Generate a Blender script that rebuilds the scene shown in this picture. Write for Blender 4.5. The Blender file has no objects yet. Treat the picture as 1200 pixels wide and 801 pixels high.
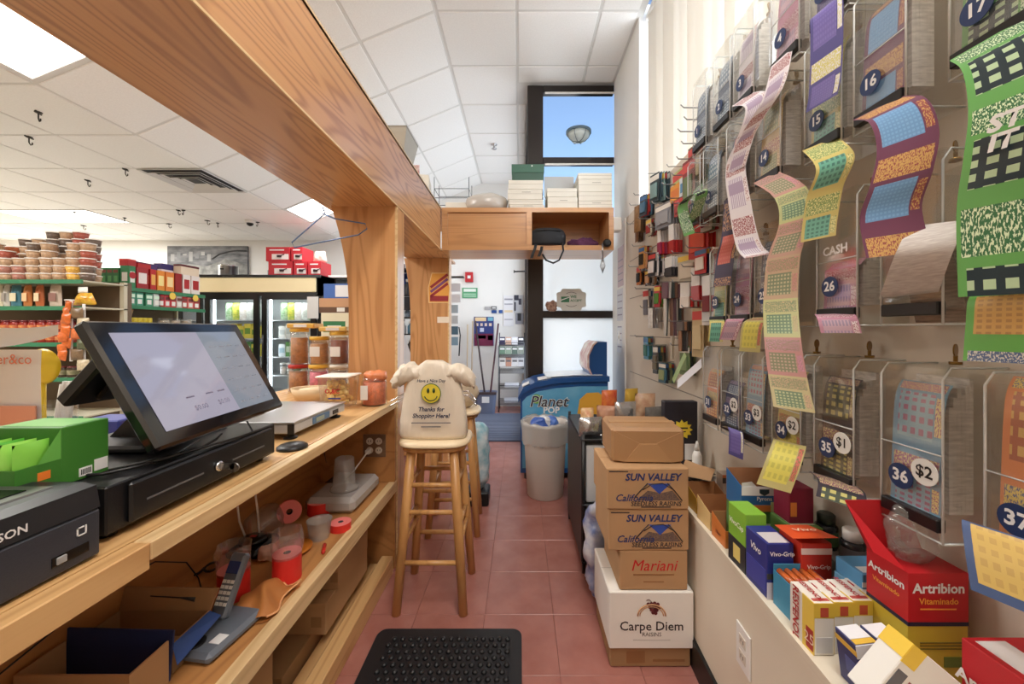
import bpy, math, random
from mathutils import Vector, Matrix, Euler, noise as mnoise
random.seed(11)
SC = bpy.context.scene
COL = SC.collection
PI = math.pi
# ------------------------------------------------------------------ camera
CZ = 1.27; FPX = 453.0; VX = 610.0; VY = 386.0
cam_d = bpy.data.cameras.new('camera'); cam = bpy.data.objects.new('camera', cam_d); COL.objects.link(cam)
cam.location = (0, 0, CZ); cam.rotation_euler = (PI/2, 0, 0)
cam_d.sensor_fit = 'HORIZONTAL'; cam_d.sensor_width = 36; cam_d.lens = 36*FPX/1200
cam_d.shift_x = (600-VX)/1200; cam_d.shift_y = (VY-400.5)/1200
cam_d.clip_start = .02
SC.camera = cam
# ------------------------------------------------------------------ sky, sun, lamps, exposure
def lin(c):
    return tuple(((x/255)/12.92 if x/255 <= .04045 else ((x/255+.055)/1.055)**2.4) for x in c)
W = bpy.data.worlds.new('sky'); SC.world = W; W.use_nodes = True
wn = W.node_tree.nodes; wl = W.node_tree.links
for n_ in list(wn): wn.remove(n_)
sky = wn.new('ShaderNodeTexSky'); sky.sky_type = 'NISHITA'; sky.sun_disc = False
sky.sun_elevation = math.radians(42); sky.sun_rotation = math.radians(205); sky.air_density = 1.0; sky.dust_density = 1.2; sky.ozone_density = .9
bg = wn.new('ShaderNodeBackground'); bg.inputs[1].default_value = .30
wo = wn.new('ShaderNodeOutputWorld'); wl.new(sky.outputs[0], bg.inputs[0]); wl.new(bg.outputs[0], wo.inputs[0])
def area(name, loc, rot, sx, sy, power, col=(1, .97, .93)):
    d = bpy.data.lights.new(name, 'AREA'); d.shape = 'RECTANGLE'; d.size = sx; d.size_y = sy; d.energy = power; d.color = col
    o = bpy.data.objects.new(name, d); COL.objects.link(o); o.location = loc; o.rotation_euler = rot; return o
SLOPE = math.atan2(.94, 2.28)
# lamps of the ceiling troffers, then added ones out of view (the emitting panels themselves are built with the ceiling)
area('troffer_lamp', (-2.62, 1.72, 2.82), (0, -SLOPE, 0), .55, 1.15, 40)
area('troffer_lamp', (-2.62, 5.07, 2.82), (0, -SLOPE, 0), .55, .55, 22)
area('troffer_lamp', (-5.98, 5.07, 2.72), (0, 0, 0), 1.15, .55, 85)
area('troffer_lamp', (-7.81, 5.07, 2.72), (0, 0, 0), 1.15, .55, 85)
area('troffer_lamp', (-4.76, 1.42, 2.72), (0, 0, 0), 1.15, .55, 62)  # added lamp out of view, brightens the shop side
area('troffer_lamp', (.29, .2, 3.66), (0, 0, 0), .55, 1.15, 40)  # added lamp out of view, fills from above the camera
area('troffer_lamp', (.29, -1.3, 3.66), (0, 0, 0), .55, 1.15, 25)  # added lamp out of view, fills from behind the camera
# daylight outside the glazing: side window behind the blinds, obscured front panes, glazed entrance
area('window_daylight', (1.25, 1.95, 2.85), (0, math.radians(112), 0), 1.3, 2.1, 66, (.93, .96, 1))
area('window_daylight', (.48, 4.25, 1.25), (math.radians(-90), 0, 0), .8, 2.2, 13, (.93, .96, 1))
area('entrance_daylight', (.35, 5.1, 1.9), (0, math.radians(100), 0), 3.0, 2.2, 52, (.93, .96, 1))
# strip lights inside the fridge
for x_ in (-3.09, -3.85): area('fridge_lamp', (x_, 5.24, 1.69), (math.radians(20), 0, 0), 0.6, .04, 2.2, (.95, 1, 1))
SC.view_settings.view_transform = 'Standard'; SC.view_settings.look = 'None'
SC.view_settings.exposure = 0.08; SC.view_settings.gamma = 1; SC.view_settings.use_curve_mapping = False
SC.cycles.transparent_max_bounces = 40; SC.cycles.max_bounces = 10; SC.cycles.diffuse_bounces = 6
# ------------------------------------------------------------------ helpers
def pX(px, py, X):
    s = (px-VX)/X; return Vector((X, FPX/s, CZ-(py-VY)/s))
def pY(px, py, Y):
    s = FPX/Y; return Vector(((px-VX)/s, Y, CZ-(py-VY)/s))
def pZ(px, py, z):
    s = (py-VY)/(CZ-z); return Vector(((px-VX)/s, FPX/s, z))
def rnd(a, b): return random.uniform(a, b)
class MB:
    def __init__(s): s.v = []; s.f = []; s.m = []; s.sm = []; s.uv = {}
    def add(s, vs, fs, mi=0, sm=False, T=None):
        o = len(s.v)
        s.v += [tuple(T @ Vector(p)) if T is not None else tuple(p) for p in vs]
        for f in fs: s.f.append(tuple(o+i for i in f)); s.m.append(mi); s.sm.append(sm)
        return s
    def box(s, x0, x1, y0, y1, z0, z1, mi=0, T=None, c=0):
        if c <= 0:
            vs = [(x0,y0,z0),(x1,y0,z0),(x1,y1,z0),(x0,y1,z0),(x0,y0,z1),(x1,y0,z1),(x1,y1,z1),(x0,y1,z1)]
            return s.add(vs, [(3,2,1,0),(4,5,6,7),(0,1,5,4),(1,2,6,5),(2,3,7,6),(3,0,4,7)], mi, False, T)
        vs = []; 
        for sx in (0,1):
            for sy in (0,1):
                for sz in (0,1):
                    X = x1 if sx else x0; Y = y1 if sy else y0; Z = z1 if sz else z0
                    dx = -c if sx else c; dy = -c if sy else c; dz = -c if sz else c
                    vs += [(X, Y+dy, Z+dz), (X+dx, Y, Z+dz), (X+dx, Y+dy, Z)]
        def i(sx,sy,sz,a): return ((sx*2+sy)*2+sz)*3+a
        fs = [tuple(i(0,a,b,0) for a,b in ((0,0),(0,1),(1,1),(1,0))), tuple(i(1,a,b,0) for a,b in ((0,0),(1,0),(1,1),(0,1))),
              tuple(i(a,0,b,1) for a,b in ((0,0),(1,0),(1,1),(0,1))), tuple(i(a,1,b,1) for a,b in ((0,0),(0,1),(1,1),(1,0))),
              tuple(i(a,b,0,2) for a,b in ((0,0),(0,1),(1,1),(1,0))), tuple(i(a,b,1,2) for a,b in ((0,0),(1,0),(1,1),(0,1)))]
        for a in (0,1):
            for b in (0,1):
                fs.append((i(a,b,0,0), i(a,b,1,0), i(a,b,1,1), i(a,b,0,1)))
                fs.append((i(a,0,b,0), i(a,1,b,0), i(a,1,b,2), i(a,0,b,2)))
                fs.append((i(0,a,b,1), i(1,a,b,1), i(1,a,b,2), i(0,a,b,2)))
        for a in (0,1):
            for b in (0,1):
                for d in (0,1): fs.append((i(a,b,d,0), i(a,b,d,1), i(a,b,d,2)))
        return s.add(vs, fs, mi, False, T)
    def loft(s, rings, mi=0, sm=True, cap=True, T=None, closed=True):
        n = len(rings[0]); vs = [p for r in rings for p in r]; fs = []
        for k in range(len(rings)-1):
            for j in range(n if closed else n-1):
                a = k*n+j; b = k*n+(j+1) % n; fs.append((a, b, b+n, a+n))
        s.add(vs, fs, mi, sm, T)
        if cap:
            o = len(s.v)-len(vs)
            s.f.append(tuple(o+j for j in reversed(range(n)))); s.m.append(mi); s.sm.append(False)
            s.f.append(tuple(o+(len(rings)-1)*n+j for j in range(n))); s.m.append(mi); s.sm.append(False)
        return s
    def lathe(s, prof, n=20, mi=0, c=(0,0,0), T=None, cap=True, sm=True):
        return s.loft([[(c[0]+r*math.cos(2*PI*j/n), c[1]+r*math.sin(2*PI*j/n), c[2]+z) for j in range(n)] for r, z in prof], mi, sm, cap, T)
    def tube(s, pts, r, n=8, mi=0, T=None, sm=True):
        pts = [Vector(p) for p in pts]; rings = []; up = None
        for k, p in enumerate(pts):
            d = (pts[min(k+1, len(pts)-1)]-pts[max(k-1, 0)]).normalized()
            if up is None or abs(up.dot(d)) > .98: up = Vector((0,0,1)) if abs(d.z) < .9 else Vector((1,0,0))
            a = d.cross(up).normalized(); b = a.cross(d).normalized(); up = b
            rr = r[k] if isinstance(r, (list, tuple)) else r
            rings.append([tuple(p+a*rr*math.cos(2*PI*j/n)+b*rr*math.sin(2*PI*j/n)) for j in range(n)])
        return s.loft(rings, mi, sm, True, T)
    def prism(s, out, h0, h1, mi=0, ax='z', T=None):
        def P(a, b, h): return (a, b, h) if ax == 'z' else ((a, h, b) if ax == 'y' else (h, a, b))
        n = len(out); vs = [P(a, b, h0) for a, b in out]+[P(a, b, h1) for a, b in out]
        fs = [tuple(reversed(range(n))), tuple(range(n, 2*n))]+[(j, (j+1) % n, n+(j+1) % n, n+j) for j in range(n)]
        return s.add(vs, fs, mi, False, T)
    def surf(s, fn, nu, nv, mi=0, sm=True, T=None, thick=0, uvs=(1,1)):
        vs = [fn(i/nu, j/nv) for j in range(nv+1) for i in range(nu+1)]
        fs = []; o = len(s.f)
        for j in range(nv):
            for i in range(nu):
                a = j*(nu+1)+i; fs.append((a, a+1, a+nu+2, a+nu+1))
                s.uv[o+len(fs)-1] = [(i/nu*uvs[0], j/nv*uvs[1]), ((i+1)/nu*uvs[0], j/nv*uvs[1]), ((i+1)/nu*uvs[0], (j+1)/nv*uvs[1]), (i/nu*uvs[0], (j+1)/nv*uvs[1])]
        return s.add(vs, fs, mi, sm, T)
    def build(s, name, mats, parent=None, loc=None, rot=None, mesh=False):
        me = bpy.data.meshes.new(name); me.from_pydata(s.v, [], s.f)
        if not isinstance(mats, (list, tuple)): mats = [mats]
        for m in mats: me.materials.append(m)
        me.polygons.foreach_set('material_index', s.m); me.polygons.foreach_set('use_smooth', s.sm)
        if s.uv:
            L = me.uv_layers.new(name='uv').data
            for fi, q in s.uv.items():
                p = me.polygons[fi]
                for k, li in enumerate(p.loop_indices): L[li].uv = q[k]
        me.update()
        if mesh: return me
        return put(name, me, parent, loc, rot)
def put(name, me, parent=None, loc=None, rot=None):
    o = bpy.data.objects.new(name, me); COL.objects.link(o)
    if parent is not None: o.parent = parent
    if loc is not None: o.location = loc
    if rot is not None: o.rotation_euler = rot
    return o
def tag(o, label, cat, group=None):
    o['label'] = label; o['category'] = cat
    if group: o['group'] = group
    return o
def thing(name, label, cat, loc=(0,0,0), rot=(0,0,0), group=None):
    o = bpy.data.objects.new(name, None); COL.objects.link(o); o.location = loc; o.rotation_euler = rot; o.empty_display_size = .05
    return tag(o, label, cat, group)
def struct(o): o['kind'] = 'structure'; return o
def copy_tree(o, parent=None):
    c = o.copy(); COL.objects.link(c); c.parent = parent
    for ch in o.children: copy_tree(ch, c)
    return c
ORD = ['first','second','third','fourth','fifth','sixth','seventh','eighth','ninth','tenth','eleventh','twelfth','thirteenth','fourteenth']
# ------------------------------------------------------------------ materials
MC = {}
def M(name, c, rough=.5, metal=0, var=0, vs=8, bump=0, bs=60, em=0, coat=0, alpha=None, spec=.5, trans=0, stretch=None, c2=None):
    if name in MC: return MC[name]
    m = bpy.data.materials.new(name); m.use_nodes = True; nt = m.node_tree; b = nt.nodes['Principled BSDF']
    col = lin(c)+(1,)
    b.inputs['Base Color'].default_value = col; b.inputs['Roughness'].default_value = rough; b.inputs['Metallic'].default_value = metal
    b.inputs['Specular IOR Level'].default_value = spec
    if coat: b.inputs['Coat Weight'].default_value = coat; b.inputs['Coat Roughness'].default_value = .08
    if trans: b.inputs['Transmission Weight'].default_value = trans
    if em: b.inputs['Emission Color'].default_value = col; b.inputs['Emission Strength'].default_value = em
    if var or bump or c2:
        tc = nt.nodes.new('ShaderNodeTexCoord'); mp = nt.nodes.new('ShaderNodeMapping'); nt.links.new(tc.outputs['Object'], mp.inputs[0])
        if stretch: mp.inputs['Scale'].default_value = stretch
    if var or c2:
        nz = nt.nodes.new('ShaderNodeTexNoise'); nz.inputs['Scale'].default_value = vs; nz.inputs['Detail'].default_value = 5; nt.links.new(mp.outputs[0], nz.inputs[0])
        rp = nt.nodes.new('ShaderNodeValToRGB'); rp.color_ramp.elements[0].position = .3; rp.color_ramp.elements[1].position = .7
        ca = lin(c2)+(1,) if c2 else tuple(x*(1-var) for x in col[:3])+(1,)
        rp.color_ramp.elements[0].color = ca; rp.color_ramp.elements[1].color = col if c2 else tuple(min(1, x*(1+var)) for x in col[:3])+(1,)
        nt.links.new(nz.outputs[0], rp.inputs[0]); nt.links.new(rp.outputs[0], b.inputs['Base Color'])
    if bump:
        n2 = nt.nodes.new('ShaderNodeTexNoise'); n2.inputs['Scale'].default_value = bs; n2.inputs['Detail'].default_value = 4; nt.links.new(mp.outputs[0], n2.inputs[0])
        bp = nt.nodes.new('ShaderNodeBump'); bp.inputs['Strength'].default_value = bump; bp.inputs['Distance'].default_value = .004
        nt.links.new(n2.outputs[0], bp.inputs['Height']); nt.links.new(bp.outputs[0], b.inputs['Normal'])
    MC[name] = m; return m
def wood(name, light, dark, stretch, rings=14, rough=.35, sc=1.0, mix=.75, coat=0):
    """contour-ring oak: stretch shrinks the coordinate along the grain"""
    if name in MC: return MC[name]
    m = bpy.data.materials.new(name); m.use_nodes = True; nt = m.node_tree; N = nt.nodes; L = nt.links; b = N['Principled BSDF']
    tc = N.new('ShaderNodeTexCoord'); mp = N.new('ShaderNodeMapping'); mp.inputs['Scale'].default_value = stretch; L.new(tc.outputs['Object'], mp.inputs[0])
    n1 = N.new('ShaderNodeTexNoise'); n1.inputs['Scale'].default_value = sc; n1.inputs['Detail'].default_value = 1.2; n1.inputs['Distortion'].default_value = .35; L.new(mp.outputs[0], n1.inputs[0])
    mu = N.new('ShaderNodeMath'); mu.operation = 'MULTIPLY'; mu.inputs[1].default_value = rings*6.28; L.new(n1.outputs[0], mu.inputs[0])
    si = N.new('ShaderNodeMath'); si.operation = 'SINE'; L.new(mu.outputs[0], si.inputs[0])
    rp = N.new('ShaderNodeValToRGB'); e = rp.color_ramp.elements; e[0].position = 0; e[0].color = (0,0,0,1); e[1].position = .9; e[1].color = (1,1,1,1)
    mr = N.new('ShaderNodeMath'); mr.operation = 'MULTIPLY_ADD'; mr.inputs[1].default_value = .5; mr.inputs[2].default_value = .5; L.new(si.outputs[0], mr.inputs[0])
    pw = N.new('ShaderNodeMath'); pw.operation = 'POWER'; pw.inputs[1].default_value = 3.5; L.new(mr.outputs[0], pw.inputs[0])
    mp2 = N.new('ShaderNodeMapping'); mp2.inputs['Scale'].default_value = tuple(s*(1 if s < 1.0001 else 40) if s == min(stretch) else 60 for s in stretch); L.new(tc.outputs['Object'], mp2.inputs[0])
    n2 = N.new('ShaderNodeTexNoise'); n2.inputs['Scale'].default_value = 2.0; n2.inputs['Detail'].default_value = 4; L.new(mp2.outputs[0], n2.inputs[0])
    ad = N.new('ShaderNodeMath'); ad.operation = 'MULTIPLY_ADD'; ad.inputs[1].default_value = .5; L.new(n2.outputs[0], ad.inputs[0])
    p3 = N.new('ShaderNodeMath'); p3.operation = 'MULTIPLY'; p3.inputs[1].default_value = mix; L.new(pw.outputs[0], p3.inputs[0])
    sb = N.new('ShaderNodeMath'); sb.operation = 'SUBTRACT'; sb.inputs[1].default_value = .25; L.new(p3.outputs[0], sb.inputs[0]); L.new(sb.outputs[0], ad.inputs[2]); ad.use_clamp = True
    mx = N.new('ShaderNodeMix'); mx.data_type = 'RGBA'; mx.inputs[6].default_value = lin(light)+(1,); mx.inputs[7].default_value = lin(dark)+(1,)
    L.new(ad.outputs[0], mx.inputs[0]); L.new(mx.outputs[2], b.inputs['Base Color']); b.inputs['Roughness'].default_value = rough
    if coat: b.inputs['Coat Weight'].default_value = coat; b.inputs['Coat Roughness'].default_value = .15
    MC[name] = m; return m
def clear(name, tint=(255,255,255), gl=.12, rough=.06, dens=0.06, fr=.35):
    """thin clear plastic sheet: mostly see-through, a little milky, with a sheen"""
    if name in MC: return MC[name]
    m = bpy.data.materials.new(name); m.use_nodes = True; nt = m.node_tree; N = nt.nodes; L = nt.links
    for n in list(N): N.remove(n)
    out = N.new('ShaderNodeOutputMaterial'); tr = N.new('ShaderNodeBsdfTransparent'); tr.inputs[0].default_value = lin(tint)+(1,)
    df = N.new('ShaderNodeBsdfDiffuse'); df.inputs[0].default_value = (.8,.8,.78,1); gs = N.new('ShaderNodeBsdfGlossy'); gs.inputs['Roughness'].default_value = rough
    m1 = N.new('ShaderNodeMixShader'); m1.inputs[0].default_value = dens; L.new(tr.outputs[0], m1.inputs[1]); L.new(df.outputs[0], m1.inputs[2])
    lw = N.new('ShaderNodeLayerWeight'); lw.inputs[0].default_value = .35
    mm = N.new('ShaderNodeMath'); mm.operation = 'MULTIPLY_ADD'; mm.inputs[1].default_value = fr; mm.inputs[2].default_value = gl*.25; mm.use_clamp = True; L.new(lw.outputs['Fresnel'], mm.inputs[0])
    m2 = N.new('ShaderNodeMixShader'); L.new(mm.outputs[0], m2.inputs[0]); L.new(m1.outputs[0], m2.inputs[1]); L.new(gs.outputs[0], m2.inputs[2]); L.new(m2.outputs[0], out.inputs[0])
    MC[name] = m; return m
def C(c, rough=.45): return M('paint_%d_%d_%d_%d' % (*c, int(rough*100)), c, rough)
TXT = {}
def text(s, size, mat, parent, o, r=(1,0,0), u=(0,0,1), shear=0, bold=0, al='CENTER', sx=1, name='lettering'):
    """printed lettering: flat mesh with origin o, reading direction r, up u (parent space)"""
    k = (s, shear, bold, al)
    if k not in TXT:
        cu = bpy.data.curves.new('lettering', 'FONT'); cu.body = s; cu.size = 1; cu.align_x = al; cu.align_y = 'CENTER'; cu.shear = shear; cu.offset = bold; cu.resolution_u = 2
        t = bpy.data.objects.new('lettering', cu); TXT[k] = bpy.data.meshes.new_from_object(t); bpy.data.objects.remove(t); bpy.data.curves.remove(cu)
    me = TXT[k].copy(); me.materials.clear(); me.materials.append(mat)
    r = Vector(r).normalized(); u = Vector(u).normalized(); n = r.cross(u)
    ob = put(name, me, parent); 
    X = Matrix((r*size*sx, u*size, n)).transposed().to_4x4(); X.translation = Vector(o)
    ob.matrix_local = X
    return ob
def disc(mb, o, r, u, rad, mi=0, n=24, d=.0012):
    r = Vector(r).normalized(); u = Vector(u).normalized(); w = r.cross(u); T = Matrix((r, u, w)).transposed().to_4x4(); T.translation = Vector(o)
    return mb.lathe([(rad, 0), (rad, d)], n, mi, T=T, sm=False)
def pillow(mb, w, h, t, mi=0, n=10, crump=.0, T=None, seed=0, taper=0):
    """a filled bag standing upright, base at z=0, thickness along y"""
    def side(sg):
        def fn(a, b):
            x = (a-.5)*w*(1-taper*b); z = b*h; bul = (max(0, math.sin(PI*a))**.55)*(max(0, math.sin(PI*min(1, max(0, b))))**.5)
            k = mnoise.noise(Vector((x*22+seed, z*22, sg*3.1+seed)))*crump
            return (x+k*.6*math.sin(PI*a), sg*(t/2*bul+k*bul), z+k*.4*bul)
        return fn
    mb.surf(side(-1), n, n, mi, T=T); mb.surf(side(1), n, n, mi, T=T); return mb
def blob(mb, w, h, d, crump=.02, mi=0, seed=0, n=22, T=None, sc=16):
    """a crumpled soft bundle resting on z=0"""
    rings = []
    for k in range(1, n):
        ph = PI*k/n; R = []
        for j in range(n+6):
            a = 2*PI*j/(n+6); q = Vector((math.sin(ph)**.75*math.cos(a)*w/2, math.sin(ph)**.75*math.sin(a)*d/2, 0))
            q.z = h*.5*(1-math.copysign(abs(math.cos(ph))**.8, math.cos(ph)))
            v = Vector((q.x*sc+seed*3.7, q.y*sc, q.z*sc)); m = mnoise.noise(v)+.6*abs(mnoise.noise(v*2.1))
            o = Vector((math.cos(a), math.sin(a), -math.cos(ph)*.7))*m*crump
            R.append((q.x+o.x, q.y+o.y, max(.0005, q.z+o.z)))
        rings.append(R)
    return mb.loft(rings, mi, True, True, T)
# ================================================================== SETTING
m_tile = M('ceiling_tile_board', (244,244,243), .9, bump=.25, bs=140, var=.03, vs=90)
m_grid = M('ceiling_grid_white', (222,222,220), .6)
m_wallw = M('wall_white_paint', (232,231,228), .7, var=.02, vs=3)
m_cream = M('wall_cream_paint', (226,217,196), .75, var=.02, vs=3)
m_beige = M('wall_beige_paint', (214,203,188), .65, var=.03, vs=4)
m_dark = M('bronze_frame', (44,38,36), .35, .3)
m_grout = M('floor_grout', (126,80,72), .6)
m_ftile = M('red_floor_tile', (174,118,108), .24, var=.13, vs=7, bump=.05, bs=30, c2=(154,98,88))
m_black = M('black_plastic', (22,22,24), .42)
m_blackg = M('black_gloss', (14,14,16), .15)
m_steel = M('brushed_steel', (190,192,195), .28, 1)
m_chrome = M('chrome', (215,215,218), .12, 1)
m_white = M('white_plastic', (235,234,230), .4)
m_acr = clear('clear_acrylic', (255,255,254), .10, .05, .016, .16)
m_acre = M('acrylic_edge', (205,208,206), .15, spec=.8)
m_glass = clear('window_glass', (250,252,253), .02, .01, .0, .06)
oakY = wood('oak_grain_along_depth', (203,150,98), (160,106,60), (6,.5,6), 17, .33, 1.0, .72, coat=.25)
oakX = wood('oak_grain_across', (203,150,98), (160,106,60), (.4,9,9), 10, .33, 1.0, .38, coat=.25)
oakZ = wood('oak_grain_upright', (205,152,100), (168,112,64), (5.5,5.5,.5), 12, .33, 1.0, .6, coat=.25)
pineY = wood('pine_plank_along_depth', (214,172,118), (176,124,72), (9,.7,9), 6, .45, 1.0, .55)
pineZ = wood('pine_upright', (214,172,118), (176,124,72), (9,9,.7), 6, .45, 1.0, .55)
plyY = wood('plywood_panel', (186,132,78), (146,96,52), (4.5,.8,4.5), 7, .5, 1.0, .5)
m_pale = wood('pale_edge_board', (226,196,148), (190,148,98), (14,.9,14), 5, .45, 1.0, .5)
m_stool = wood('stool_beech', (210,160,100), (178,124,70), (9,9,.8), 5, .38, 1.0, .5, coat=.2)
m_stool_top = wood('stool_seat_birch', (232,212,178), (206,178,136), (2,12,12), 4, .4, 1.0, .4)
m_card = M('cardboard', (180,142,102), .8, var=.05, vs=5)
m_card2 = M('cardboard_dark', (158,122,84), .8, var=.06, vs=5)
m_cardw = M('white_cardboard', (232,229,222), .7, var=.03, vs=4)
m_kraft = M('kraft_paper', (168,128,88), .5, var=.06, vs=6, bump=.3, bs=16)
HC = 3.69
# ---- floor
fl = struct(MB().box(-9, 1.2, -2.6, 6.5, -.08, -.004).build('floor', m_grout))
ft = MB().box(-.1519, .1519, -.1519, .1519, -.01, 0, c=.0012).build('floor_tile', m_ftile, mesh=True)
for ix in range(-4, 4):
    for iy in range(0, 20):
        o = put('floor_tile', ft, fl, (.146+.305*(ix+.5), .505+.305*(iy+.5)-.0, rnd(-.0006, .0002)))
        o.rotation_euler.z = random.choice((0, PI/2, PI, -PI/2))
struct(MB().box(-9, -1.6, -2.6, 6.42, -.004, .0).build('floor_bounce', M('pale_bounce_floor', (196,190,180), .4, var=.05, vs=4)))  # unseen pale floor, added to keep the bounce on the low ceiling neutral
# ---- walls
struct(MB().box(-9.1, .2, 6.42, 6.55, 0, 3.8).build('wall_back', m_wallw))
struct(MB().box(-9.2, -9.0, -2.6, 6.5, 0, 2.9).build('wall_left', m_cream))
struct(MB().box(-9.1, 1.2, -2.75, -2.6, 0, 3.8).build('wall_front', m_beige))
wr = struct(MB().box(.92, 1.06, -2.6, 3.8, 0, 2.24).build('wall_right', m_beige))
MB().box(.92, 1.06, -2.6, .9, 2.24, HC+.1).build('upper_wall_panel', m_beige, wr)
MB().box(.92, 1.06, 3.0, 3.8, 2.24, HC+.1).build('pilaster', m_wallw, wr)
MB().box(.906, .9195, 3.36, 3.8, 0, 2.24).build('jamb_panel', m_wallw, wr)
# entrance side wall, seen edge on: mostly glass
we = struct(MB().box(.07, .17, 3.87, 6.42, 0, .12).box(.07, .17, 3.87, 6.42, 3.5, HC+.1).box(.07, .17, 6.2, 6.42, .12, 3.5).box(.07, .17, 5.0, 5.06, .12, 3.5).build('wall_entrance', m_dark))
MB().box(.115, .121, 3.87, 6.2, .12, 3.5).build('pane', m_glass, we)
# front window wall
ww = struct(MB().box(.07, .222, 3.8, 3.88, 0, HC-.02, c=.004).build('window_1', m_dark))
MB().box(.222, .92, 3.8, 3.87, 3.6, HC-.02, c=.003).build('head_rail', m_dark, ww)
MB().box(.222, .92, 3.8, 3.87, 2.9, 2.965, c=.003).build('middle_rail', m_dark, ww)
MB().box(.222, .92, 3.8, 3.87, 1.385, 1.455, c=.003).build('lock_rail', m_dark, ww)
MB().box(.222, .92, 3.8, 3.87, 0, .3, c=.003).build('bottom_rail', m_dark, ww)
MB().box(.24, .92, 3.79, 3.8, 3.585, 3.6).box(.24, .92, 3.79, 3.8, 2.885, 2.9).build('glazing_bead', m_white, ww)
MB().box(.222, .92, 3.835, 3.841, 2.96, 3.6).build('pane', m_glass, ww)
MB().box(.222, .92, 3.835, 3.841, 2.1, 2.9).build('pane', m_glass, ww)
def frosted():
    m = bpy.data.materials.new('obscured_white_glass'); m.use_nodes = True; N = m.node_tree.nodes; L = m.node_tree.links
    for n in list(N): N.remove(n)
    o = N.new('ShaderNodeOutputMaterial'); a = N.new('ShaderNodeBsdfTranslucent'); a.inputs[0].default_value = (.93,.95,.95,1); b = N.new('ShaderNodeBsdfDiffuse'); b.inputs[0].default_value = (.88,.9,.9,1)
    g = N.new('ShaderNodeBsdfGlossy'); g.inputs['Roughness'].default_value = .2; x = N.new('ShaderNodeMixShader'); x.inputs[0].default_value = .6; y = N.new('ShaderNodeMixShader'); y.inputs[0].default_value = .05
    L.new(b.outputs[0], x.inputs[1]); L.new(a.outputs[0], x.inputs[2]); L.new(x.outputs[0], y.inputs[1]); L.new(g.outputs[0], y.inputs[2]); L.new(y.outputs[0], o.inputs[0]); return m
m_frost = frosted()
MB().box(.222, .92, 3.835, 3.841, 1.455, 2.1).build('pane', m_frost, ww)
MB().box(.222, .92, 3.835, 3.841, .3, 1.385).build('pane', m_frost, ww)
# ---- ceilings: recessed grid with single lay-in tiles
YS = [-2.55+.61*k for k in range(0, 15)]   # joints ... 2.33, 2.94 ...
cl = struct(MB().box(-.65, .95, -2.6, 3.88, HC+.006, HC+.1).box(-.65, .17, 3.88, 6.45, HC+.006, HC+.1).build('ceiling', m_grid))
cs_ = struct(MB().add([(-.65,-2.6,HC+.006),(-.65,6.45,HC+.006),(-2.93,6.45,2.756),(-2.93,-2.6,2.756),(-.65,-2.6,HC+.1),(-.65,6.45,HC+.1),(-2.93,6.45,2.85),(-2.93,-2.6,2.85)],
      [(0,1,2,3),(7,6,5,4),(0,4,5,1),(1,5,6,2),(2,6,7,3),(3,7,4,0)]).build('ceiling_slope', m_grid))
cf = struct(MB().box(-9.1, -2.93, -2.6, 6.45, 2.756, 2.85).build('ceiling_low', m_grid))
def tile_mesh(w, d): return MB().box(-w/2+.011, w/2-.011, -d/2+.011, d/2-.011, -.001, .012, c=.004).build('ceiling_tile', m_tile, mesh=True)
tm = tile_mesh(.61, .61); tmw = tile_mesh(.635, .61); tmn = tile_mesh(.30, .61); tms = tile_mesh(.6165, .61)
Yj = [1.11+.61*k for k in range(0, 9)]
for y in Yj:
    yc = y+.305
    if y > 1.6:
        put('ceiling_tile', tm, cl, (-.335, yc, HC))
        if y < 3.2: put('ceiling_tile', tmw, cl, (.29, yc, HC)); put('ceiling_tile', tmn, cl, (.76, yc, HC))
        elif y < 3.6: put('ceiling_tile', tile_mesh(.635, .25), cl, (.29, 3.675, HC)); put('ceiling_tile', tile_mesh(.30, .25), cl, (.76, 3.675, HC))
        else: put('ceiling_tile', tile_mesh(.10, .61), cl, (.02, yc, HC))
    for k in range(4):
        if k == 3 and (y < 2.2 or abs(y-4.77) < .02): continue
        t = (k+.5)/4
        put('ceiling_tile', tms, cs_, (-.65-2.28*t, yc, HC-.94*t), (0, -SLOPE, 0))
    for k in range(9):
        if k == 0 and abs(y-3.55) < .02: continue
        if abs(y-4.77) < .02 and k in (4, 5, 7, 8): continue
        if y < 1.7 and k in (2, 3): continue
        put('ceiling_tile', tm, cf, (-2.93-.61*(k+.5), yc, 2.75))
# troffers: emitting diffuser in a white frame
m_lamp = M('troffer_diffuser', (255,250,242), .5, em=3.0)
def troffer(loc, rot, w, d, lab):
    t = thing('ceiling_light', lab, 'ceiling light', loc, rot, 'recessed ceiling light panels')
    f = MB(); e = .022
    f.box(-w/2, w/2, -d/2, -d/2+e, -.004, .02).box(-w/2, w/2, d/2-e, d/2, -.004, .02).box(-w/2, -w/2+e, -d/2+e, d/2-e, -.004, .02).box(w/2-e, w/2, -d/2+e, d/2-e, -.004, .02)
    f.build('frame', m_grid, t); MB().box(-w/2+e, w/2-e, -d/2+e, d/2-e, .002, .012).build('diffuser', m_lamp, t)
troffer((-.65-2.28*.875, 1.72, HC-.94*.875), (0, -SLOPE, 0), .6, 1.2, 'large glowing light panel at the left end above the beam')
troffer((-.65-2.28*.875, 5.075, HC-.94*.875), (0, -SLOPE, 0), .6, .6, 'small square light panel just left of the wooden post')
troffer((-5.98, 5.075, 2.75), (0,0,0), 1.2, .6, 'long light panel in the low ceiling above the stacked tubs')
troffer((-7.81, 5.075, 2.75), (0,0,0), 1.2, .6, 'light panel at the far left of the low ceiling')
troffer((-4.76, 1.42, 2.75), (0,0,0), 1.2, .6, 'unseen light panel added over the shop floor left of the counter')
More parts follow.
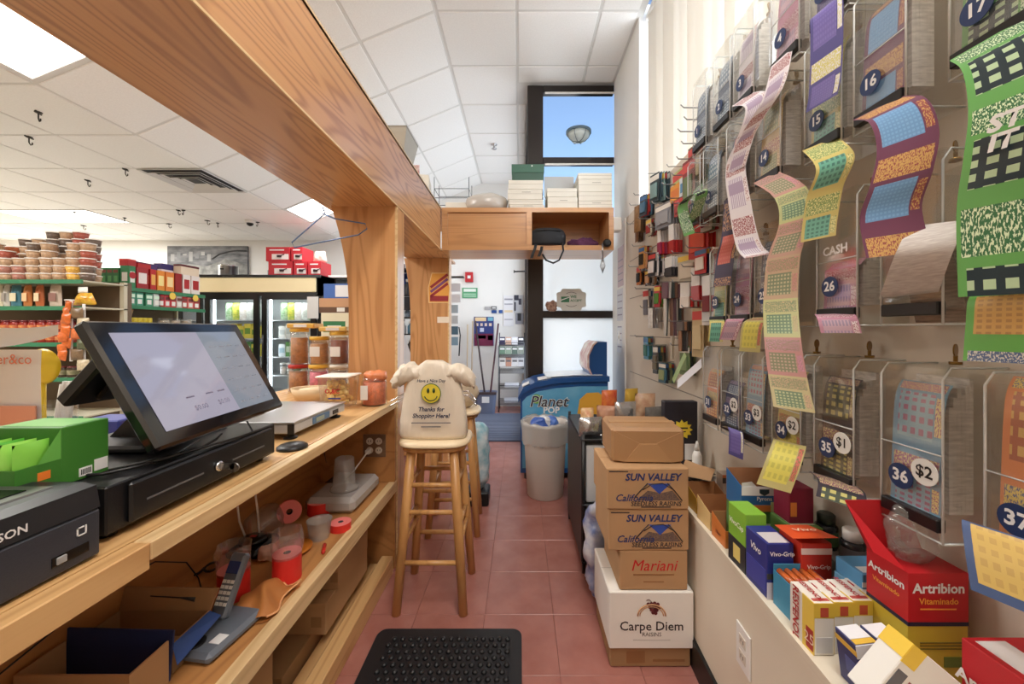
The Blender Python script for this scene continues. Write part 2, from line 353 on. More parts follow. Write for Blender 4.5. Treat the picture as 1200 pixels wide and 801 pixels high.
troffer((.29, .2, HC), (0,0,0), .6, 1.2, 'unseen light panel added in the high ceiling above the camera')
troffer((.29, -1.3, HC), (0,0,0), .6, 1.2, 'unseen light panel added in the high ceiling behind the camera')
# supply vent
v = thing('ceiling_vent', 'square louvred air vent in the low ceiling', 'air vent', (-3.235, 3.855, 2.75))
for k in range(5):
    h = .30-.055*k; b_ = MB(); z0 = -.012-.008*(k % 2)
    for sx, sy in ((1,0),(-1,0),(0,1),(0,-1)):
        T = Matrix.Rotation(math.atan2(sy, sx), 4, 'Z')
        b_.add([(h,-h,z0),(h,h,z0),(h-.03,h-.03,z0+.022),(h-.03,-h+.03,z0+.022),(h,-h,z0+.004),(h,h,z0+.004),(h-.03,h-.03,z0+.026),(h-.03,-h+.03,z0+.026)], [(0,1,2,3),(7,6,5,4),(0,4,5,1),(2,6,7,3)], 0, False, T)
    b_.build('louvre', m_grid, v)
MB().box(-.285,.285,-.285,.285,-.001,.003).build('duct_shade_plate', M('duct_shade', (60,60,62), .7), v)  # flat plate, the shade inside the duct put into its dark colour
# small hooks, sprinkler and camera on the ceilings
def hook(p, lab):
    t = MB(); t.lathe([(.02,.0),(.02,-.006),(.008,-.012)], 10, 0); t.tube([(0,0,-.01),(0,0,-.045),(.012,0,-.06),(.024,0,-.05),(.024,0,-.035)], .004, 6, 0)
    t.tube([(-.03,0,-.006),(.03,0,-.006)], .006, 6, 0)
    tag(t.build('ceiling_hook', M('dark_metal', (62,60,58), .5, .6), None, p, (0,0,rnd(0,3))), lab, 'hook', 'hooks on the low ceiling')
HK = [(45,131),(34,160),(147,198),(103,211),(87,248),(146,255),(209,246),(215,246),(243,258),(255,261),(302,260),(198,262),(98,264)]
for i, (x, y) in enumerate(sorted(HK)):
    s = (VY-y)/(2.75-CZ)
    X = (x-VX)/s
    z = 2.75 if X < -2.93 else HC-.94*((-.65-X)/2.28)
    p = pY(x, y, FPX/s); p.z = z
    hook(p, 'small dark ceiling hook, %s from the left' % ORD[i])
p = pZ(293, 258, 2.749)
t = thing('dome_camera', 'white dome security camera on the low ceiling above the fridge', 'security camera', p)
MB().lathe([(.06,0),(.06,-.03),(.05,-.04)], 20, 0).build('base', m_white, t); MB().lathe([(.042,-.04),(.038,-.06),(.022,-.074),(.003,-.08)], 16, 0).build('lens_dome', m_blackg, t)
p = pZ(579, 169, HC)
tag(MB().lathe([(.04,0),(.04,-.008),(.012,-.012),(.012,-.05),(.035,-.055),(.035,-.06),(.004,-.064)], 14).build('sprinkler_head', m_steel, None, p), 'fire sprinkler head in the high white ceiling', 'sprinkler')
# blinds of the side window
vb = thing('vertical_blind', 'white vertical slat blinds over the high side window', 'blind', (.985, 1.9, 2.242))
def slat_mat():
    m = bpy.data.materials.new('blind_fabric'); m.use_nodes = True; N = m.node_tree.nodes; L = m.node_tree.links; b = N['Principled BSDF']; o = N['Material Output']
    b.inputs['Base Color'].default_value = lin((240,238,232))+(1,); b.inputs['Roughness'].default_value = .7; t = N.new('ShaderNodeBsdfTranslucent'); t.inputs[0].default_value = lin((240,236,226))+(1,)
    x = N.new('ShaderNodeMixShader'); x.inputs[0].default_value = .12; L.new(b.outputs[0], x.inputs[1]); L.new(t.outputs[0], x.inputs[2]); L.new(x.outputs[0], o.inputs[0]); return m
m_slat = slat_mat()
MB().box(-.02, .03, -.98, 1.08, 1.40, 1.445, c=.004).build('head_rail', m_white, vb)
sl = MB().box(-.004, .004, -.052, .052, 0.002, 1.40).build('slat', m_slat, mesh=True)
for k in range(20): put('slat', sl, vb, (rnd(-.004,.004), -.92+k*.1, .0), (0, 0, math.radians(rnd(14, 34))))
MB().box(.055, .06, -1.0, 1.1, 0, 1.45).build('pane', m_glass, vb)
# ledge and half wall on the right
ZL = .57
def fx(y): return .582+.0505*y
hw = struct(MB().prism([(fx(-1), -1), (.92, -1), (.92, 2.0), (fx(2.0), 2.0)], 0, ZL-.022).build('wall_half', M('half_wall_cream', (226,217,198), .6, var=.03, vs=3)))
MB().prism([(fx(-1)-.006, -1), (.92, -1), (.92, 2.0), (fx(2.0)-.006, 2.0)], ZL-.022, ZL).build('ledge_top', M('ledge_cream', (222,212,192), .5), hw)
struct(MB().prism([(fx(-1)-.012, -1), (fx(-1), -1), (fx(2.0), 2.0), (fx(2.0)-.012, 2.0)], 0, .11).build('baseboard_right', m_black))
# ---- oak header beam, posts and cabinet
bm = thing('header_beam', 'long oak veneer header beam running overhead along the counter', 'beam', (-.86, -.5, 1.935))
MB().box(-.2, .195, -2, 4.45, 0, .018).build('bottom_panel', oakY, bm)
MB().box(.175, .195, -2, 3.72, .018, .35).build('side_panel', oakY, bm)
MB().box(-.2, -.18, -2, 4.45, .018, .35).build('side_panel', oakY, bm)
MB().box(-.2, .195, -2, 4.45, .335, .35).build('top_panel', oakY, bm)
MB().box(.193, .1975, -2, 3.74, .344, .352).build('edge_band', m_pale, bm); MB().box(.193, .1975, -2, 3.74, -.001, .006).build('edge_band', m_pale, bm)
def post(loc, w, dep, lab, flare):
    t = thing('wooden_post', lab, 'post', loc)
    out = [(-w, 0), (0, 0), (0, 1.935), (-w-flare, 1.935)]+[(-w-flare*((1-k/8)**2), 1.935-.55*k/8) for k in range(1, 9)]
    MB().prism(out, 0, dep, ax='y').build('panel', oakZ, t)
    MB().box(-.012, .0015, -.0015, .004, 0, 1.934).build('edge_band', m_pale, t)
post((-.665, 2.085, 0), .262, .12, 'broad oak post standing at the end of the counter', .095)
post((-.665, 3.60, 0), .36, .12, 'oak post with a red sticker farther down the aisle', .06)
cb = thing('overhead_cabinet', 'oak overhead cabinet bridging the aisle with one open bay', 'cabinet', (-.66, 3.24, 1.935))
MB().box(0, 1.44, 0, .42, .0, .022).build('bottom_board', oakX, cb); MB().box(0, 1.44, 0, .42, .335, .355).build('top_board', oakX, cb)
MB().box(0, 1.44, .4, .42, .022, .335).build('back_panel', oakX, cb)
MB().box(0, .05, 0, .4, .022, .335).build('side_panel', oakZ, cb); MB().box(1.4, 1.44, 0, .4, .022, .335).build('side_panel', oakZ, cb); MB().box(.71, .755, 0, .4, .022, .335).build('divider', oakZ, cb)
MB().box(.05, .71, .012, .03, .022, .335).build('front_panel', oakX, cb)
MB().box(.0, 1.44, -.006, .0, -.0, .04).box(.0, 1.44, -.006, .0, .317, .355).box(0,.05,-.006,0,.04,.317).box(.71,.755,-.006,0,.04,.317).box(1.4,1.44,-.006,0,.04,.317).build('face_frame', oakX, cb)
# ---- checkout counter
ct = thing('checkout_counter', 'long pine checkout counter with a lower shelf along the left', 'counter', (-.665, 0, 0))
for k in range(7):
    MB().box(-.035-.115*(k+1), -.035-.115*k-.0012, -.9, 2.08 if k < 2 else 2.95, .856, .888).build('top_board', pineY, ct)
MB().box(-.034, 0, -.9, .695, .84, .888, c=.002).build('edge_board', pineY, ct); MB().box(-.034, 0, .6965, 2.08, .854, .888, c=.002).build('edge_board', m_pale, ct)
MB().box(-.40, -.035, -.9, 2.08, .43, .459).build('lower_shelf', plyY, ct); MB().box(-.035, 0, -.9, 2.08, .404, .461, c=.002).build('shelf_edge_board', m_pale, ct)
MB().box(-.42, -.40, -.9, 2.08, 0, .856).build('back_panel', plyY, ct); MB().box(-.4, -.004, 2.055, 2.08, 0, .404).build('end_panel', plyY, ct); MB().box(-.4, -.004, 2.055, 2.08, .461, .854).build('end_panel', plyY, ct)
MB().box(-.80, -.78, -.9, 2.95, 0, .856).build('customer_side_panel', plyY, ct)
for k, (a, b_) in enumerate(((-.06, .0), (-.125, -.075))): MB().box(a, b_, .3, 2.02, .0, .09-.04*k, c=.004).build('floor_rail', pineY, ct)
# ================================================================== THINGS ON AND UNDER THE COUNTER
ZT = .888
m_ink = M('printer_charcoal', (50,53,62), .45, bump=.15, bs=300)
m_ink2 = M('printer_side_dark', (34,35,39), .4)
m_print_w = M('print_white', (232,232,232), .5)
m_print_k = M('print_black', (28,26,28), .5)
m_print_r = M('print_red', (190,36,40), .5)
m_print_b = M('print_blue', (36,58,140), .5)
# ---- receipt printer
t = thing('receipt_printer', 'black receipt printer at the near end of the counter', 'printer', (-.71, .30, ZT))
MB().box(-.2, 0, 0, .355, .004, .082, c=.004).build('body', m_ink, t)
MB().prism([(0,.0835),(-.2,.0835),(-.2,.125),(-.03,.125),(-.006,.120)], .002, .353, ax='y').build('top_cover', m_ink2, t)
MB().box(-.185, -.05, .04, .33, .122, .1275, c=.002).build('paper_lid', M('grey_metal_lid', (120,120,118), .3, .7), t)
MB().box(-.13, -.07, .06, .31, .1272, .1290).build('paper_slot', m_blackg, t)
MB().box(-.002, .0012, .285, .335, .02, .035).build('switch_recess', m_blackg, t); MB().box(.0005, .004, .29, .303, .022, .033, c=.001).build('feed_button', M('grey_button', (150,150,152), .4), t)
text('EPSON', .0165, m_print_w, t, (.0005, .232, .097), (0,1,0), (0,0,1), bold=.02)
MB().box(.0002, .0012, .318, .332, .05, .052).box(.0002,.0012,.318,.320,.05,.064).box(.0002,.0012,.330,.332,.05,.064).box(.0002,.0012,.318,.328,.062,.064).build('paper_icon', m_print_w, t)
# ---- cash drawer
t = thing('cash_drawer', 'wide black metal cash drawer under the touchscreen', 'cash drawer', (-.74, .69, ZT))
m_cd = M('black_steel', (25,25,28), .38, .2, bump=.1, bs=400)
MB().box(-.318, 0, 0, .475, .012, .10, c=.003).build('case', m_cd, t)
d = MB().box(0, .010, .035, .45, .018, .094, c=.004).build('drawer_front', M('drawer_front_black', (20,20,23), .35), t)
[MB().box(.0095, .0112, a, b, .05, .0535).build('slot_line', M('grey_line', (120,120,124), .4, .5), d) for a, b in ((.065,.20),(.29,.41))]
T = Matrix.Translation((.010, .243, .053)) @ Matrix.Rotation(PI/2, 4, 'Y')
lk = MB().lathe([(.012,0),(.012,.006),(.008,.008)], 18, T=T).build('lock', m_chrome, t)
MB().box(.018, .05, .2415, .2445, .046, .060).lathe([(.011,-.0015),(.011,.0015)], 14, T=Matrix.Translation((.05,.243,.05)) @ Matrix.Rotation(PI/2,4,'X')).build('key', m_steel, lk)
for x, y in ((-.03,.03),(-.03,.44),(-.29,.03),(-.29,.44)): MB().lathe([(.014,0),(.014,.012)], 12, c=(x,y,0)).build('foot', m_black, t)
# ---- touchscreen till
yaw = math.radians(-3.34); tl = math.radians(29)
n0 = Vector((math.cos(yaw), -math.sin(yaw), 0)); r0 = Vector((math.sin(yaw), math.cos(yaw), 0))
t = thing('touchscreen_till', 'black tilted touchscreen till on the cash drawer with a lit screen', 'till', (-.95, 1.0, .9885))
up = Vector((-math.sin(tl)*n0.x, -math.sin(tl)*n0.y, math.cos(tl))); nn = r0.cross(up)
SM = Matrix((r0, up, nn)).transposed().to_4x4(); SM.translation = Vector((-.806, .993, 1.16))-Vector((-.95, 1.0, .9885))
w, h = .452, .297
MB().box(-w/2, w/2, -h/2, h/2, -.028, 0, T=SM, c=.006).build('bezel', M('bezel_black', (18,18,21), .12, coat=.5), t)
MB().box(-w/2+.02, w/2-.02, -h/2+.02, h/2-.02, -.05, -.028, T=SM, c=.01).build('rear_housing', m_black, t)
m_scr = bpy.data.materials.new('lit_screen'); m_scr.use_nodes = True; N = m_scr.node_tree.nodes; L = m_scr.node_tree.links; b_ = N['Principled BSDF']
tc = N.new('ShaderNodeTexCoord'); sx = N.new('ShaderNodeSeparateXYZ'); L.new(tc.outputs['UV'], sx.inputs[0])
gt = N.new('ShaderNodeMath'); gt.operation = 'GREATER_THAN'; gt.inputs[1].default_value = .60; L.new(sx.outputs[0], gt.inputs[0])
mx = N.new('ShaderNodeMix'); mx.data_type = 'RGBA'; mx.inputs[6].default_value = lin((206,200,220))+(1,); mx.inputs[7].default_value = lin((168,176,190))+(1,); L.new(gt.outputs[0], mx.inputs[0])
b_.inputs['Base Color'].default_value = (.02,.02,.02,1); L.new(mx.outputs[2], b_.inputs['Emission Color']); b_.inputs['Emission Strength'].default_value = .55; b_.inputs['Roughness'].default_value = .06
MC['lit_screen'] = m_scr
sw, sh = .385, .235
sc_ = MB().surf(lambda a, b: (-sw/2+a*sw, -sh/2+b*sh, .0012), 1, 1, 0, False, T=SM).build('screen', m_scr, t)
m_ui = M('screen_text_grey', (120,116,140), .4)
def on(x, y, z=.002): return SM @ Vector((x, y, z))
text('$0.00', .018, m_ui, sc_, on(.0, -.085), r0, up); text('$0.00', .018, m_ui, sc_, on(-.075, -.085), r0, up)
[MB().box(x-.012,x+.012,-.057,-.053,.0013,.0018,T=SM).build('printed_line', m_ui, sc_) for x in (-.09,-.03,.01)]
kb = MB()
for i in range(4):
    for j in range(6): kb.box(.055+i*.033, .055+i*.033+.022, -.1+j*.034, -.1+j*.034+.003, .0013, .0018, T=SM)
kb.build('key_marks', M('screen_marks', (140,148,165), .4), sc_)['kind'] = 'stuff'
MB().box(-.10, .1, -.13, .13, 0, .018, c=.006).build('base', m_black, t)
st = MB(); st.add([(-.06,-.05,.018),(.06,-.05,.018),(.06,.05,.018),(-.06,.05,.018),(.06,-.05,.14),(.11,-.05,.12),(.11,.05,.12),(.06,.05,.14)], [(3,2,1,0),(4,5,6,7),(0,1,5,4),(1,2,6,5),(2,3,7,6),(3,0,4,7)]); st.build('stand_arm', m_black, t)
# customer display behind, leaning the other way
CM = Matrix.Translation((-.012, -.03, .178)) @ Matrix.Rotation(yaw, 4, 'Z') @ Matrix.Rotation(math.radians(44), 4, 'Y')
cd = MB().box(-.016, .016, -.115, .13, -.085, .07, T=CM, c=.006).build('customer_display', m_black, t)
MB().box(-.0185, -.016, -.1, .11, -.07, .055, T=CM).build('display_glass', m_blackg, cd)
MB().box(.016, .028, -.07, .08, -.06, -.01, T=CM, c=.004).build('rear_rib', m_black, cd)
cb_ = MB(); cb_.tube([(.20,-.03,.02),(.202,-.05,.012),(.20,-.10,.004),(.195,-.16,.006),(.18,-.22,.006),(.15,-.26,.005),(.10,-.27,.005)], .003, 6); cb_.tube([(.2,.06,.03),(.23,.04,.006),(.222,-.0,.004),(.21,-.08,.006),(.19,-.2,.008)], .0025, 6); cb_.tube([(.16,-.05,.01),(.19,-.15,.006),(.14,-.24,.005)], .003, 6); cb_.build('cable', m_black, t)
# ---- counter scale
t = thing('counter_scale', 'flat stainless counter scale with a blue readout', 'scale', (-.78, 1.33, ZT))
MB().box(-.30, 0, 0, .385, .022, .056, c=.004).build('body', M('scale_grey', (186,190,196), .35, .3), t)
MB().box(-.305, .003, -.003, .388, .056, .064, c=.002).build('platform', m_steel, t)
pn = MB().box(0, .003, .12, .245, .026, .052, c=.001).build('readout_panel', M('readout_blue', (70,110,150), .4), t)
MB().box(.0028, .0042, .14, .20, .031, .047).build('lcd', M('lcd_green', (150,165,150), .3), pn)
MB().box(0, .0025, .275, .32, .03, .046).build('window', m_black, t)
MB().box(-.02,.002,-.004,.0,.022,.056).build('end_cap', m_black, t)
for x, y in ((-.03,.03),(-.03,.355),(-.27,.03),(-.27,.355)): MB().lathe([(.022,0),(.024,.006),(.012,.01),(.008,.022)], 14, c=(x,y,0)).build('foot', m_black, t)
tag(MB().lathe([(.045,0),(.045,.008),(.036,.014),(.012,.017)], 20).build('rubber_puck', m_black, None, (-.735, 1.245, ZT)), 'round black puck standing just before the scale', 'puck')
# ---- clear tub with printing
def jar(name, lab, cat, loc, r, h, cont, lidc, fill=.85, sq=False, group=None, n=20, label=None):
    t = thing(name, lab, cat, loc, group=group)
    MB().lathe([(r*.92,.0),(r,.01),(r,h*.82),(r*.9,h*.9),(r*.9,h)], n).build('jar', clear('clear_jar', (252,250,246), .14, .08, .07), t)
    c = MB(); nn_ = 26; c.lathe([(r*.86,.006),(r*.86,.012+h*.8*fill)], n, 0)
    for i in range(nn_):
        a = i*2.39; rr = r*.70*math.sqrt((i % 9+.5)/9); zz = .012+(h*.8*fill-.03)*(i/nn_)
        s_ = r*.34
        T = Matrix.Translation((rr*math.cos(a), rr*math.sin(a), zz+s_*.4)) @ Euler((rnd(0,3), rnd(0,3), rnd(0,3))).to_matrix().to_4x4()
        c.lathe([(s_*.3,-s_*.5),(s_*.62,-s_*.2),(s_*.62,s_*.2),(s_*.3,s_*.5)], 6, i % len(cont), T=T)
    k = c.build('contents', cont, t); k['kind'] = 'stuff'
    if lidc: MB().lathe([(r*.98,h),(r*.98,h+.018),(r*.9,h+.022)], n).build('lid', lidc, t)
    if label: MB().box(label[0], label[1], -r*1.005-.001, -r*.97, label[2], label[3]).build('paper_label', m_print_w, t)
    return t
def snack(c): return M('snack_%d_%d_%d' % c, c, .5, var=.25, vs=60)
# square tub
t = thing('snack_tub', 'square clear tub of yellow puffs with red print beside the post', 'tub', (-.905, 1.93, ZT))
rings = []
for z, a in ((0,.062),(.01,.066),(.15,.076)):
    rings.append([(a*sx_, a*sy_, z) for sx_, sy_ in ((-1,-.8),(-.8,-1),(.8,-1),(1,-.8),(1,.8),(.8,1),(-.8,1),(-1,.8))])
MB().loft(rings, cap=False).build('tub', clear('clear_jar'), t)
c = MB()
for i in range(90):
    s_ = .019; T = Matrix.Translation((rnd(-.045,.045), rnd(-.045,.045), .02+.1*i/90)) @ Euler((rnd(0,3), rnd(0,3), 0)).to_matrix().to_4x4()
    c.lathe([(s_*.3,-s_*.6),(s_*.8,-s_*.2),(s_*.8,s_*.2),(s_*.3,s_*.6)], 6, i % 2, T=T)
k = c.build('contents', [snack((240,208,130)), snack((232,188,104))], t); k['kind'] = 'stuff'
MB().box(-.081, .081, -.081, .081, .15, .158, c=.004).build('lid', M('milky_lid', (238,234,226), .4), t)
text('O,&C', .03, m_print_r, t, (0, -.0735, .085), bold=.03); MB().box(-.02,.04,-.0715,-.0705,.047,.054).build('printed_line', m_print_b, t)
jar('cookie_jar', 'clear jar of orange candies with a white paper label at the post', 'jar', (-.745, 1.97, ZT), .062, .14, [snack((214,112,60)), snack((196,86,40))], None, .95, label=(-.045, -.01, .035, .105))
tag(blob(MB(), .11, .05, .10, .010, seed=4, sc=40).build('wrapped_candy', M('orange_wrap', (226,140,96), .25), None, (-.735, 1.965, ZT+.125)), 'crinkled wrap spilling out of the orange candy jar', 'wrapper')
# basket and cookie jars farther back
t = thing('paper_basket', 'tan paper tray holding flat tortillas in front of the cookie jars', 'tray', (-1.13, 2.12, ZT))
MB().loft([[(a*math.cos(q*PI/8)*1.3, a*math.sin(q*PI/8), z) for q in range(16)] for z, a in ((0,.075),(.03,.085),(.065,.095),(.06,.088),(.02,.075))]).build('tray', M('tan_paper', (214,188,150), .7), t)
for i in range(3): MB().lathe([(.075,0),(.078,.006),(.02,.012)], 14, c=(rnd(-.02,.02),rnd(-.01,.01),.03+.012*i)).build('tortilla', M('tortilla', (232,204,168), .7, var=.08, vs=30), t)
yl = M('yellow_lid', (232,186,72), .4); rl = M('red_lid', (176,40,36), .4); cl_ = M('clearish_lid', (222,216,206), .3)
ck = [snack((190,128,76)), snack((150,92,52)), snack((208,152,96))]
JB = 2.40
JL = [(350, 'red', ck, rl, 0, .075, .17, 'tall jar of cookie sticks with a red lid, lower left of the pile'),
      (373.5, 'pink', [snack((226,120,140)), snack((236,160,176))], yl, 0, .075, .13, 'squat jar of pink wafers under a yellow lid'),
      (397, 'nut', [snack((150,112,84)), snack((176,140,110))], cl_, 0, .07, .14, 'clear jar of brown nuts tucked behind the printed tub'),
      (350, 'a', ck, yl, 1, .07, .20, 'tall jar of brown cookies, upper left of the pile'),
      (373.5, 'b', ck[::-1], yl, 1, .075, .15, 'jar of dark cookies with a paper tag, middle of the pile'),
      (397, 'c', [snack((140,70,44)), snack((196,120,80)), snack((110,60,40))], yl, 1, .075, .18, 'jar of striped brown wafers, upper right of the pile')]
s_ = FPX/JB
for (px, k, ct_, ld, lev, r, h, lab) in JL:
    jar('cookie_jar', lab, 'jar', ((px-VX)/s_, JB+(.0 if lev == 0 else .01), ZT if lev == 0 else ZT+.168), r*.78, .145 if lev == 0 else h, ct_, ld, .95, group='cookie jars on the counter end', label=(-.03,.03,.05,.11) if k in 'bc' else None)
tag(MB().box(-.12,.14,-.08,.09,0,.012,c=.003).build('jar_board', M('tan_board', (196,160,116), .6), None, ((388-VX)/s_, JB+.18, ZT)), 'thin tan board lying behind the cookie jars', 'board')
for i, (px, c_) in enumerate(((357, (222,176,84)), (394, (226,190,110)))):
    t = thing('cookie_box', ('flat yellow cookie pack on top of the left jar', 'flat yellow-topped pack on top of the right jar')[i], 'cookie pack', ((px-VX)/s_, JB+.01, ZT+.168+(.20 if i == 0 else .18)+.0225))
    MB().box(-.085,.085,-.06,.06,0,.03,c=.006).build('pack', M('pack_%d' % i, c_, .35), t); MB().box(-.04,.04,-.061,-.06,.006,.024).build('label', m_print_w, t)
# ---- green display carton and things behind it
def gm(c, r=.45): return C(c, r)
t = thing('display_carton', 'open green display carton with an orange price sticker behind the printer', 'carton', (-.825, .66, .9885))
mg = gm((62,124,46)); mgi = gm((104,176,78))
MB().box(-.13, 0, .034, .115, 0, .105, c=.0015).build('closed_body', mg, t); MB().box(-.122, -.008, .045, .108, .105, .1056).build('top_face', mgi, t)
MB().box(-.13, 0, -.03, .034, 0, .003).build('bottom', mgi, t); MB().box(-.003, 0, -.03, .034, .003, .05).build('front_wall', mg, t); MB().box(-.13, -.127, -.03, .034, .003, .09).build('back_wall', mg, t); MB().box(-.127, -.003, -.03, -.027, .003, .05).build('end_wall', mg, t)
MB().add([(0,-.0,.05),(0,.034,.05),(0,.034,.104)], [(0,1,2)]).build('torn_flap', mgi, t)
MB().box(0, .0008, .088, .112, .008, .03).build('paper_label', m_print_w, t); MB().box(0, .0008, .062, .084, .006, .022).build('barcode_label', m_print_w, t)
bc = MB(); [bc.box(.0008, .0012, .065+i*.003, .0665+i*.003, .009, .019) for i in range(6)]; bc.build('barcode', m_print_k, t)
MB().box(0, .0008, .0, .018, .022, .036).build('price_sticker', gm((238,130,50)), t)
for i in range(4): tag(pillow(MB(), .05, .085, .016, crump=.003, seed=i).build('candy_bag', gm(((130,200,76),(156,216,96),(96,180,66),(140,206,84))[i], .3), None, (-.838-.022*i, .662, .993), (0,0,PI/2)), 'small green candy bag in the green carton, %s from its front' % ORD[i], 'candy bag', 'bags in the green carton')
# leaflets, jar with paddle
t = thing('paper_sheet', 'large white flyer with orange lettering leaning at the far left', 'flyer', (-1.17, .90, ZT))
MB().surf(lambda a, b: (-.12+a*.165, .012*b+.004*math.sin(b*5), b*.335), 8, 8).build('sheet', M('paper', (238,238,240), .7), t)
text('water&co', .034, gm((226,130,100)), t, (.03, .002, .312), (1,0,0), (0,0,1), al='RIGHT'); MB().box(-.12,.045,-.004,-.001,.14,.205).build('pink_band', gm((236,168,140)), t)
t = thing('paper_sheet', 'curled white sheet sticking up over the flyer', 'paper', (-1.2, .925, ZT+.34))
MB().surf(lambda a, b: (-.12+a*.19, .0+.02*a, -.005+b*.06*(1-.6*a)+.035*a*a), 6, 4).build('sheet', MC['paper'], t)
t = thing('candy_carton', 'pink and white carton behind the green display carton', 'carton', (-1.34, .80, ZT), (0,0,.1))
MB().box(-.12, .04, -.02, .1, 0, .13, c=.002).build('carton', gm((226,206,190)), t); MB().box(-.12, .0405, -.0205, .1, .10, .131).build('band', gm((236,160,124)), t); MB().box(-.1,.02,-.0212,-.02,.082,.088).build('printed_line', gm((150,90,80)), t)
t = thing('utensil_jar', 'clear jar holding a round yellow paddle and plastic cutlery', 'jar', (-1.245, 1.03, ZT))
MB().lathe([(.042,0),(.045,.01),(.045,.19)], 20, cap=False).build('jar', clear('clear_jar'), t)
MB().lathe([(.043,.10),(.043,.14)], 20, cap=False).build('band', gm((70,90,150)), t)
MB().lathe([(.001,-.008),(.04,-.007),(.047,0),(.04,.007),(.001,.008)], 24, T=Matrix.Translation((-.015,-.01,.285)) @ Matrix.Rotation(PI/2,4,'X')).build('paddle', M('yellow_plastic', (240,206,40), .4), t); MB().tube([(-.015,-.01,.02),(-.015,-.01,.245)], .006, 8).build('paddle_handle', MC['yellow_plastic'], t)
for i in range(5): MB().tube([(.02-.008*i,.0,.02),(.045-.008*i,.01,.235+.008*(i % 2))], .006, 6).build('plastic_knife', m_white, t)
tag(blob(MB(), .055, .08, .045, .012, seed=9, sc=40).build('plastic_pouch', M('pouch_clear', (214,210,206), .2), None, (-1.165, 1.02, ZT+.0)), 'small crinkled clear pouch beside the cutlery jar', 'pouch')
for i, (dx, dy, c1, c2, lab) in enumerate(((-1.22,1.16,(66,76,160),(236,150,130),'blue and pink snack box behind the till'), (-1.21,1.255,(122,44,120),(226,196,90),'purple candy pack with yellow print behind the till'), (-1.36,1.2,(60,100,180),(230,230,230),'blue and white packet at the back of the counter'))):
    t = thing('candy_pack', lab, 'candy pack', (dx, dy, ZT), (0,0,0))
    MB().box(-.06, .06, -.045, .045, 0, .12-.02*i, c=.004).build('pack', gm(c1), t); MB().box(-.055, .0, -.0465, -.045, .02, .075).box(.061, .0615, -.03, .02, .02, .07).build('print', gm(c2), t)
# ---- under-counter shelf things
ZS = .4592
def redroll(loc, rot, r, h, lab, wrap=0):
    t = thing('ribbon_roll', lab, 'roll', loc, rot, 'red paper rolls on the lower shelf')
    m1 = M('red_roll_side', (214,44,38), .45); m2 = M('pink_roll_end', (240,128,124), .6)
    MB().lathe([(r,0),(r,h)], 32, 0, cap=False).build('roll', m1, t)
    for z in (0, h): MB().loft([[(q*math.cos(2*PI*j/32), q*math.sin(2*PI*j/32), z) for j in range(32)] for q in (r, r*.26)], sm=False, cap=False).build('end_face', m2, t)
    MB().lathe([(r*.26,0),(r*.26,h),(r*.2,h),(r*.2,0)], 16, cap=False).build('core', M('dark_core', (44,34,40), .6), t)
    if wrap: 
        MB().loft([[((r*1.02+rnd(-.004,.006)*k)*math.cos(2*PI*j/24), (r*1.02+rnd(-.004,.006)*k)*math.sin(2*PI*j/24), z) for j in range(24)] for k, z in ((0,h*.92),(0,h*.96),(1,h*1.25),(1.6,h*1.55),(1,h*1.85))], cap=False).build('plastic_wrap', clear('shrink_wrap', (250,250,250), .3, .05, .10), t)
redroll(pZ(277, 706, ZS)-Vector((.03,-.03,0)), (0,0,0), .042, .085, 'red paper roll in torn plastic beside the cordless phone', 1)
redroll(pZ(343, 682, ZS)-Vector((.03,-.02,0)), (0,0,0), .042, .085, 'red paper roll in plastic nearest the front shelf edge', 1)
redroll(pZ(376, 606, ZS)-Vector((.03,-.05,0)), (0,0,0), .05, .05, 'fat red tape roll in front of the upturned cup')
redroll(pZ(330, 618, ZS)+Vector((.0,.05,.046)), (1.3,0,.6), .045, .04, 'red roll leaning against the back panel')
redroll(pZ(401, 624, ZS)-Vector((.02,-.03,0)), (0,0,0), .04, .03, 'thin red tape roll right of the plastic cup')
p = pZ(377, 640, ZS)
t = thing('plastic_cup', 'small clear cup lying among the red rolls', 'cup', p-Vector((.04,-.06,0)))
MB().lathe([(.035,0),(.044,.07),(.046,.072),(.042,.07),(.033,.003)], 22, cap=False).build('cup', clear('milky_plastic', (240,240,240), .2, .2, .28), t)
p = pZ(430, 600, ZS)
t = thing('upturned_cup', 'translucent cup turned upside down beneath the outlet', 'cup', (-.82, 1.80, ZS+.0705))
MB().lathe([(.062,0),(.06,.012),(.05,.014),(.042,.14),(.038,.145)], 24).build('cup', clear('milky_plastic'), t)
ps = thing('bagged_packet', 'grey plastic packet lying under the upturned cup', 'packet', (-.83, 1.82, ZS))
MB().box(-.12,.1,-.13,.19,0,.07,c=.02).build('packet', M('grey_film', (168,164,160), .2, bump=.5, bs=30), ps); MB().box(-.115,-.05,.05,.185,.0695,.071).build('dark_label', m_print_k, ps)
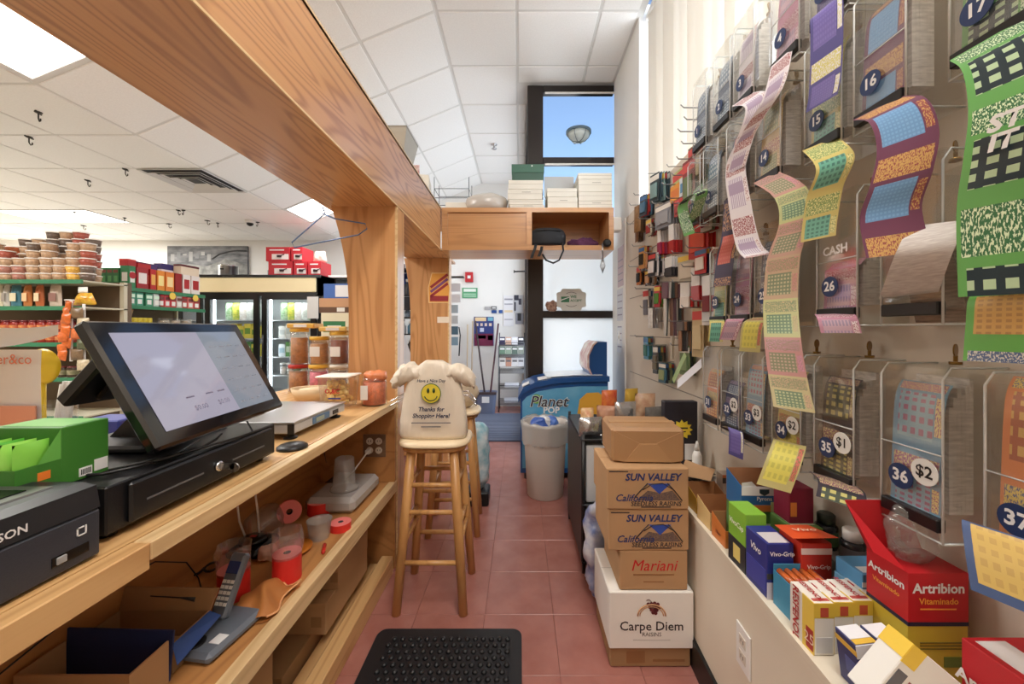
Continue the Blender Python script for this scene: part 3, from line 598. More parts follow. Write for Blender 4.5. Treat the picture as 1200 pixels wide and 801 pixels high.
# cordless phone with base
t = thing('cordless_phone', 'silver cordless phone leaning in its grey base', 'phone', pZ(262, 760, ZS)+Vector((-.03,.03,0)), (0,0,-.15))
mph = M('phone_grey', (108,116,128), .35, .2)
MB().box(-.055,.05,-.08,.09,0,.028,c=.01).build('base', mph, t)
PH = Matrix.Translation((-.038,.03,.028)) @ Matrix.Rotation(math.radians(-28),4,'X')
hs = MB().box(-.024,.024,-.012,.012,0,.155,c=.006,T=PH).build('handset', mph, t)
MB().box(-.018,.018,-.0135,-.012,.105,.135,T=PH).build('screen', M('phone_screen', (40,60,110), .2), hs)
kk = MB()
for i in range(3):
    for j in range(5): kk.box(-.017+.0125*i,-.0075+.0125*i,-.0137,-.012,.03+.013*j,.038+.013*j,T=PH)
kk.build('keypad', m_print_w, hs)
MB().box(.012,.04,-.045,-.015,.028,.0295).build('dock_button', m_print_w, t); MB().lathe([(.022,.028),(.022,.032)],18,c=(-.02,-.05,0)).build('speaker_grille', m_black, t)
# scissors
t = thing('scissors', 'black handled scissors lying behind the phone', 'scissors', pZ(232, 683, ZS)+Vector((-.03,.06,.002)), (0,0,.5))
for sg in (1,-1): MB().tube([(.02*sg+.018*math.cos(q*PI/6)*1.0, .028*math.sin(q*PI/6), .008) for q in range(13)], .004, 6).build('handle', m_black, t)
MB().box(-.006,.0,.028,.15,.005,.008).box(.0,.006,.028,.15,.008,.011).build('blade', m_steel, t)
# leather glove / pouch
t = thing('leather_pouch', 'brown leather pouch with a stitched edge hanging over the shelf edge', 'pouch', pZ(318, 716, ZS)-Vector((.03,-.03,-.002)))
def lf(a, b):
    x = -.075+.12*a; y = -.07+.15*b; z = .012+.03*math.sin(PI*a)*math.sin(PI*b)+.008*math.sin(9*a+5*b)
    return (x+.01*math.sin(8*b), y+.012*math.sin(6*a), z)
ml = M('brown_leather', (176,112,56), .6, bump=.2, bs=60)
MB().surf(lf, 14, 14).surf(lambda a, b: (lf(a,b)[0], lf(a,b)[1], .002+0*a), 14, 14).build('leather', ml, t)
MB().tube([lf(1, k/10) for k in range(11)]+[lf(1-k/6, 1) for k in range(1, 7)], .0028, 6).build('piping', M('tan_piping', (220,160,110), .6), t)
# orange dish, black tape dispenser, marker, tissue
tag(MB().lathe([(.03,0),(.065,.012),(.067,.015),(.03,.005)], 24).build('amber_dish', M('amber_plastic', (206,120,40), .25), None, pZ(350, 662, ZS)-Vector((.07,-.08,0))), 'shallow amber plastic dish behind the front red roll', 'dish')
t = thing('tape_dispenser', 'black round tape gadget against the back panel', 'dispenser', pZ(310, 655, ZS)-Vector((.08,-.06,0)))
MB().box(-.06,.06,-.07,.07,0,.03,c=.012).build('body', m_black, t); MB().lathe([(.045,.03),(.045,.045),(.03,.05)], 22).build('wheel', m_blackg, t); MB().box(-.01,.01,-.006,.006,.05,.0515).build('red_mark', m_print_r, t)
tag(MB().tube([(0,0,.007),(.02,-.05,.007),(.022,-.055,.007)], [.007,.007,.003], 10).build('marker_pen', M('marker_red', (196,44,34), .4), None, pZ(382, 640, ZS)-Vector((.005,-.0,0))), 'red marker pen lying at the shelf edge', 'marker')
tag(blob(MB(), .06, .05, .05, .012, seed=3, sc=40).build('tissue', M('tissue_pink', (232,200,186), .8), None, pZ(322, 668, ZS)-Vector((.06,-.06,0))), 'crumpled pale tissue beside the amber dish', 'tissue')
tag(blob(MB(), .15, .12, .11, .018, seed=5).build('plastic_bag', clear('shrink_wrap'), None, (-.99, 1.50, ZS), (0,0,1.45)), 'crumpled clear bag between the rolls and the back panel', 'plastic bag')
# opened boxes near the camera
md = M('box_navy', (30,44,92), .6); mkb = m_card2
t = thing('opened_box', 'opened brown box with a raised marked flap standing before the phone', 'box', (-.935, .91, ZS))
MB().box(-.125,.115,0,.004,0,.07).box(-.125,-.121,.004,.11,0,.07).box(.111,.115,.004,.11,0,.07).box(-.125,.115,.11,.114,0,.07).box(-.121,.111,.004,.11,0,.003).build('carton', mkb, t)
MB().add([(-.125,.11,.07),(.115,.11,.07),(.127,.125,.118),(-.125,.125,.122),(-.125,.114,.07),(.115,.114,.07),(.127,.129,.118),(-.125,.129,.122)], [(0,1,2,3),(7,6,5,4),(0,4,5,1),(1,5,6,2),(2,6,7,3),(3,7,4,0)]).build('raised_flap', mkb, t)
MB().tube([(-.05,.119,.102),(.03,.119,.098),(.07,.1185,.094)], [.0012,.002,.006], 6).build('pen_mark', m_print_k, t)
MB().add([(.115,.0,.07),(.115,.11,.07),(.14,.115,.055),(.14,-.015,.035),(.115,.0,.068),(.115,.11,.068),(.14,.115,.053),(.14,-.015,.033)], [(0,1,2,3),(7,6,5,4),(0,4,5,1),(1,5,6,2),(2,6,7,3)]).build('side_flap', C((44,78,146)), t)
t = thing('opened_box', 'small opened brown box with a navy flap at the bottom left', 'box', (-.93, .80, ZS))
MB().box(-.12,.12,0,.004,0,.095).box(-.12,-.116,.004,.09,0,.095).box(.116,.12,.004,.09,0,.095).box(-.116,.116,.004,.09,0,.003).build('carton', m_card, t)
MB().add([(-.12,.09,0),(.12,.09,0),(.125,.097,.112),(-.122,.097,.118),(-.12,.094,0),(.12,.094,0),(.125,.101,.112),(-.122,.101,.118)], [(0,1,2,3),(7,6,5,4),(0,4,5,1),(1,5,6,2),(2,6,7,3),(3,7,4,0)]).build('navy_flap', md, t)
# cables and outlet
for i, (pts, lab) in enumerate((
    ([(-1.055,.72,.56),(-1.05,.9,.60),(-1.045,1.0,.615),(-1.04,1.1,.61),(-1.02,1.18,.56),(-1.0,1.2,.50),(-.98,1.19,.463)], 'thin black cable looping along the back panel behind the phone'),
    ([(-1.055,1.42,.85),(-1.05,1.42,.7),(-1.04,1.43,.56),(-1.02,1.45,.463)], 'white cord hanging from the counter, left of the pair'),
    ([(-1.055,1.5,.85),(-1.04,1.5,.72),(-1.0,1.47,.58),(-.97,1.44,.463)], 'white cord hanging from the counter, right of the pair'),
    ([(-1.05,1.9,.83),(-1.0,1.95,.7),(-.98,1.95,.6)], 'short black cord hanging by the outlet'),
    ([(-1.04,.66,.57),(-1.0,.69,.585),(-.96,.71,.59),(-.95,.735,.585),(-.97,.75,.575),(-1.0,.74,.57)], 'black twisted cord at the lower left corner'))):
    tag(MB().tube(pts, .0035 if 'white' in lab else .002, 6).build('power_cord', m_white if 'white' in lab else m_black, None), lab, 'cord')
tag(MB().tube([(-1.04,.62,.62),(-1.0,.68,.60),(-.97,.72,.55),(-1.0,.75,.475)], .011, 10).build('grey_hose', M('grey_hose', (150,158,162), .4), None), 'thick grey hose at the lower left corner under the counter', 'hose')
t = thing('wall_outlet', 'brown four-socket outlet on the panel under the counter end', 'outlet', (-.775, 2.0545, .655))
MB().box(-.06,.06,-.006,0,-.06,.06,c=.002).build('plate', M('outlet_brown', (120,92,70), .4), t)
for x in (-.024,.024):
    for z in (-.024,.024):
        s_ = MB().lathe([(.018,0),(.018,.004)], 18, T=Matrix.Translation((x,-.005,z)) @ Matrix.Rotation(PI/2,4,'X')).build('socket', M('ivory', (214,206,192), .4), t)
        MB().box(x-.008,x-.005,-.0098,-.009,z-.003,z+.006).box(x+.005,x+.008,-.0098,-.009,z-.003,z+.006).build('slots', m_print_k, s_)
t = thing('plug_lead', 'white plug and lead in the outlet under the counter', 'plug', (-.80, 2.04, .63))
MB().box(-.012,.012,-.026,.004,-.012,.012,c=.004).build('plug', m_white, t); MB().tube([(0,-.02,0),(-.01,-.05,-.02),(-.04,-.09,-.07),(-.06,-.14,-.098)], .004, 6).build('lead', m_white, t)
# cartons stored under the lower shelf
def shipbox(lab, x0, x1, y0, y1, z0, z1, m=m_card, tape=True, cat='box', name='cardboard_box', rz=0):
    t = thing(name, lab, cat, ((x0+x1)/2, (y0+y1)/2, z0), (0,0,rz)); w = (x1-x0)/2; d = (y1-y0)/2; h = z1-z0
    MB().box(-w, w, -d, d, 0, h, c=.003).build('carton', m, t)
    if tape: MB().box(-w, w, -.025, .025, h, h+.0008).build('tape', M('packing_tape', (186,150,108), .25), t)
    return t
t = shipbox('flat cardboard box, upper one of the pair under the shelf', -1.0, -.735, 1.56, 1.86, .22, .33); MB().box(.10,.13,-.1505,-.15,.03,.07).build('printed_mark', m_card2, t)
t = shipbox('flat cardboard box, lower one of the pair under the shelf', -1.02, -.745, 1.48, 1.88, .10, .2195); MB().box(.08,.12,-.2005,-.20,.03,.07).build('printed_mark', m_card2, t)
shipbox('long low carton on the floor carrying the flat boxes', -1.04, -.80, 1.30, 1.95, .0, .0995, m_card2)
t = shipbox('large plain carton with a shiny tape seam nearest the camera under the shelf', -1.055, -.80, .95, 1.25, .0, .27); MB().box(.1272,.1278,-.05,-.03,0,.27).build('shiny_tape', clear('shrink_wrap'), t)
# hanger on the beam
t = thing('coat_hanger', 'blue wire coat hanger hanging from the beam by the post', 'hanger', pY(378, 243, 1.95))
q = lambda px, py: pY(px, py, 1.95)-pY(378, 243, 1.95)
MB().tube([q(378,243), q(381,250), q(374,256), q(342,284), q(345,290), q(420,275), q(430,268), q(428,262), q(392,256), q(378,250)], .0035, 8).build('wire', M('blue_wire', (90,116,160), .35, .4), t)
# ================================================================== SHOP FLOOR BEYOND THE COUNTER (LEFT)
m_shelf = M('shelf_steel_beige', (206,200,178), .5); m_green = M('shelf_price_rail_green', (56,124,88), .45)
def carton(name, lab, cat, loc, w, d, h, base, bands=(), rz=0, rx=0, ry=0, txt=None, group=None, c=.0015):
    """printed carton: near-left bottom corner at loc, width along x, depth along y. bands: (face f/l/t, a0, a1, z0, z1, colour)"""
    t = thing(name, lab, cat, loc, (rx, ry, rz), group)
    mb = MB().box(0, w, 0, d, 0, h, 0, c=c); mats = [C(base) if isinstance(base, tuple) else base]; e = .0004
    for (f, a0, a1, z0, z1, col) in bands:
        mats.append(C(col) if isinstance(col, tuple) else col); i = len(mats)-1; e += .00015
        if f == 'f': mb.box(a0*w, a1*w, -e, .001, z0*h, z1*h, i)
        elif f == 'l': mb.box(-e, .001, a0*d, a1*d, z0*h, z1*h, i)
        elif f == 't': mb.box(a0*w, a1*w, z0*d, z1*d, h-.001, h+e, i)
        elif f == 'r': mb.box(w-.001, w+e, a0*d, a1*d, z0*h, z1*h, i)
        elif f == 'a':
            mb.box(a0*w, a1*w, -e, .001, z0*h, z1*h, i); mb.box(-e, .001, a0*d, a1*d, z0*h, z1*h, i); mb.box(w-.001, w+e, a0*d, a1*d, z0*h, z1*h, i)
    mb.build('carton', mats, t)
    for q in (txt or ()):
        s, sz, col, f, a, b_ = q[:6]; kw = q[6] if len(q) > 6 else {}
        m = C(col) if isinstance(col, tuple) else col
        if f == 'f': text(s, sz, m, t, (a*w, -.0022, b_*h), (1,0,0), (0,0,1), **kw)
        elif f == 'l': text(s, sz, m, t, (-.0022, a*d, b_*h), (0,-1,0), (0,0,1), **kw)
        elif f == 'lv': text(s, sz, m, t, (-.0022, a*d, b_*h), (0,0,-1), (0,-1,0), **kw)
        elif f == 't': text(s, sz, m, t, (a*w, b_*d, h+.0022), (1,0,0), (0,1,0), **kw)
        elif f == 'tl': text(s, sz, m, t, (a*w, b_*d, h+.0022), (0,-1,0), (1,0,0), **kw)
        elif f == 'r': text(s, sz, m, t, (w+.0022, a*d, b_*h), (0,1,0), (0,0,1), **kw)
    return t
# ---- gondola facing the camera
G1 = 3.20; s1 = FPX/(G1+.05)
g = thing('shelf_gondola', 'tall green-edged shelf unit stacked with tubs at the far left', 'shelving', (-5.2, G1, 0))
MB().box(-1.4, 1.58, .36, .40, 0, 1.70).build('back_panel', M('gondola_back', (110,92,74), .7), g)
for x in (-.2, 1.56): MB().box(x-.02, x+.02, .33, .36, 0, 1.70).build('upright', m_shelf, g)
for k, z in enumerate((1.68, 1.46, 1.16, .87, .55, .2)):
    sh_ = MB().box(-1.4, 1.58, 0, .36, z-.012, z).build('shelf', m_shelf, g); MB().box(-1.4, 1.58, -.012, 0, z-.03, z+.004).build('price_rail', m_green, sh_)
m_tubc = clear('deli_tub_plastic', (252,250,248), .15, .15, .14); tubl = M('deli_lid', (250,246,240), .35)
tcols = {'b': (186,152,120), 'r': (168,84,66), 'd': (110,92,80), 'y': (232,180,84), 'o': (196,110,64), 'p': (176,120,104)}
def tub_proto(k):
    r = .052; h = .054
    a = MB().lathe([(r*.8,0),(r*.96,h)], 16).build('tub', M('tub_'+k, tcols[k], .35, var=.22, vs=70), mesh=True)
    return a
TP = {k: tub_proto(k) for k in tcols}; TLM = MB().lathe([(.0525,.054),(.0535,.058),(.0535,.062),(.048,.063)], 16).build('lid', tubl, mesh=True)
fr = [(-6, 'bbrbb'), (9, 'bpbr'), (25, 'ppb'), (40.5, 'bbbbd'), (57, 'bbbbb'), (72, 'bbb'), (87.5, 'yybbb'), (103, 'ddrrb')]
bk = [(0, 'robrr'), (16, 'rrrro'), (32, 'bbdbbd'), (48, 'bbbbbb'), (63.5, 'bbbbbdd'), (79, 'bbbbddb'), (94.5, 'rrbbrrr'), (110, 'bbrrdd')]
names = {'b': 'brown nuts', 'r': 'red chilli', 'd': 'dark seeds', 'y': 'yellow candy', 'o': 'orange candy', 'p': 'pink-brown nuts'}
for ri, (row, dep) in enumerate(((fr, .07), (bk, .20))):
    sc1 = FPX/(G1+dep)
    for ci, (px, st_) in enumerate(row):
        for li, k in enumerate(st_):
            t = thing('deli_tub', 'clear deli tub of %s, %s row, %s stack from left, %s up' % (names[k], ('front', 'back')[ri], ORD[ci], ORD[li]), 'tub', ((px-VX)/sc1+rnd(-.0015,.0015), G1+dep+rnd(-.005,.005), 1.6805+.0635*li), (0,0,rnd(0,3)), 'stacked deli tubs')
            put('tub', TP[k], t); put('lid', TLM, t)
# bags on the second shelf
for i, (x0, x1, c1, c2, lab) in enumerate(((-8,4,(214,206,180),(180,190,150),'cream bag at the far left of the second shelf'), (5,12,(210,204,196),(160,150,140),'narrow pale bag on the second shelf'), (13,26,(70,124,140),(226,214,180),'teal bag with pale print on the second shelf'), (28,38,(196,122,66),(236,196,150),'orange bag, left of the two on the second shelf'), (42,52,(188,104,60),(238,214,176),'orange bag leaning, right of the two on the second shelf'), (58,73,(206,188,172),(150,110,100),'cream and brown coffee bag on the second shelf'))):
    s_ = FPX/(G1+.1); X = ((x0+x1)/2-VX)/s_; w = (x1-x0)/s_
    t = thing('coffee_bag', lab, 'bag', (X, G1+.1, 1.4605))
    pillow(MB(), w, .19, .05, taper=.15, seed=i, crump=.004).build('bag', C(c1, .35), t); MB().box(-w*.28, w*.28, -.028, -.026, .05, .12).build('print', C(c2), t)
t = thing('deli_tub', 'lone clear tub at the right end of the second shelf', 'tub', ((80-VX)/s1, G1+.09, 1.4605)); put('tub', TP['p'], t); put('lid', TLM, t)
# red jars two high
jm = MB().lathe([(.033,0),(.036,.008),(.036,.06),(.03,.072),(.03,.078)], 14, 0).lathe([(.0366,.022),(.0366,.052)], 14, 1, cap=False).build('jar_body', [M('red_salsa', (150,40,30), .25), M('salsa_label', (226,160,90), .5, c2=(170,52,40), vs=40)], mesh=True)
jl = MB().lathe([(.032,.078),(.032,.092),(.028,.094)], 14).build('lid', M('jar_lid_maroon', (112,34,40), .35), mesh=True)
for lv in range(2):
    for i in range(9):
        t = thing('salsa_jar', 'red salsa jar, %s tier on the third shelf, %s from left' % (('lower', 'upper')[lv], ORD[i]), 'jar', ((-4+10.6*i-VX)/s1, G1+.06, 1.1605+.0945*lv), group='salsa jars on the third shelf')
        put('jar', jm, t); put('lid', jl, t)
# darker jars below
jd = MB().lathe([(.033,0),(.036,.008),(.036,.075),(.03,.085),(.03,.095)], 14, 0).lathe([(.0366,.022),(.0366,.06)], 14, 1, cap=False).build('jar_body', [M('dark_sauce', (70,52,40), .25), M('sauce_label', (170,160,130), .5, c2=(90,96,60), vs=40)], mesh=True)
for i in range(9):
    t = thing('sauce_jar', 'dark sauce jar on the fourth shelf, %s from left' % ORD[i], 'jar', ((-4+11*i-VX)/s1, G1+.06, .8705), group='sauce jars on the fourth shelf'); put('jar', jd, t); put('lid', jl, t)
# clip strip with orange bags and yellow tray at the gondola corner
t = thing('clip_strip', 'clip strip hung with overlapping orange snack bags', 'snack strip', pY(83, 352, G1-.018))
MB().box(-.012, .012, 0, .004, -.5, .0).build('strip', m_white, t)
for i in range(9):
    MC_ = M('orange_snack_bag', (206,104,46), .3, var=.25, vs=40)
    pillow(MB(), .075-.03*(i < 2), .085, .03, crump=.006, seed=i, T=Matrix.Translation((rnd(-.006,.006)-.004*i, -.02-.008*(i % 3), -.05-.05*i-.04)) @ Matrix.Rotation(.15*(-1)**i, 4, 'Y')).build('snack_bag', MC_, t)
t = thing('snack_tray', 'yellow foil tray hooked on the shelf corner above the orange strip', 'snack pack', pY(100, 357, G1+.03))
pillow(MB(), .2, .10, .07, taper=.45, crump=.008, seed=2).build('tray', M('yellow_foil', (226,190,60), .25, c2=(200,130,50), vs=30), t); pillow(MB(), .08, .05, .03, crump=.01, T=Matrix.Translation((-.02,0,.1))).build('paper_top', m_white, t)
t = thing('clip_strip', 'clip strip of small mixed snack packets right of the orange one', 'snack strip', pY(98, 356, G1-.018))
MB().box(-.012, .012, 0, .004, -.62, .0).build('strip', m_white, t)
for i in range(6):
    pillow(MB(), .1, .09, .04, crump=.01, seed=i+20, T=Matrix.Translation(((i % 2)*.05-.03, -.022, -.12-.085*i))).build('snack_packet', M('packet_%d' % (i % 4), ((120,96,70),(196,180,150),(206,110,60),(90,96,70))[i % 4], .35, var=.2, vs=50), t)
for i in range(4):
    tag(pillow(MB(), .055, .165, .03, crump=.006, seed=i+30).build('dried_bundle', M('kraft_packet', (176,150,116), .5, var=.2, vs=40), None, ((120+i*7-VX)/(FPX/3.94), 4.0, 1.3305), (0, math.radians(6+4*i), 0)), 'tan paper packet fanned out at the shelf end, %s from left' % ORD[i], 'packet', 'tan packets at the shelf end')
# ---- second gondola: its long side faces the aisle
g = thing('shelf_gondola', 'green-edged shelf unit with red and green tea boxes', 'shelving', (-4.0, 3.94, 0))
MB().box(-.40, -.36, 0, .95, 0, 1.9).build('back_panel', MC['gondola_back'], g)
for z in (1.70, 1.52, 1.33, 1.05, .7, .3):
    sh_ = MB().box(-.36, 0, 0, .95, z-.015, z).build('shelf', m_shelf, g); MB().box(0, .012, 0, .95, z-.035, z+.004).build('price_rail', m_green, sh_)
    MB().box(-.36, .012, -.012, 0, z-.03, z).build('end_rail', m_shelf, sh_)
for y in (0, .93): MB().box(-.36, -.33, y, y+.02, 0, 1.9).build('upright', m_shelf, g)
X2 = -4.0; s2 = FPX/3.94
for i in range(4):
    carton('tea_box', 'green tea box at the shelf end, %s from left' % ORD[i], 'box', ((110+7.1*i-VX)/s2, 3.945, 1.7005), .06, .1, .2, (44,110,66), (('f',.2,.8,.3,.6,(90,160,100)),('f',.1,.9,.75,.9,(120,60,50)),('f',.3,.7,.1,.2,(200,220,190))), group='green tea boxes at the shelf end')
def side_y(px): return FPX*X2/(px-VX)
row = [(152,160,(52,130,84),(236,236,230),'green box with a white panel and red logo'), (161,175,(166,36,44),(240,226,222),'dark red box with a round white emblem'), (177,184,(190,40,40),(236,180,90),'red box, left of the orange ones'), (185,194,(232,140,50),(246,224,150),'orange box, left of the two'), (195,205,(226,130,56),(250,220,160),'orange box, right of the two'), (206,214,(150,30,36),(150,30,36),'plain maroon box'), (215,224,(236,226,222),(170,36,44),'white and red striped box, left of the two'), (225,235,(234,224,220),(170,36,44),'white and red striped box, right of the two')]
for (a, b, c1, c2, lab) in row:
    y0 = side_y(a); y1 = side_y(b)
    t = carton('tea_box', lab+' on the upper tea shelf', 'box', (X2-.10, y0, 1.7005), .095, y1-y0-.004, .225, c1, (('r',.15,.85,.25,.75,c2),('f',.2,.8,.3,.7,c2)), group='boxes on the upper tea shelf')
    if 'emblem' in lab or 'logo' in lab:
        e_ = MB(); disc(e_, (.0957, (y1-y0)/2, .13), (0,1,0), (0,0,1), .035, 0); e_.build('emblem', C((176,36,44) if 'logo' in lab else (238,230,226)), t)
for (a, b, z, h, c1, c2, lab) in ((140,163,1.9265,.07,(176,34,40),(206,60,60),'red flat box lying on the tea boxes, left one'), (164,180,1.9265,.05,(186,40,44),(150,30,36),'red flat box lying on the tea boxes, right one'), (166,192,1.9265,.13,(232,226,224),(70,52,110),'white carton with a purple lid stripe on the tea boxes'), (196,212,1.9265,.16,(234,226,226),(60,50,110),'white carton with a dark blue top stripe'), (214,236,1.9265,.12,(232,214,190),(90,30,40),'cream gift carton beside the painting')):
    y0 = side_y(max(a, 152)); y1 = side_y(b); back = 'white' in lab
    carton('gift_carton', lab, 'carton', (X2-(.20 if back else .11)-.0, y0+(.0 if not back else .05), z if not back else 1.7005), .09, y1-y0-.01, h if not back else h+.17, c1, (('a',0,1,.8,1,c2),), group='cartons above the tea boxes')
low = [(152,(70,150,120)),(161,(80,156,128)),(172,(74,150,116)),(181,(200,206,200)),(187,(176,40,48)),(194,(210,70,80)),(201,(190,50,56)),(208,(200,190,180)),(214,(186,44,50)),(221,(214,120,110)),(228,(180,50,56))]
for i, (a, c1) in enumerate(low):
    y0 = side_y(a); y1 = side_y(a+(7.5 if i > 3 else 9))
    carton('spice_box', 'small box on the middle tea shelf, %s from left' % ORD[i], 'box', (X2-.08, y0, 1.5205), .07, y1-y0-.008, .14, c1, (('r',.2,.8,.15,.5,(236,232,226)),('r',.1,.9,.6,.85,(120,60,60) if i > 3 else (220,240,220))), group='boxes on the middle tea shelf')
for i in range(5):
    y0 = side_y(152+i*6)
    tag(MB().lathe([(.03,0),(.033,.006),(.033,.06),(.03,.066)], 14).build('yellow_tin', M('tin_yellow', (226,206,60), .4, c2=(196,170,40), vs=60), None, (X2-.05, y0+.03, 1.3305)), 'small yellow tin on the lower tea shelf, %s from left' % ORD[i], 'tin', 'yellow tins')
for i in range(3):
    jar('glass_bowl', 'clear lidded bowl on the lower tea shelf, %s from left' % ORD[i], 'bowl', (X2-.08, side_y(200+i*13), 1.3305), .055, .07, [snack((196,180,160)), snack((150,150,140))], None, .6)
for i, (a, z) in enumerate(((201, 1.655), (228, 1.655))):
    e_ = MB(); disc(e_, (0,0,0), (0,1,0), (0,0,1), .04); tag(e_.build('price_tag', C((240,204,90)), None, (X2+.0125, side_y(a), z)), 'round yellow price tag on the tea shelf rail, %s one' % ('left', 'right')[i], 'price tag')
# ---- painting on the back wall
t = thing('painting', 'grey landscape canvas of a bridge and town on the back wall', 'painting', pY(244, 305, 6.40))
mp_ = M('painting_grey', (130,130,132), .6, c2=(60,62,66), vs=5, stretch=(1,1,3)); 
MB().box(-.66, .66, -.02, .015, -.235, .235).build('canvas', mp_, t)
MB().prism([(-.66,-.2),(-.3,-.06),(.0,-.1),(.3,.02),(.66,-.08),(.66,-.234),(-.66,-.234)], -.0215, -.02, ax='y').build('river_bank', M('painting_dark', (84,86,84), .6, c2=(150,150,146), vs=9), t)
MB().tube([(.08,-.022,.02),(.2,-.022,.10),(.35,-.022,.14),(.5,-.022,.16),(.65,-.022,.15)], .012, 6).build('bridge', M('painting_bridge', (58,58,60), .6), t)
for i in range(7): MB().box(-.6+i*.1, -.54+i*.1, -.0222, -.0215, -.02+.05*(i % 3), .1+.04*(i % 2)).build('house', C(((142,142,140),(112,114,116),(156,154,150))[i % 3]), t)
# ---- glass door fridge
YF = 5.15; sF = FPX/YF
fr_ = thing('glass_door_fridge', 'black double glass door fridge with a cream header', 'fridge', (-2.67, YF, 0))
m_fb = M('fridge_black', (22,22,24), .3)
MB().box(-2.4, 0, .62, .70, 0, 2.0).build('back', m_fb, fr_); MB().box(-.05, 0, .03, .62, 0, 2.0).build('side', m_fb, fr_); MB().box(-2.4, 0, .03, .62, 1.72, 2.0).build('top', m_fb, fr_); MB().box(-2.4, 0, .03, .62, 0, .12).build('plinth', m_fb, fr_); MB().box(-2.4, -2.35, .03, .62, .12, 1.72).build('side', m_fb, fr_)
MB().box(-2.4, -.06, .0, .03, 1.77, 1.965, c=.01).build('header_panel', M('cream_header', (238,220,176), .4, em=.15), fr_); MB().box(-2.4, 0, -.005, .03, 1.965, 2.0).build('top_trim', m_fb, fr_)
m_fin = M('fridge_inner_white', (226,230,230), .5)
MB().box(-2.35, -.05, .60, .62, .12, 1.72).build('inner_back', m_fin, fr_)
sh_z = (1.40, 1.15, .90, .65, .40, .15)
for z in sh_z: MB().box(-2.35, -.05, .10, .60, z-.012, z).build('wire_shelf', M('fridge_shelf', (200,204,206), .4), fr_)
m_led = M('fridge_led', (240,248,255), .5, em=9)
for a, b in ((-.78, -.06), (-1.54, -.82), (-2.3, -1.58)):
    d_ = MB().box(a, a+.07, 0, .03, .12, 1.74).box(b-.07, b, 0, .03, .12, 1.74).box(a+.07, b-.07, 0, .03, 1.67, 1.74).box(a+.07, b-.07, 0, .03, .12, .22).build('door', m_fb, fr_)
    MB().box(a+.07, b-.07, .012, .016, .22, 1.67).build('pane', m_glass, d_); MB().tube([(a+.035,-.03,.8),(a+.035,-.03,1.2)], .01, 8).build('handle', m_black, d_)
    MB().box(a+.075, a+.095, .05, .07, .2, 1.68).build('light_strip', m_led, fr_)
fc = [((96,150,84),(200,214,190)), ((170,190,150),(90,140,70)), ((226,226,218),(190,196,190)), ((232,216,90),(120,160,70)), ((214,224,226),(150,180,190)), ((110,150,100),(236,180,110)), ((236,232,226),(200,190,180))]
cnt = 0
for di, (a, b) in enumerate(((-.78,-.06),(-1.54,-.82))):
    for zi, z in enumerate(sh_z[:4]+(1.40,)):
        if zi == 4: continue
        n = 5
        for i in range(n):
            c1, c2 = fc[(i*3+zi*2+di) % 7] if zi != 1 else fc[3 if di == 1 else 2]
            X = -2.67+a+.13+(b-a-.24)*(i+.5)/n; lab = 'chilled %s in the %s fridge door, %s shelf, %s from left' % (('salad bag','carton','white tub','bottle pack')[zi], ('right','left')[di], ORD[zi], ORD[i])
            if zi == 0:
                tag(pillow(MB(), .092, .24, .08, crump=.006, seed=cnt).build('salad_bag', M('salad_%d' % (cnt % 4), c1, .35, c2=c2, vs=35), None, (X, YF+.20, z+.001)), lab, 'salad bag', 'bags in the fridge')
            elif zi == 3:
                jar('chilled_jar', lab, 'jar', (X, YF+.19, z+.001), .05, .14, [snack(c1), snack(c2)], m_white, .9, group='jars in the fridge', n=12)
            else:
                carton('chilled_carton', lab, 'carton', (X-.045, YF+.15, z+.001), .092, .1, .17+.03*(i % 2), c1, (('f',.1,.9,.3,.7,c2),), group='cartons in the fridge')
            cnt += 1
tag(MB().box(0,.15,-.004,0,0,.29,c=.001).build('notice_card', m_print_w, None, pY(360, 373, YF-.006)), 'white notice card on the right side of the fridge door', 'notice')
# things on top of the fridge
ZF = 2.0
t = thing('steel_pot', 'stainless steel pot on top of the fridge', 'pot', ((251-VX)/sF, YF+.25, ZF)); MB().lathe([(.11,0),(.115,.01),(.115,.15),(.12,.155)], 24).build('pot', m_steel, t); MB().lathe([(.118,.155),(.08,.175),(.02,.185)], 24).build('lid', m_chrome, t); MB().box(-.02,.02,-.125,-.113,.09,.11).build('badge', m_black, t)
tag(MB().lathe([(.05,0),(.055,.01),(.055,.09),(.045,.1)], 18).build('black_canister', m_black, None, ((305-VX)/sF, YF+.25, ZF)), 'small black canister beside the red cookware boxes', 'canister')
bx = [(311,340,0,'lower left red cookware box with a pot picture'), (341,357,0,'lower middle red cookware box'), (358,374,0,'lower right red cookware box'), (308,337,1,'upper left red cookware box with a pot picture'), (338,352,1,'upper right red cookware box')]
for (a, b, lv, lab) in bx:
    w = (b-a)/sF; h = .19
    t = carton('cookware_box', lab, 'box', ((a-VX)/sF, YF+.06, ZF+.001+lv*(h+.002)), w-.006, .28, h, (190,34,48), (('f',.25,.95,.12,.5,(236,226,226)),), group='red cookware boxes on the fridge')
    MB().lathe([(.03,0),(.035,.02),(.035,.03)], 14, c=(w*.55,-.012+.02,.05)).tube([(w*.55,-.004,.07),(w*.55+.07,-.004,.09)], .006, 6).build('pot_picture', C((60,40,44)), t)
    MB().box(w*.15,w*.75,-.0014,0,.142,.158).build('printed_line', m_print_w, t)
tag(pillow(MB(), .2, .16, .1, crump=.02, taper=.3, seed=41).build('wrapped_bundle', M('pinkish_wrap', (226,196,186), .5), None, ((366-VX)/sF, YF+.2, ZF+.193)), 'pale wrapped bundle on the red boxes', 'bundle')
t = thing('white_kettle', 'white rice cooker at the right end of the fridge top', 'rice cooker', ((404-VX)/sF, YF+.45, ZF)); 
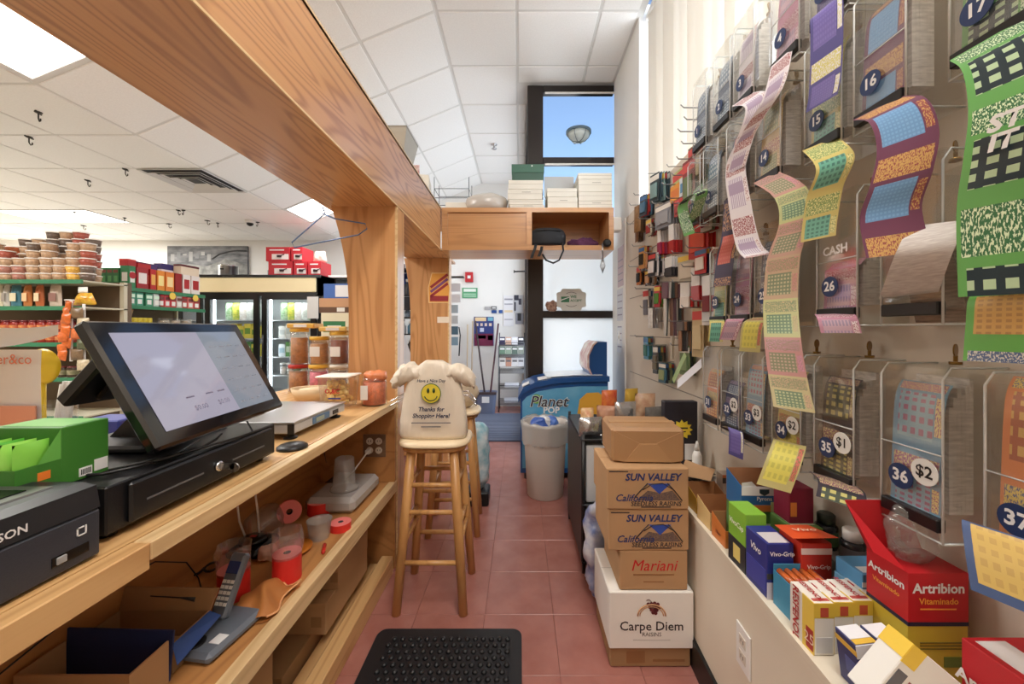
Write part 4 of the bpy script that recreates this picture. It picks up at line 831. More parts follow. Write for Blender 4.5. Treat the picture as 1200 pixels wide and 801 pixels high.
MB().box(-.35,.35,-.2,.2,0,.03).build('tray', m_white, t); MB().lathe([(.12,.03),(.15,.06),(.15,.14),(.10,.2),(.03,.22)], 22).build('body', m_white, t); MB().lathe([(.02,.22),(.03,.25),(.01,.27)], 12).build('knob', m_white, t)
sup = thing('wall_rack', 'dark rack standing right of the fridge', 'rack', (-2.2, YF+.5, 0)); [MB().box(-.42+x,-.40+x,-.2,.2,0,1.999).build('upright', m_fb, sup) for x in (0,.85)]; [MB().box(-.40,.43,-.2,.2,z-.02,z).build('shelf', m_fb, sup) for z in (2.0,1.6,1.2,.8)]
# cartons right of the fridge near the post
YC = 3.7; sC = FPX/YC
t = carton('grocery_case', 'brown case with dark lower band right of the fridge', 'case', ((374-VX)/sC, YC, 1.43), .34, .25, .14, (196,150,112), (('f',0,1,0,.4,(96,66,48)),('f',.5,.72,.08,.36,(230,226,220))))
t = carton('grocery_case', 'blue and white case on the brown case', 'case', ((378-VX)/sC, YC+.02, 1.5715), .32, .2, .14, (64,104,180), (('f',.35,1,.1,.9,(230,232,236)),))
t = carton('grocery_case', 'cream box with a green label under the brown case', 'case', ((380-VX)/sC, YC-.06, 1.20), .26, .25, .2285, (226,218,190), (('f',.08,.88,.2,.65,(52,120,74)),)); MB().box(.06,.19,-.0016,0,.09,.108).build('printed_line', m_print_w, t)
cs2 = thing('display_rack', 'low tan display rack under the grocery cases', 'rack', ((395-VX)/sC, YC+.1, 0)); MB().box(-.2,.25,-.18,.22,0,1.199,c=.005).build('cabinet', M('tan_rack', (150,112,76), .6), cs2); MB().box(-.2,.25,-.185,-.18,1.15,1.199).build('top_trim', m_card2, cs2)
# ---- dark shelf of toiletries seen between the posts
YB = 4.6; sB = FPX/YB
g = thing('black_rack', 'black rack of toiletries seen between the two posts', 'rack', (-1.35, YB, 0))
for x in (-.17, .40): MB().box(x, x+.015, 0, .3, 0, 2.15).build('upright', m_fb, g)
for z in (2.0, 1.68, 1.42, 1.22, .98): MB().box(-.17,.41,0,.3,z-.015,z).build('shelf', m_fb, g)
MB().box(-.17,.41,-.01,0,1.50,1.66).build('sign_panel', m_fb, g)
MB().box(-.155,.40,.27,.3,1.68,1.98).build('blue_backing', M('blue_back_card', (40,90,190), .4), g)  # plain blue card at the back of the shelf
it = [(466,1.68,.045,.22,(236,238,240)),(474,1.68,.05,.2,(60,64,70)),(481,1.68,.05,.19,(70,74,84)),(467,1.42,.05,.13,(110,100,100)),(475,1.42,.05,.12,(150,170,190)),(483,1.42,.05,.14,(70,100,150)),(470,1.22,.05,.15,(200,206,210)),(478,1.22,.05,.15,(90,140,170)),(468,.98,.06,.18,(150,40,44)),(478,.98,.06,.17,(60,60,66)),(468,2.0,.06,.1,(120,110,110)),(477,2.0,.07,.08,(210,206,200))]
for i, (px, z, r, h, c_) in enumerate(it):
    t = thing('toiletry_bottle', '%s bottle on the %s shelf of the black rack between the posts' % (('white','dark left','dark right','brown','pale blue','blue','silver','sea blue','red','dark','grey','cream')[i], {2.0:'top',1.68:'second',1.42:'third',1.22:'fourth',.98:'lowest'}[z]), 'bottle', ((px-VX)/sB, YB+.1, z+.0005), group='bottles on the black rack')
    MB().lathe([(r*.62,0),(r*.66,.01),(r*.66,h*.62),(r*.25,h*.78),(r*.25,h*.85)], 12).build('bottle', C(c_, .3), t); MB().lathe([(r*.3,h*.85),(r*.3,h)], 10).build('cap', m_white, t)
t = thing('angled_board', 'pale blue-white board leaning before the black rack', 'board', pY(472, 425, 3.95)); 
MB().add([(-.09,0,.0),(.10,0,-.04),(.10,.02,.02),(-.09,.02,.06),(-.09,.10,.42),(-.06,.10,.42)], [(0,1,2,3),(3,2,5,4)]).build('board', M('pale_board', (206,214,226), .5), t)
tag(MB().box(-.09,.11,0,.1,0,.18,c=.004).build('red_box', C((120,34,30)), None, Vector(((474-VX)/(FPX/4.0), 4.0, .80))), 'dark red box under the pale leaning board', 'box')
sp2 = thing('low_cabinet', 'low oak cabinet between the two posts', 'cabinet', (-1.2, 3.9, 0)); MB().box(-.2,.3,0,.45,0,.775).build('body', oakZ, sp2); MB().box(-.21,.31,-.01,.46,.775,.7995).build('top', oakX, sp2)
# ================================================================== AISLE AND ENTRANCE
def stool(loc, lab, rz=0):
    t = thing('bar_stool', lab, 'stool', loc, (0,0,rz), 'bar stools'); H_ = .745
    def sq(r, z): return [(r*math.copysign(abs(math.cos(a))**.62, math.cos(a)), r*.94*math.copysign(abs(math.sin(a))**.62, math.sin(a)), z) for a in [2*PI*q/40 for q in range(40)]]
    MB().loft([sq(.148,H_-.012), sq(.166,H_-.006), sq(.168,H_), sq(.163,H_+.012), sq(.148,H_+.017)]).build('seat', m_stool_top, t)
    MB().loft([sq(.15,H_-.03), sq(.152,H_-.012)]).build('seat_ring', m_stool, t)
    def leg(sx, sy, z): k = z/H_; return Vector((sx*(.150-.055*k), sy*(.150-.055*k), z))
    for sx in (-1,1):
        for sy in (-1,1): MB().tube([leg(sx,sy,0), leg(sx,sy,H_*.5), leg(sx,sy,H_-.02)], [.020,.0225,.021], 12).build('leg', m_stool, t)
    for k, (z1, z2) in enumerate(((.22,.30),(.44,.37),(.56,.56))):
        for sy in (-1,1): MB().tube([leg(-1,sy,z1), leg(1,sy,z1)], .011, 10).build('rung', m_stool, t)
        for sx in (-1,1): MB().tube([leg(sx,-1,z2), leg(sx,1,z2)], .011, 10).build('rung', m_stool, t)
    return t
stool((-.405, 1.875, 0), 'wooden bar stool carrying the bundle of shopping bags')
stool((-.425, 2.52, 0), 'wooden bar stool standing behind the one with shopping bags', .06)
# ---- smiley shopping bags on the stool
ZB = .763
bg_ = thing('shopping_bag', 'cream shopping bags with a yellow smiley face standing on the stool', 'shopping bag', (-.41, 1.83, ZB))
m_bag = M('bag_film_cream', (226,214,196), .35, bump=.9, bs=9, stretch=(5,2,1.2))
def bagring(z, w, t, k):
    pts = []
    for j in range(40):
        a = 2*PI*j/40; ca, sa = math.cos(a), math.sin(a)
        x = w*math.copysign(abs(ca)**.6, ca); y = t*math.copysign(abs(sa)**.7, sa)
        n_ = mnoise.noise(Vector((x*34+z*6, y*6, z*3)))*k*1.4
        pts.append((x+n_*.4, y+n_, z))
    return pts
MB().loft([bagring(z, w, t_, k) for z, w, t_, k in ((0,.150,.05,.002),(.02,.16,.055,.004),(.08,.157,.05,.005),(.14,.150,.046,.007),(.2,.142,.044,.009),(.25,.128,.042,.014),(.285,.112,.04,.018),(.32,.09,.036,.022),(.345,.066,.03,.022),(.362,.04,.022,.016))]).build('bag_body', m_bag, bg_)
for sg in (-1, 1):
    h_ = MB(); R_ = []
    for q_ in range(11):
        u_ = q_/10; rr = (.038+.010*math.sin(PI*u_))*(1-.55*max(0, u_-.75)*4*.6)
        R_.append([(sg*(.06+.135*u_)+.012*mnoise.noise(Vector((a*2, u_*5, sg*7))), (.9*rr)*math.cos(a)+.012*mnoise.noise(Vector((a*3, u_*6, sg))), .29+.02*math.sin(PI*u_)-.035*u_*u_+rr*math.sin(a)+.016*mnoise.noise(Vector((u_*7, a*2.5, 3+sg)))) for a in [2*PI*w_/18 for w_ in range(18)]])
    h_.loft(R_).build('handle', m_bag, bg_)
YFc = -.0560
sm = MB(); disc(sm, (.0, YFc-.004, .215), (1,0,0), (0,0,1), .046, 0, 32); sm.build('smiley_rim', C((60,104,60)), bg_); sm = MB(); disc(sm, (.0, YFc-.0052, .215), (1,0,0), (0,0,1), .0425, 0, 32); fc_ = sm.build('smiley_face', C((226,206,64)), bg_)
ey = MB()
for x in (-.013, .013): ey.lathe([(.001,-.001),(.006,0),(.001,.001)], 14, T=Matrix.Translation((x, YFc-.0072, .228)) @ Matrix.Diagonal((1,1,2,1)) @ Matrix.Rotation(PI/2,4,'X'))
ey.tube([(.03*math.cos(a), YFc-.0072, .212+.03*math.sin(a)) for a in [PI+.3+(PI-.6)*q/12 for q in range(13)]], .0022, 6); ey.build('smile', C((40,70,40)), fc_)
mb_ = C((40,44,74))
text('Have a Nice Day', .019, mb_, bg_, (0, YFc-.004, .272), shear=.2, bold=.02); text('Thanks for', .027, mb_, bg_, (.0, YFc-.006, .142), shear=.2, bold=.03); text('Shopping Here!', .027, mb_, bg_, (.0, YFc-.006, .112), shear=.2, bold=.03)
MB().box(-.09,.09,YFc-.0075,YFc-.004,.079,.082).build('printed_line', mb_, bg_); MB().box(-.045,.045,YFc-.0075,YFc-.004,.061,.064).build('printed_line', mb_, bg_)
hd = thing('bag_holder', 'chrome wire holder behind the shopping bags', 'wire rack', (-.41, 1.93, ZB))
MB().tube([(-.20,-.12,.17),(-.15,0,.2),(.15,0,.2),(.2,-.1,.17)], .004, 8).build('arm', m_chrome, hd); MB().tube([(-.20,-.12,.15),(-.15,0,.18),(.15,0,.18),(.2,-.1,.15)], .004, 8).build('arm', m_chrome, hd); MB().tube([(0,0,0),(0,0,.2)], .005, 8).box(-.1,.1,-.04,.04,0,.004).build('stand', m_chrome, hd)
# packages on the second stool
tag(blob(MB(), .24, .2, .16, .02, seed=14).build('paper_bundle', M('tan_film', (206,190,164), .35), None, (-.40, 2.52, ZB+.0)), 'wrapped tan bundle behind the shopping bags', 'bundle')
tw = thing('water_pack', 'blue and white wrapped pack of bottles behind the stools', 'bottle pack', (-.33, 2.86, .0))
MB().box(-.06,.1,-.09,.09,0,.1,c=.01).build('black_crate', m_black, tw); 
blob(MB(), .16, .48, .18, .02, seed=15, T=Matrix.Translation((.02,0,.1))).build('film', M('blue_white_film', (226,236,240), .25, c2=(96,176,200), vs=12), tw)
# ---- anti-fatigue mat
mt = thing('rubber_mat', 'black rubber anti-fatigue mat with raised bumps on the floor', 'mat', (-.30, 1.20, .0005))
m_rub = M('black_rubber', (30,31,35), .45)
def rrect(x0, x1, y0, y1, r):
    o = []
    for cx, cy, a0 in ((x1-r,y1-r,0),(x0+r,y1-r,PI/2),(x0+r,y0+r,PI),(x1-r,y0+r,1.5*PI)): o += [(cx+r*math.cos(a0+q*PI/10), cy+r*math.sin(a0+q*PI/10)) for q in range(6)]
    return o
MB().prism(rrect(-.295,.305,-.45,.435,.04), 0, .006).build('border', m_rub, mt)
MB().prism(rrect(-.245,.255,-.4,.388,.02), .006, .012).build('pad', m_rub, mt)
bp_ = MB()
for i in range(15):
    for j in range(26): bp_.lathe([(.0115,.012),(.010,.017),(.006,.0205),(.001,.0215)], 8, 0, c=(-.228+.0328*i+(.0164 if j % 2 else 0), -.385+.0302*j, 0))
bp_.build('bumps', m_rub, mt)['kind'] = 'stuff'
# ---- stacked raisin boxes
def boxs(lab, x0, x1, y0, y1, z0, z1, m, rz=0):
    t = thing('raisin_box', lab, 'box', (x0, y0, z0), (0,0,rz), 'stack of raisin boxes'); w = x1-x0; d = y1-y0; h = z1-z0
    MB().box(0, w, 0, d, 0, h, c=.004).build('carton', m, t)
    MB().box(0, w, d/2-.0015, d/2+.0015, h, h+.0006).box(-.0006, .0, .001, d-.001, h-.006, h-.004).build('flap_seam', m_card2 if m is not m_cardw else C((190,186,178)), t)
    return t, w, d, h
ZQ = [0, .075, .305, .455, .61, .765]
t, w, d, h = boxs('brown flat carton at the very bottom of the raisin box stack', .338, .640, 1.455, 1.72, .001, .075, m_card2)
MB().box(.06,.13,-.0006,0,.015,.06).build('printed_panel', C((140,98,60)), t); MB().box(.16,.28,-.0006,0,.02,.03).build('printed_line', C((140,98,60)), t)
t, w, d, h = boxs('white raisin box with a grape bunch logo near the bottom of the stack', .332, .648, 1.445, 1.74, .0765, .29, m_cardw)
mk = C((52,44,46)); text('Carpe Diem', .048, mk, t, (w/2, -.0012, .085), bold=.008); text('RAISINS', .021, C((120,112,108)), t, (w/2, -.0012, .055), bold=.01); MB().box(w*.28,w*.72,-.0007,0,.033,.035).build('rule', C((180,174,168)), t)
lg = MB(); lg.tube([(w/2+.052*math.cos(a), -.001, .125+.042*math.sin(a)) for a in [PI*q/14 for q in range(15)]], .003, 6, 0); lg.tube([(w/2+.044*math.cos(a), -.001, .125+.034*math.sin(a)) for a in [PI*q/14 for q in range(15)]], .0018, 6, 0); lg.build('arch_logo', C((196,150,110)), t)
gb = MB()
for q, (x, z) in enumerate([(-.018,.168),(-.006,.17),(.006,.172),(.018,.168),(-.012,.158),(0,.16),(.012,.158),(.022,.156),(-.006,.148),(.006,.147),(.014,.146),(0,.137),(.01,.135)]): disc(gb, (w/2+x+.005, -.0006, z), (1,0,0), (0,0,1), .0066, 0, 12)
gb.tube([(w/2,-.001,.176),(w/2-.01,-.001,.186),(w/2-.02,-.001,.182)], .0012, 5); gb.build('grape_bunch', C((96,40,44)), t)
t, w, d, h = boxs('brown carton with red script lettering in the middle of the stack', .372, .628, 1.452, 1.72, .2915, .44, m_card)
text('Mariani', .058, C((206,40,44)), t, (w/2, -.0012, .092), shear=.25, bold=0); MB().box(w*.2,w*.8,-.0008,0,.056,.061).build('printed_line', C((150,104,66)), t); MB().box(w*.35,w*.65,-.0008,0,.03,.034).build('printed_line', C((150,104,66)), t)
for k, (z0, z1, lab, dx) in enumerate(((.4415,.596,'brown raisin carton with a blue mountain print, lower of the two',0), (.5975,.752,'brown raisin carton with a blue mountain print, upper of the two',-.008))):
    t, w, d, h = boxs(lab, .33+dx, .632+dx*.4, 1.45-.005*k, 1.70, z0, z1, m_card)
    sb_ = C((34,50,104)); text('SUN VALLEY', .037, sb_, t, (w*.56, -.0012, h*.78), shear=.2, bold=.03); text('California', .036, sb_, t, (w*.33, -.0012, h*.28), shear=.3, bold=.015); text('SEEDLESS RAISINS', .024, mk, t, (w*.6, -.0012, h*.14), bold=.02, shear=.15); MB().box(w*.03,w*.26,-.0008,0,h*.91,h*.935).build('printed_line', mk, t); MB().box(w*.42,w*.78,-.0008,0,h*.05,h*.075).build('printed_line', mk, t)
    a = MB(); a.tube([(w*.34,-.001,h*.3),(w*.42,-.001,h*.48),(w*.5,-.001,h*.64)], .0022, 5); a.tube([(w*.92,-.001,h*.22),(w*.83,-.001,h*.45),(w*.74,-.001,h*.64)], .0022, 5); a.tube([(w*.44,-.001,h*.48),(w*.55,-.001,h*.62),(w*.68,-.001,h*.64),(w*.8,-.001,h*.5)], .0016, 5); a.build('mountain_lines', mk, t)
    MB().prism([(w*.5,h*.63),(w*.78,h*.63),(w*.64,h*.38)], -.0008, 0, ax='y').build('diamond', C((44,76,168)), t)
    MB().prism([(w*.36,h*.22),(w*.9,h*.22),(w*.80,h*.46),(w*.66,h*.40),(w*.5,h*.46)], -.0004, .0, ax='y').build('hill_print', M('hill_hatch', (130,104,84), .7, c2=(80,66,70), vs=160), t)
t = thing('wrapped_parcel', 'parcel wrapped in brown kraft paper on top of the raisin boxes', 'parcel', (.355, 1.505, .7526), (0,0,-.04))
MB().box(0, .28, 0, .22, 0, .135, c=.012).build('wrapping', m_kraft, t)
mkf = M('kraft_fold', (176,136,94), .5, bump=.3, bs=16)
MB().prism([(.05,.006),(.23,.006),(.175,.075),(.105,.075)], -.006, .003, ax='y').build('folded_flap', mkf, t)
MB().prism([(.008,.012),(.052,.004),(.108,.076),(.008,.124)], -.003, .003, ax='y').build('fold', m_kraft, t); MB().prism([(.272,.012),(.272,.124),(.172,.076),(.228,.004)], -.003, .003, ax='y').build('fold', m_kraft, t)
MB().box(.006,.274,.09,.13,.1345,.137).build('top_overlap', mkf, t)
# ---- rack of snacks behind the boxes
rk = thing('snack_rack', 'low black rack crowded with snacks behind the raisin boxes', 'rack', (.33, 2.0, 0))
for x in (0, .50):
    for y in (0.02, .6): MB().tube([(x,y,0),(x,y,.72)], .009, 8).build('upright', m_black, rk)
for z in (.06, .36, .70): MB().box(-.01,.51,.01,.61,z-.012,z,c=.003).build('shelf', m_black, rk)
MB().box(-.012,-.004,.02,.6,.06,.688).build('side_mesh', m_black, rk)
tag(MB().box(0,.1,0,.2,0,.3,c=.006).build('white_crate', M('crate_white', (222,224,224), .45), None, (.345, 2.03, .361)), 'white plastic bin on the snack rack', 'bin')
tag(blob(MB(), .2, .46, .12, .03, seed=61, n=30).build('plastic_bag', M('bag_blue_white', (226,230,238), .3, c2=(60,100,185), vs=14), None, (.41, 1.86, .0), (0,0,.2)), 'blue and white crumpled bag on the floor beside the box stack', 'plastic bag')
tag(blob(MB(), .2, .2, .14, .03, seed=62).build('plastic_bag', M('bag_grey_white', (206,206,210), .3, c2=(160,140,130), vs=9), None, (.46, 2.3, .061), (0,0,0)), 'grey white crumpled bag low on the snack rack', 'plastic bag')
foil = M('silver_foil', (205,206,208), .22, .85, bump=.8, bs=28)
SN = [(692, 2.07, .13, .10, foil, 'large silver foil bag at the rack front', .2), (688, 2.17, .075, .13, M('snack_cream', (226,206,160), .4, c2=(190,110,60), vs=25), 'cream carton of snacks at the left of the rack', .1), (712, 2.18, .12, .14, M('snack_pastry', (196,150,120), .4, c2=(150,96,70), vs=20), 'pale brown pastry bag on the rack', -.3), (714, 2.36, .10, .20, M('snack_orange', (220,130,60), .4, c2=(190,60,50), vs=25), 'orange and red snack bag at the rack back', .2), (733, 2.14, .13, .17, foil, 'shiny silver snack bag standing on the rack', .25), (756, 2.30, .12, .19, M('snack_tan', (206,176,146), .4, c2=(160,110,80), vs=20), 'tan wrapped bread bag on the rack', 0), (766, 2.10, .11, .15, M('snack_grey', (120,116,110), .4, c2=(70,64,60), vs=20), 'dark grey snack bag on the rack', .3), (740, 2.42, .10, .20, M('snack_gold', (206,170,70), .3, .3), 'gold chip bag standing at the back of the rack', .4)]
for i, (px, yy, w, h, m, lab, rz) in enumerate(SN):
    s_ = FPX/yy
    tag(pillow(MB(), w, h, .07, crump=.014, seed=70+i).build('snack_bag', m, None, ((px-VX)/s_, yy, .7015), (0,0,rz)), lab, 'snack bag', 'snacks on the rack')
t = thing('board_game_box', 'dark box with a yellow starburst leaning by the wall behind the parcel', 'box', (.72, 1.93, ZL+.0005)); 
MB().box(0,.165,0,.05,0,.34,c=.003).build('carton', C((34,32,42)), t)
stb = [(.085+(.055 if q % 2 == 0 else .04)*math.cos(q*PI/12), .2+(.05 if q % 2 == 0 else .036)*math.sin(q*PI/12)) for q in range(24)]
MB().prism(stb, -.001, 0, ax='y').build('starburst', C((232,206,60)), t); MB().box(.055,.115,-.0018,0,.204,.212).build('printed_line', C((70,60,30)), t); MB().box(.065,.105,-.0018,0,.188,.194).build('printed_line', C((70,60,30)), t); MB().box(.10,.15,-.001,0,.05,.13).build('white_panel', m_print_w, t)
for i in range(6):
    c_ = ((226,226,120),(220,120,60),(196,50,56),(206,60,70),(220,110,110),(240,190,180))[i]
    tag(MB().box(-.004,.004,0,.03,0,.26).build('wax_stick', C(c_, .4), None, (.69+.014*i-.0, 1.885, ZL+.0025), (0, math.radians(-18), 0)), 'coloured stick in the fan beside the starburst box, %s from left' % ORD[i], 'stick', 'fan of coloured sticks')
# ---- waste bin
bn = thing('waste_bin', 'tall beige waste bin with a white liner in front of the freezer', 'waste bin', (.19, 2.99, 0))
m_bin = M('bin_beige', (206,200,192), .5)
MB().lathe([(.13,0),(.138,.01),(.165,.50),(.17,.55),(.176,.565),(.166,.56),(.16,.48),(.13,.012)], 36, cap=False).build('barrel', m_bin, bn)
lr = []
for z, r in ((.41,.176),(.48,.182),(.54,.186),(.572,.188),(.57,.176),(.48,.158),(.40,.150)): lr.append([((r+rnd(-.004,.005))*math.cos(2*PI*j/36), (r+rnd(-.004,.005))*math.sin(2*PI*j/36), z+rnd(-.012,.012)*(z < .42 or z > .569)) for j in range(36)])
MB().loft(lr, cap=False).build('liner', clear('liner_film', (246,246,246), .25, .2, .42), bn)
tr = thing('rubbish', 'blue and white rubbish in the waste bin', 'rubbish', (.19, 2.97, .47)); [blob(MB(), .12, .13, .09, .02, seed=80+k, T=Matrix.Translation((-.05+.05*k,-.03+.03*k,0)) @ Matrix.Rotation(k*1.1,4,'Z')).build('wrapper', C(((60,96,180),(232,234,238),(70,110,190))[k], .3), tr) for k in range(3)]
# ---- ice pop freezer
fz = thing('ice_pop_freezer', 'blue ice pop chest freezer with a curved lid and tall header', 'freezer', (0, 3.27, 0))
m_fzb = M('freezer_blue', (30,78,138), .3); m_fzp = M('freezer_print_blue', (72,150,196), .35, c2=(120,180,210), vs=4)
out = [(0,.06),(.0,.70),(.03,.755),(.12,.80),(.28,.835),(.46,.85),(.74,.855),(.74,.06)]
MB().prism(out, 0, .46, ax='y').build('body', m_fzb, fz)
MB().prism([(.015,.10),(.015,.66),(.05,.70),(.14,.745),(.3,.775),(.5,.79),(.735,.79),(.735,.10)], -.003, 0, ax='y').build('side_graphic', m_fzp, fz)
rim = [(-.02,.70),(.02,.775),(.12,.825),(.28,.858),(.46,.872),(.75,.876)]
MB().prism(rim+[(a, b-.045) for a, b in reversed(rim)], -.015, .475, ax='y').build('rim', m_fzb, fz)
MB().prism([(.22,.862),(.46,.878),(.7,.88),(.7,.886),(.46,.884),(.22,.867)], .03, .43, ax='y').build('glass_lid', M('lid_white_glass', (226,234,240), .15), fz)
MB().box(.14,.23,-.0165,-.015,.845,.846).build('label', m_print_w, fz); MB().prism([(.15,.838),(.26,.858),(.26,.862),(.15,.842)], .02,.2, ax='y').build('lid_label', m_print_w, fz); MB().prism([(.02,.782),(.075,.81),(.07,.815),(.015,.787)], .02,.15, ax='y').build('front_label', m_print_w, fz)
hdm = [(.60,.876),(.57,.95),(.575,1.05),(.62,1.14),(.66,1.165),(.74,1.165),(.74,.876)]
MB().prism(hdm, .04, .42, ax='y').build('header', m_fzb, fz); MB().prism([(.6,.886),(.566,.95),(.57,1.05),(.615,1.145),(.65,1.17),(.655,1.162),(.625,1.135),(.585,1.05),(.585,.95),(.612,.886)], .02, .44, ax='y').build('header_graphic', M('header_print', (226,226,214), .35, c2=(176,70,70), vs=12), fz)
pt_ = C((44,40,60)); text('Planet', .13, C((236,238,230)), fz, (.235,-.006,.66), shear=.25, bold=.035); text('Planet', .13, pt_, fz, (.235,-.0075,.66), shear=.25, bold=.008); text('POP', .075, m_print_w, fz, (.26,-.006,.588), bold=.03)
e_ = MB(); disc(e_, (.135,-.0045,.685), (1,0,0), (0,0,1), .04); e_.build('green_globe', C((110,170,80)), fz)
MB().prism([(.48,.56),(.5,.68),(.56,.735),(.66,.74),(.72,.69),(.69,.64),(.73,.60),(.66,.54),(.56,.55)], -.005, -.003, ax='y').build('orange_slice', C((222,166,60)), fz)
for x in (.06,.68):
    for y in (.05,.41): MB().lathe([(.03,0),(.03,.06)], 12, c=(x,y,0)).build('caster', m_black, fz)
tag(MB().lathe([(.001,-.02),(.02,-.015),(.028,0),(.02,.015),(.001,.02)], 14).build('blue_wheel', m_black, None, (-.035, 3.30, .04)), 'small dark wheel at the freezer corner', 'wheel') if False else None
# ---- sign, bow on the lock rail
YS_ = 3.79
t = thing('window_sign', 'scalloped white and green sign standing on the window rail', 'sign', pY(669, 365, YS_)+Vector((0,-.03,.0)))
sg_ = []
for q in range(48):
    a = 2*PI*q/48; r = 1+.09*math.cos(8*a+PI)*.6+.05*math.cos(4*a)
    sx_ = math.copysign(abs(math.cos(a))**.55, math.cos(a)); sz_ = math.copysign(abs(math.sin(a))**.55, math.sin(a)); sg_.append((.145*sx_*r*.97, .115+.108*sz_*r*.97))
MB().prism(sg_, -.008, .0, ax='y').build('board', C((206,208,202)), t); gn = C((56,120,84))
MB().box(-.1,-.02,-.0092,-.008,.09,.145).build('green_patch', gn, t); MB().add([(-.1,-.0096,.105),(-.02,-.0096,.135),(-.02,-.0096,.142),(-.1,-.0096,.115)], [(0,1,2,3)]).build('white_swoosh', m_print_w, t)
text('WE', .038, gn, t, (.02,-.0095,.142), bold=.03); text('ACCEPT', .03, gn, t, (.045,-.0095,.105), bold=.03); MB().tube([(-.05+.01*q,-.009,.172+.016*math.sin(PI*q/10)) for q in range(11)], .002, 5).build('printed_arc', mk, t); MB().tube([(-.05+.01*q,-.009,.062-.016*math.sin(PI*q/10)) for q in range(11)], .002, 5).build('printed_arc', mk, t)
tag(blob(MB(), .10, .10, .05, .02, seed=90, sc=40).build('pine_cone', M('brown_bow', (120,80,66), .6, c2=(200,170,150), vs=40), None, pY(647, 365, YS_)+Vector((-.01,-.035,.0))), 'small brown ornament beside the window sign', 'ornament')
# exterior lamp on the window
p = pY(676, 172, 3.80)
t = thing('bulkhead_lamp', 'round caged bulkhead lamp at the upper window', 'lamp', p+Vector((0,-.0,0)))
MB().lathe([(.12,.115),(.12,.135),(.10,.145)], 24, c=(0,-.0,-.04)).build('rim', C((96,120,138)), t); MB().lathe([(.105,.075),(.095,.04),(.06,.005),(.01,-.005)], 24, c=(0,0,0)).build('globe', C((196,206,206), .3), t)
for q in range(6): MB().tube([(.108*math.cos(q*PI/3),.108*math.sin(q*PI/3),.08),(.098*math.cos(q*PI/3),.098*math.sin(q*PI/3),.038),(.06*math.cos(q*PI/3),.06*math.sin(q*PI/3),0),(0,0,-.008)], .003, 5).build('cage_bar', C((110,126,136)), t)
t.location = p+Vector((0, -.11, 0)); MB().box(-.02,.02,.1,.112,.075,.1).build('bracket', C((96,120,138)), t)
# ---- entrance wall things
YW = 6.40; sW = FPX/YW
def wallflat(lab, cat, name, x0, x1, y0, y1, col, parts=(), d=.006):
    a = pY(x0, y1, YW); w = (x1-x0)/sW; h = (y1-y0)/sW
    t = thing(name, lab, cat, a+Vector((0,.012,0))); MB().box(0,w,-d,0,0,h).build('sheet' if d < .01 else 'body', C(col) if isinstance(col, tuple) else col, t)
    for (u0,u1,v0,v1,c_) in parts: MB().box(u0*w,u1*w,-d-.0015,-d,v0*h,v1*h).build('print', C(c_), t)
    return t, w, h
t, w, h = wallflat('red fire alarm call point on the white entrance wall', 'fire alarm', 'fire_alarm', 545.5, 554.5, 319, 330.5, (186,36,46), (), .05); MB().box(w*.3,w*.7,-.056,-.05,h*.35,h*.65).build('white_handle', m_print_w, t)
t, w, h = wallflat('green notice with white print below the fire alarm', 'notice', 'notice', 541.5, 559.5, 337, 349, (86,160,116), ((.1,.9,.62,.9,(226,236,228)),(.1,.9,.15,.22,(200,226,206)),(.1,.9,.35,.42,(200,226,206))))
wallflat('white printed sheet pinned left of the dark poster', 'notice', 'notice', 590, 602, 346, 382, (226,226,230), ((.1,.9,.85,.9,(150,150,160)),(.1,.9,.7,.74,(160,160,170)),(.1,.9,.45,.52,(226,206,170)),(.1,.9,.2,.24,(176,176,186))))
wallflat('narrow black and white photo poster beside the door frame', 'poster', 'poster', 602.5, 613, 345.5, 366, (196,200,208), ((.0,.5,.7,1,(50,52,70)),(.5,.8,.45,.8,(70,72,90)),(0,.2,.1,.6,(70,72,86))))
wallflat('small dark photo card under the narrow poster', 'card', 'photo_card', 604, 613.5, 366.8, 379.5, (150,152,164), ((.25,.7,.3,1,(40,42,52)),))
wallflat('small grey card, upper left of the card cluster', 'card', 'card', 568, 574.5, 359, 363, (170,168,170)); wallflat('small grey framed card, upper right of the card cluster', 'card', 'card', 575.5, 582, 358.5, 362.5, (120,122,126), ((.2,.8,.3,.7,(210,210,210)),))
wallflat('small blue card, lower left of the card cluster', 'card', 'card', 576, 582, 363.2, 366.8, (40,76,140)); wallflat('small blue card, lower right of the card cluster', 'card', 'card', 584.5, 589, 363, 366.8, (44,84,150))
t, w, h = wallflat('colourful promotional poster with blue and maroon panels', 'poster', 'poster', 555.5, 578.5, 371, 405, (52,66,130), ((.05,.62,.85,.98,(232,204,160)),(.7,.97,.86,.98,(120,180,200)),(.1,.22,.68,.78,(226,206,190)),(.32,.44,.68,.78,(226,206,190)),(.54,.66,.68,.78,(226,206,190)),(.76,.9,.68,.78,(226,206,190)),(.3,.5,.48,.62,(210,216,236)),(.03,.97,0,.42,(120,40,76)),(.1,.6,.25,.36,(226,206,220)),(.7,.95,.2,.36,(206,160,170))))
tag(MB().tube([(0,0,0),(.22,0,.005)], .012, 8).box(-.015,.0,-.02,.02,-.022,.022).build('door_stay', m_black, None, pY(603, 318, 6.2)), 'black arm bracket projecting beside the door frame', 'bracket')
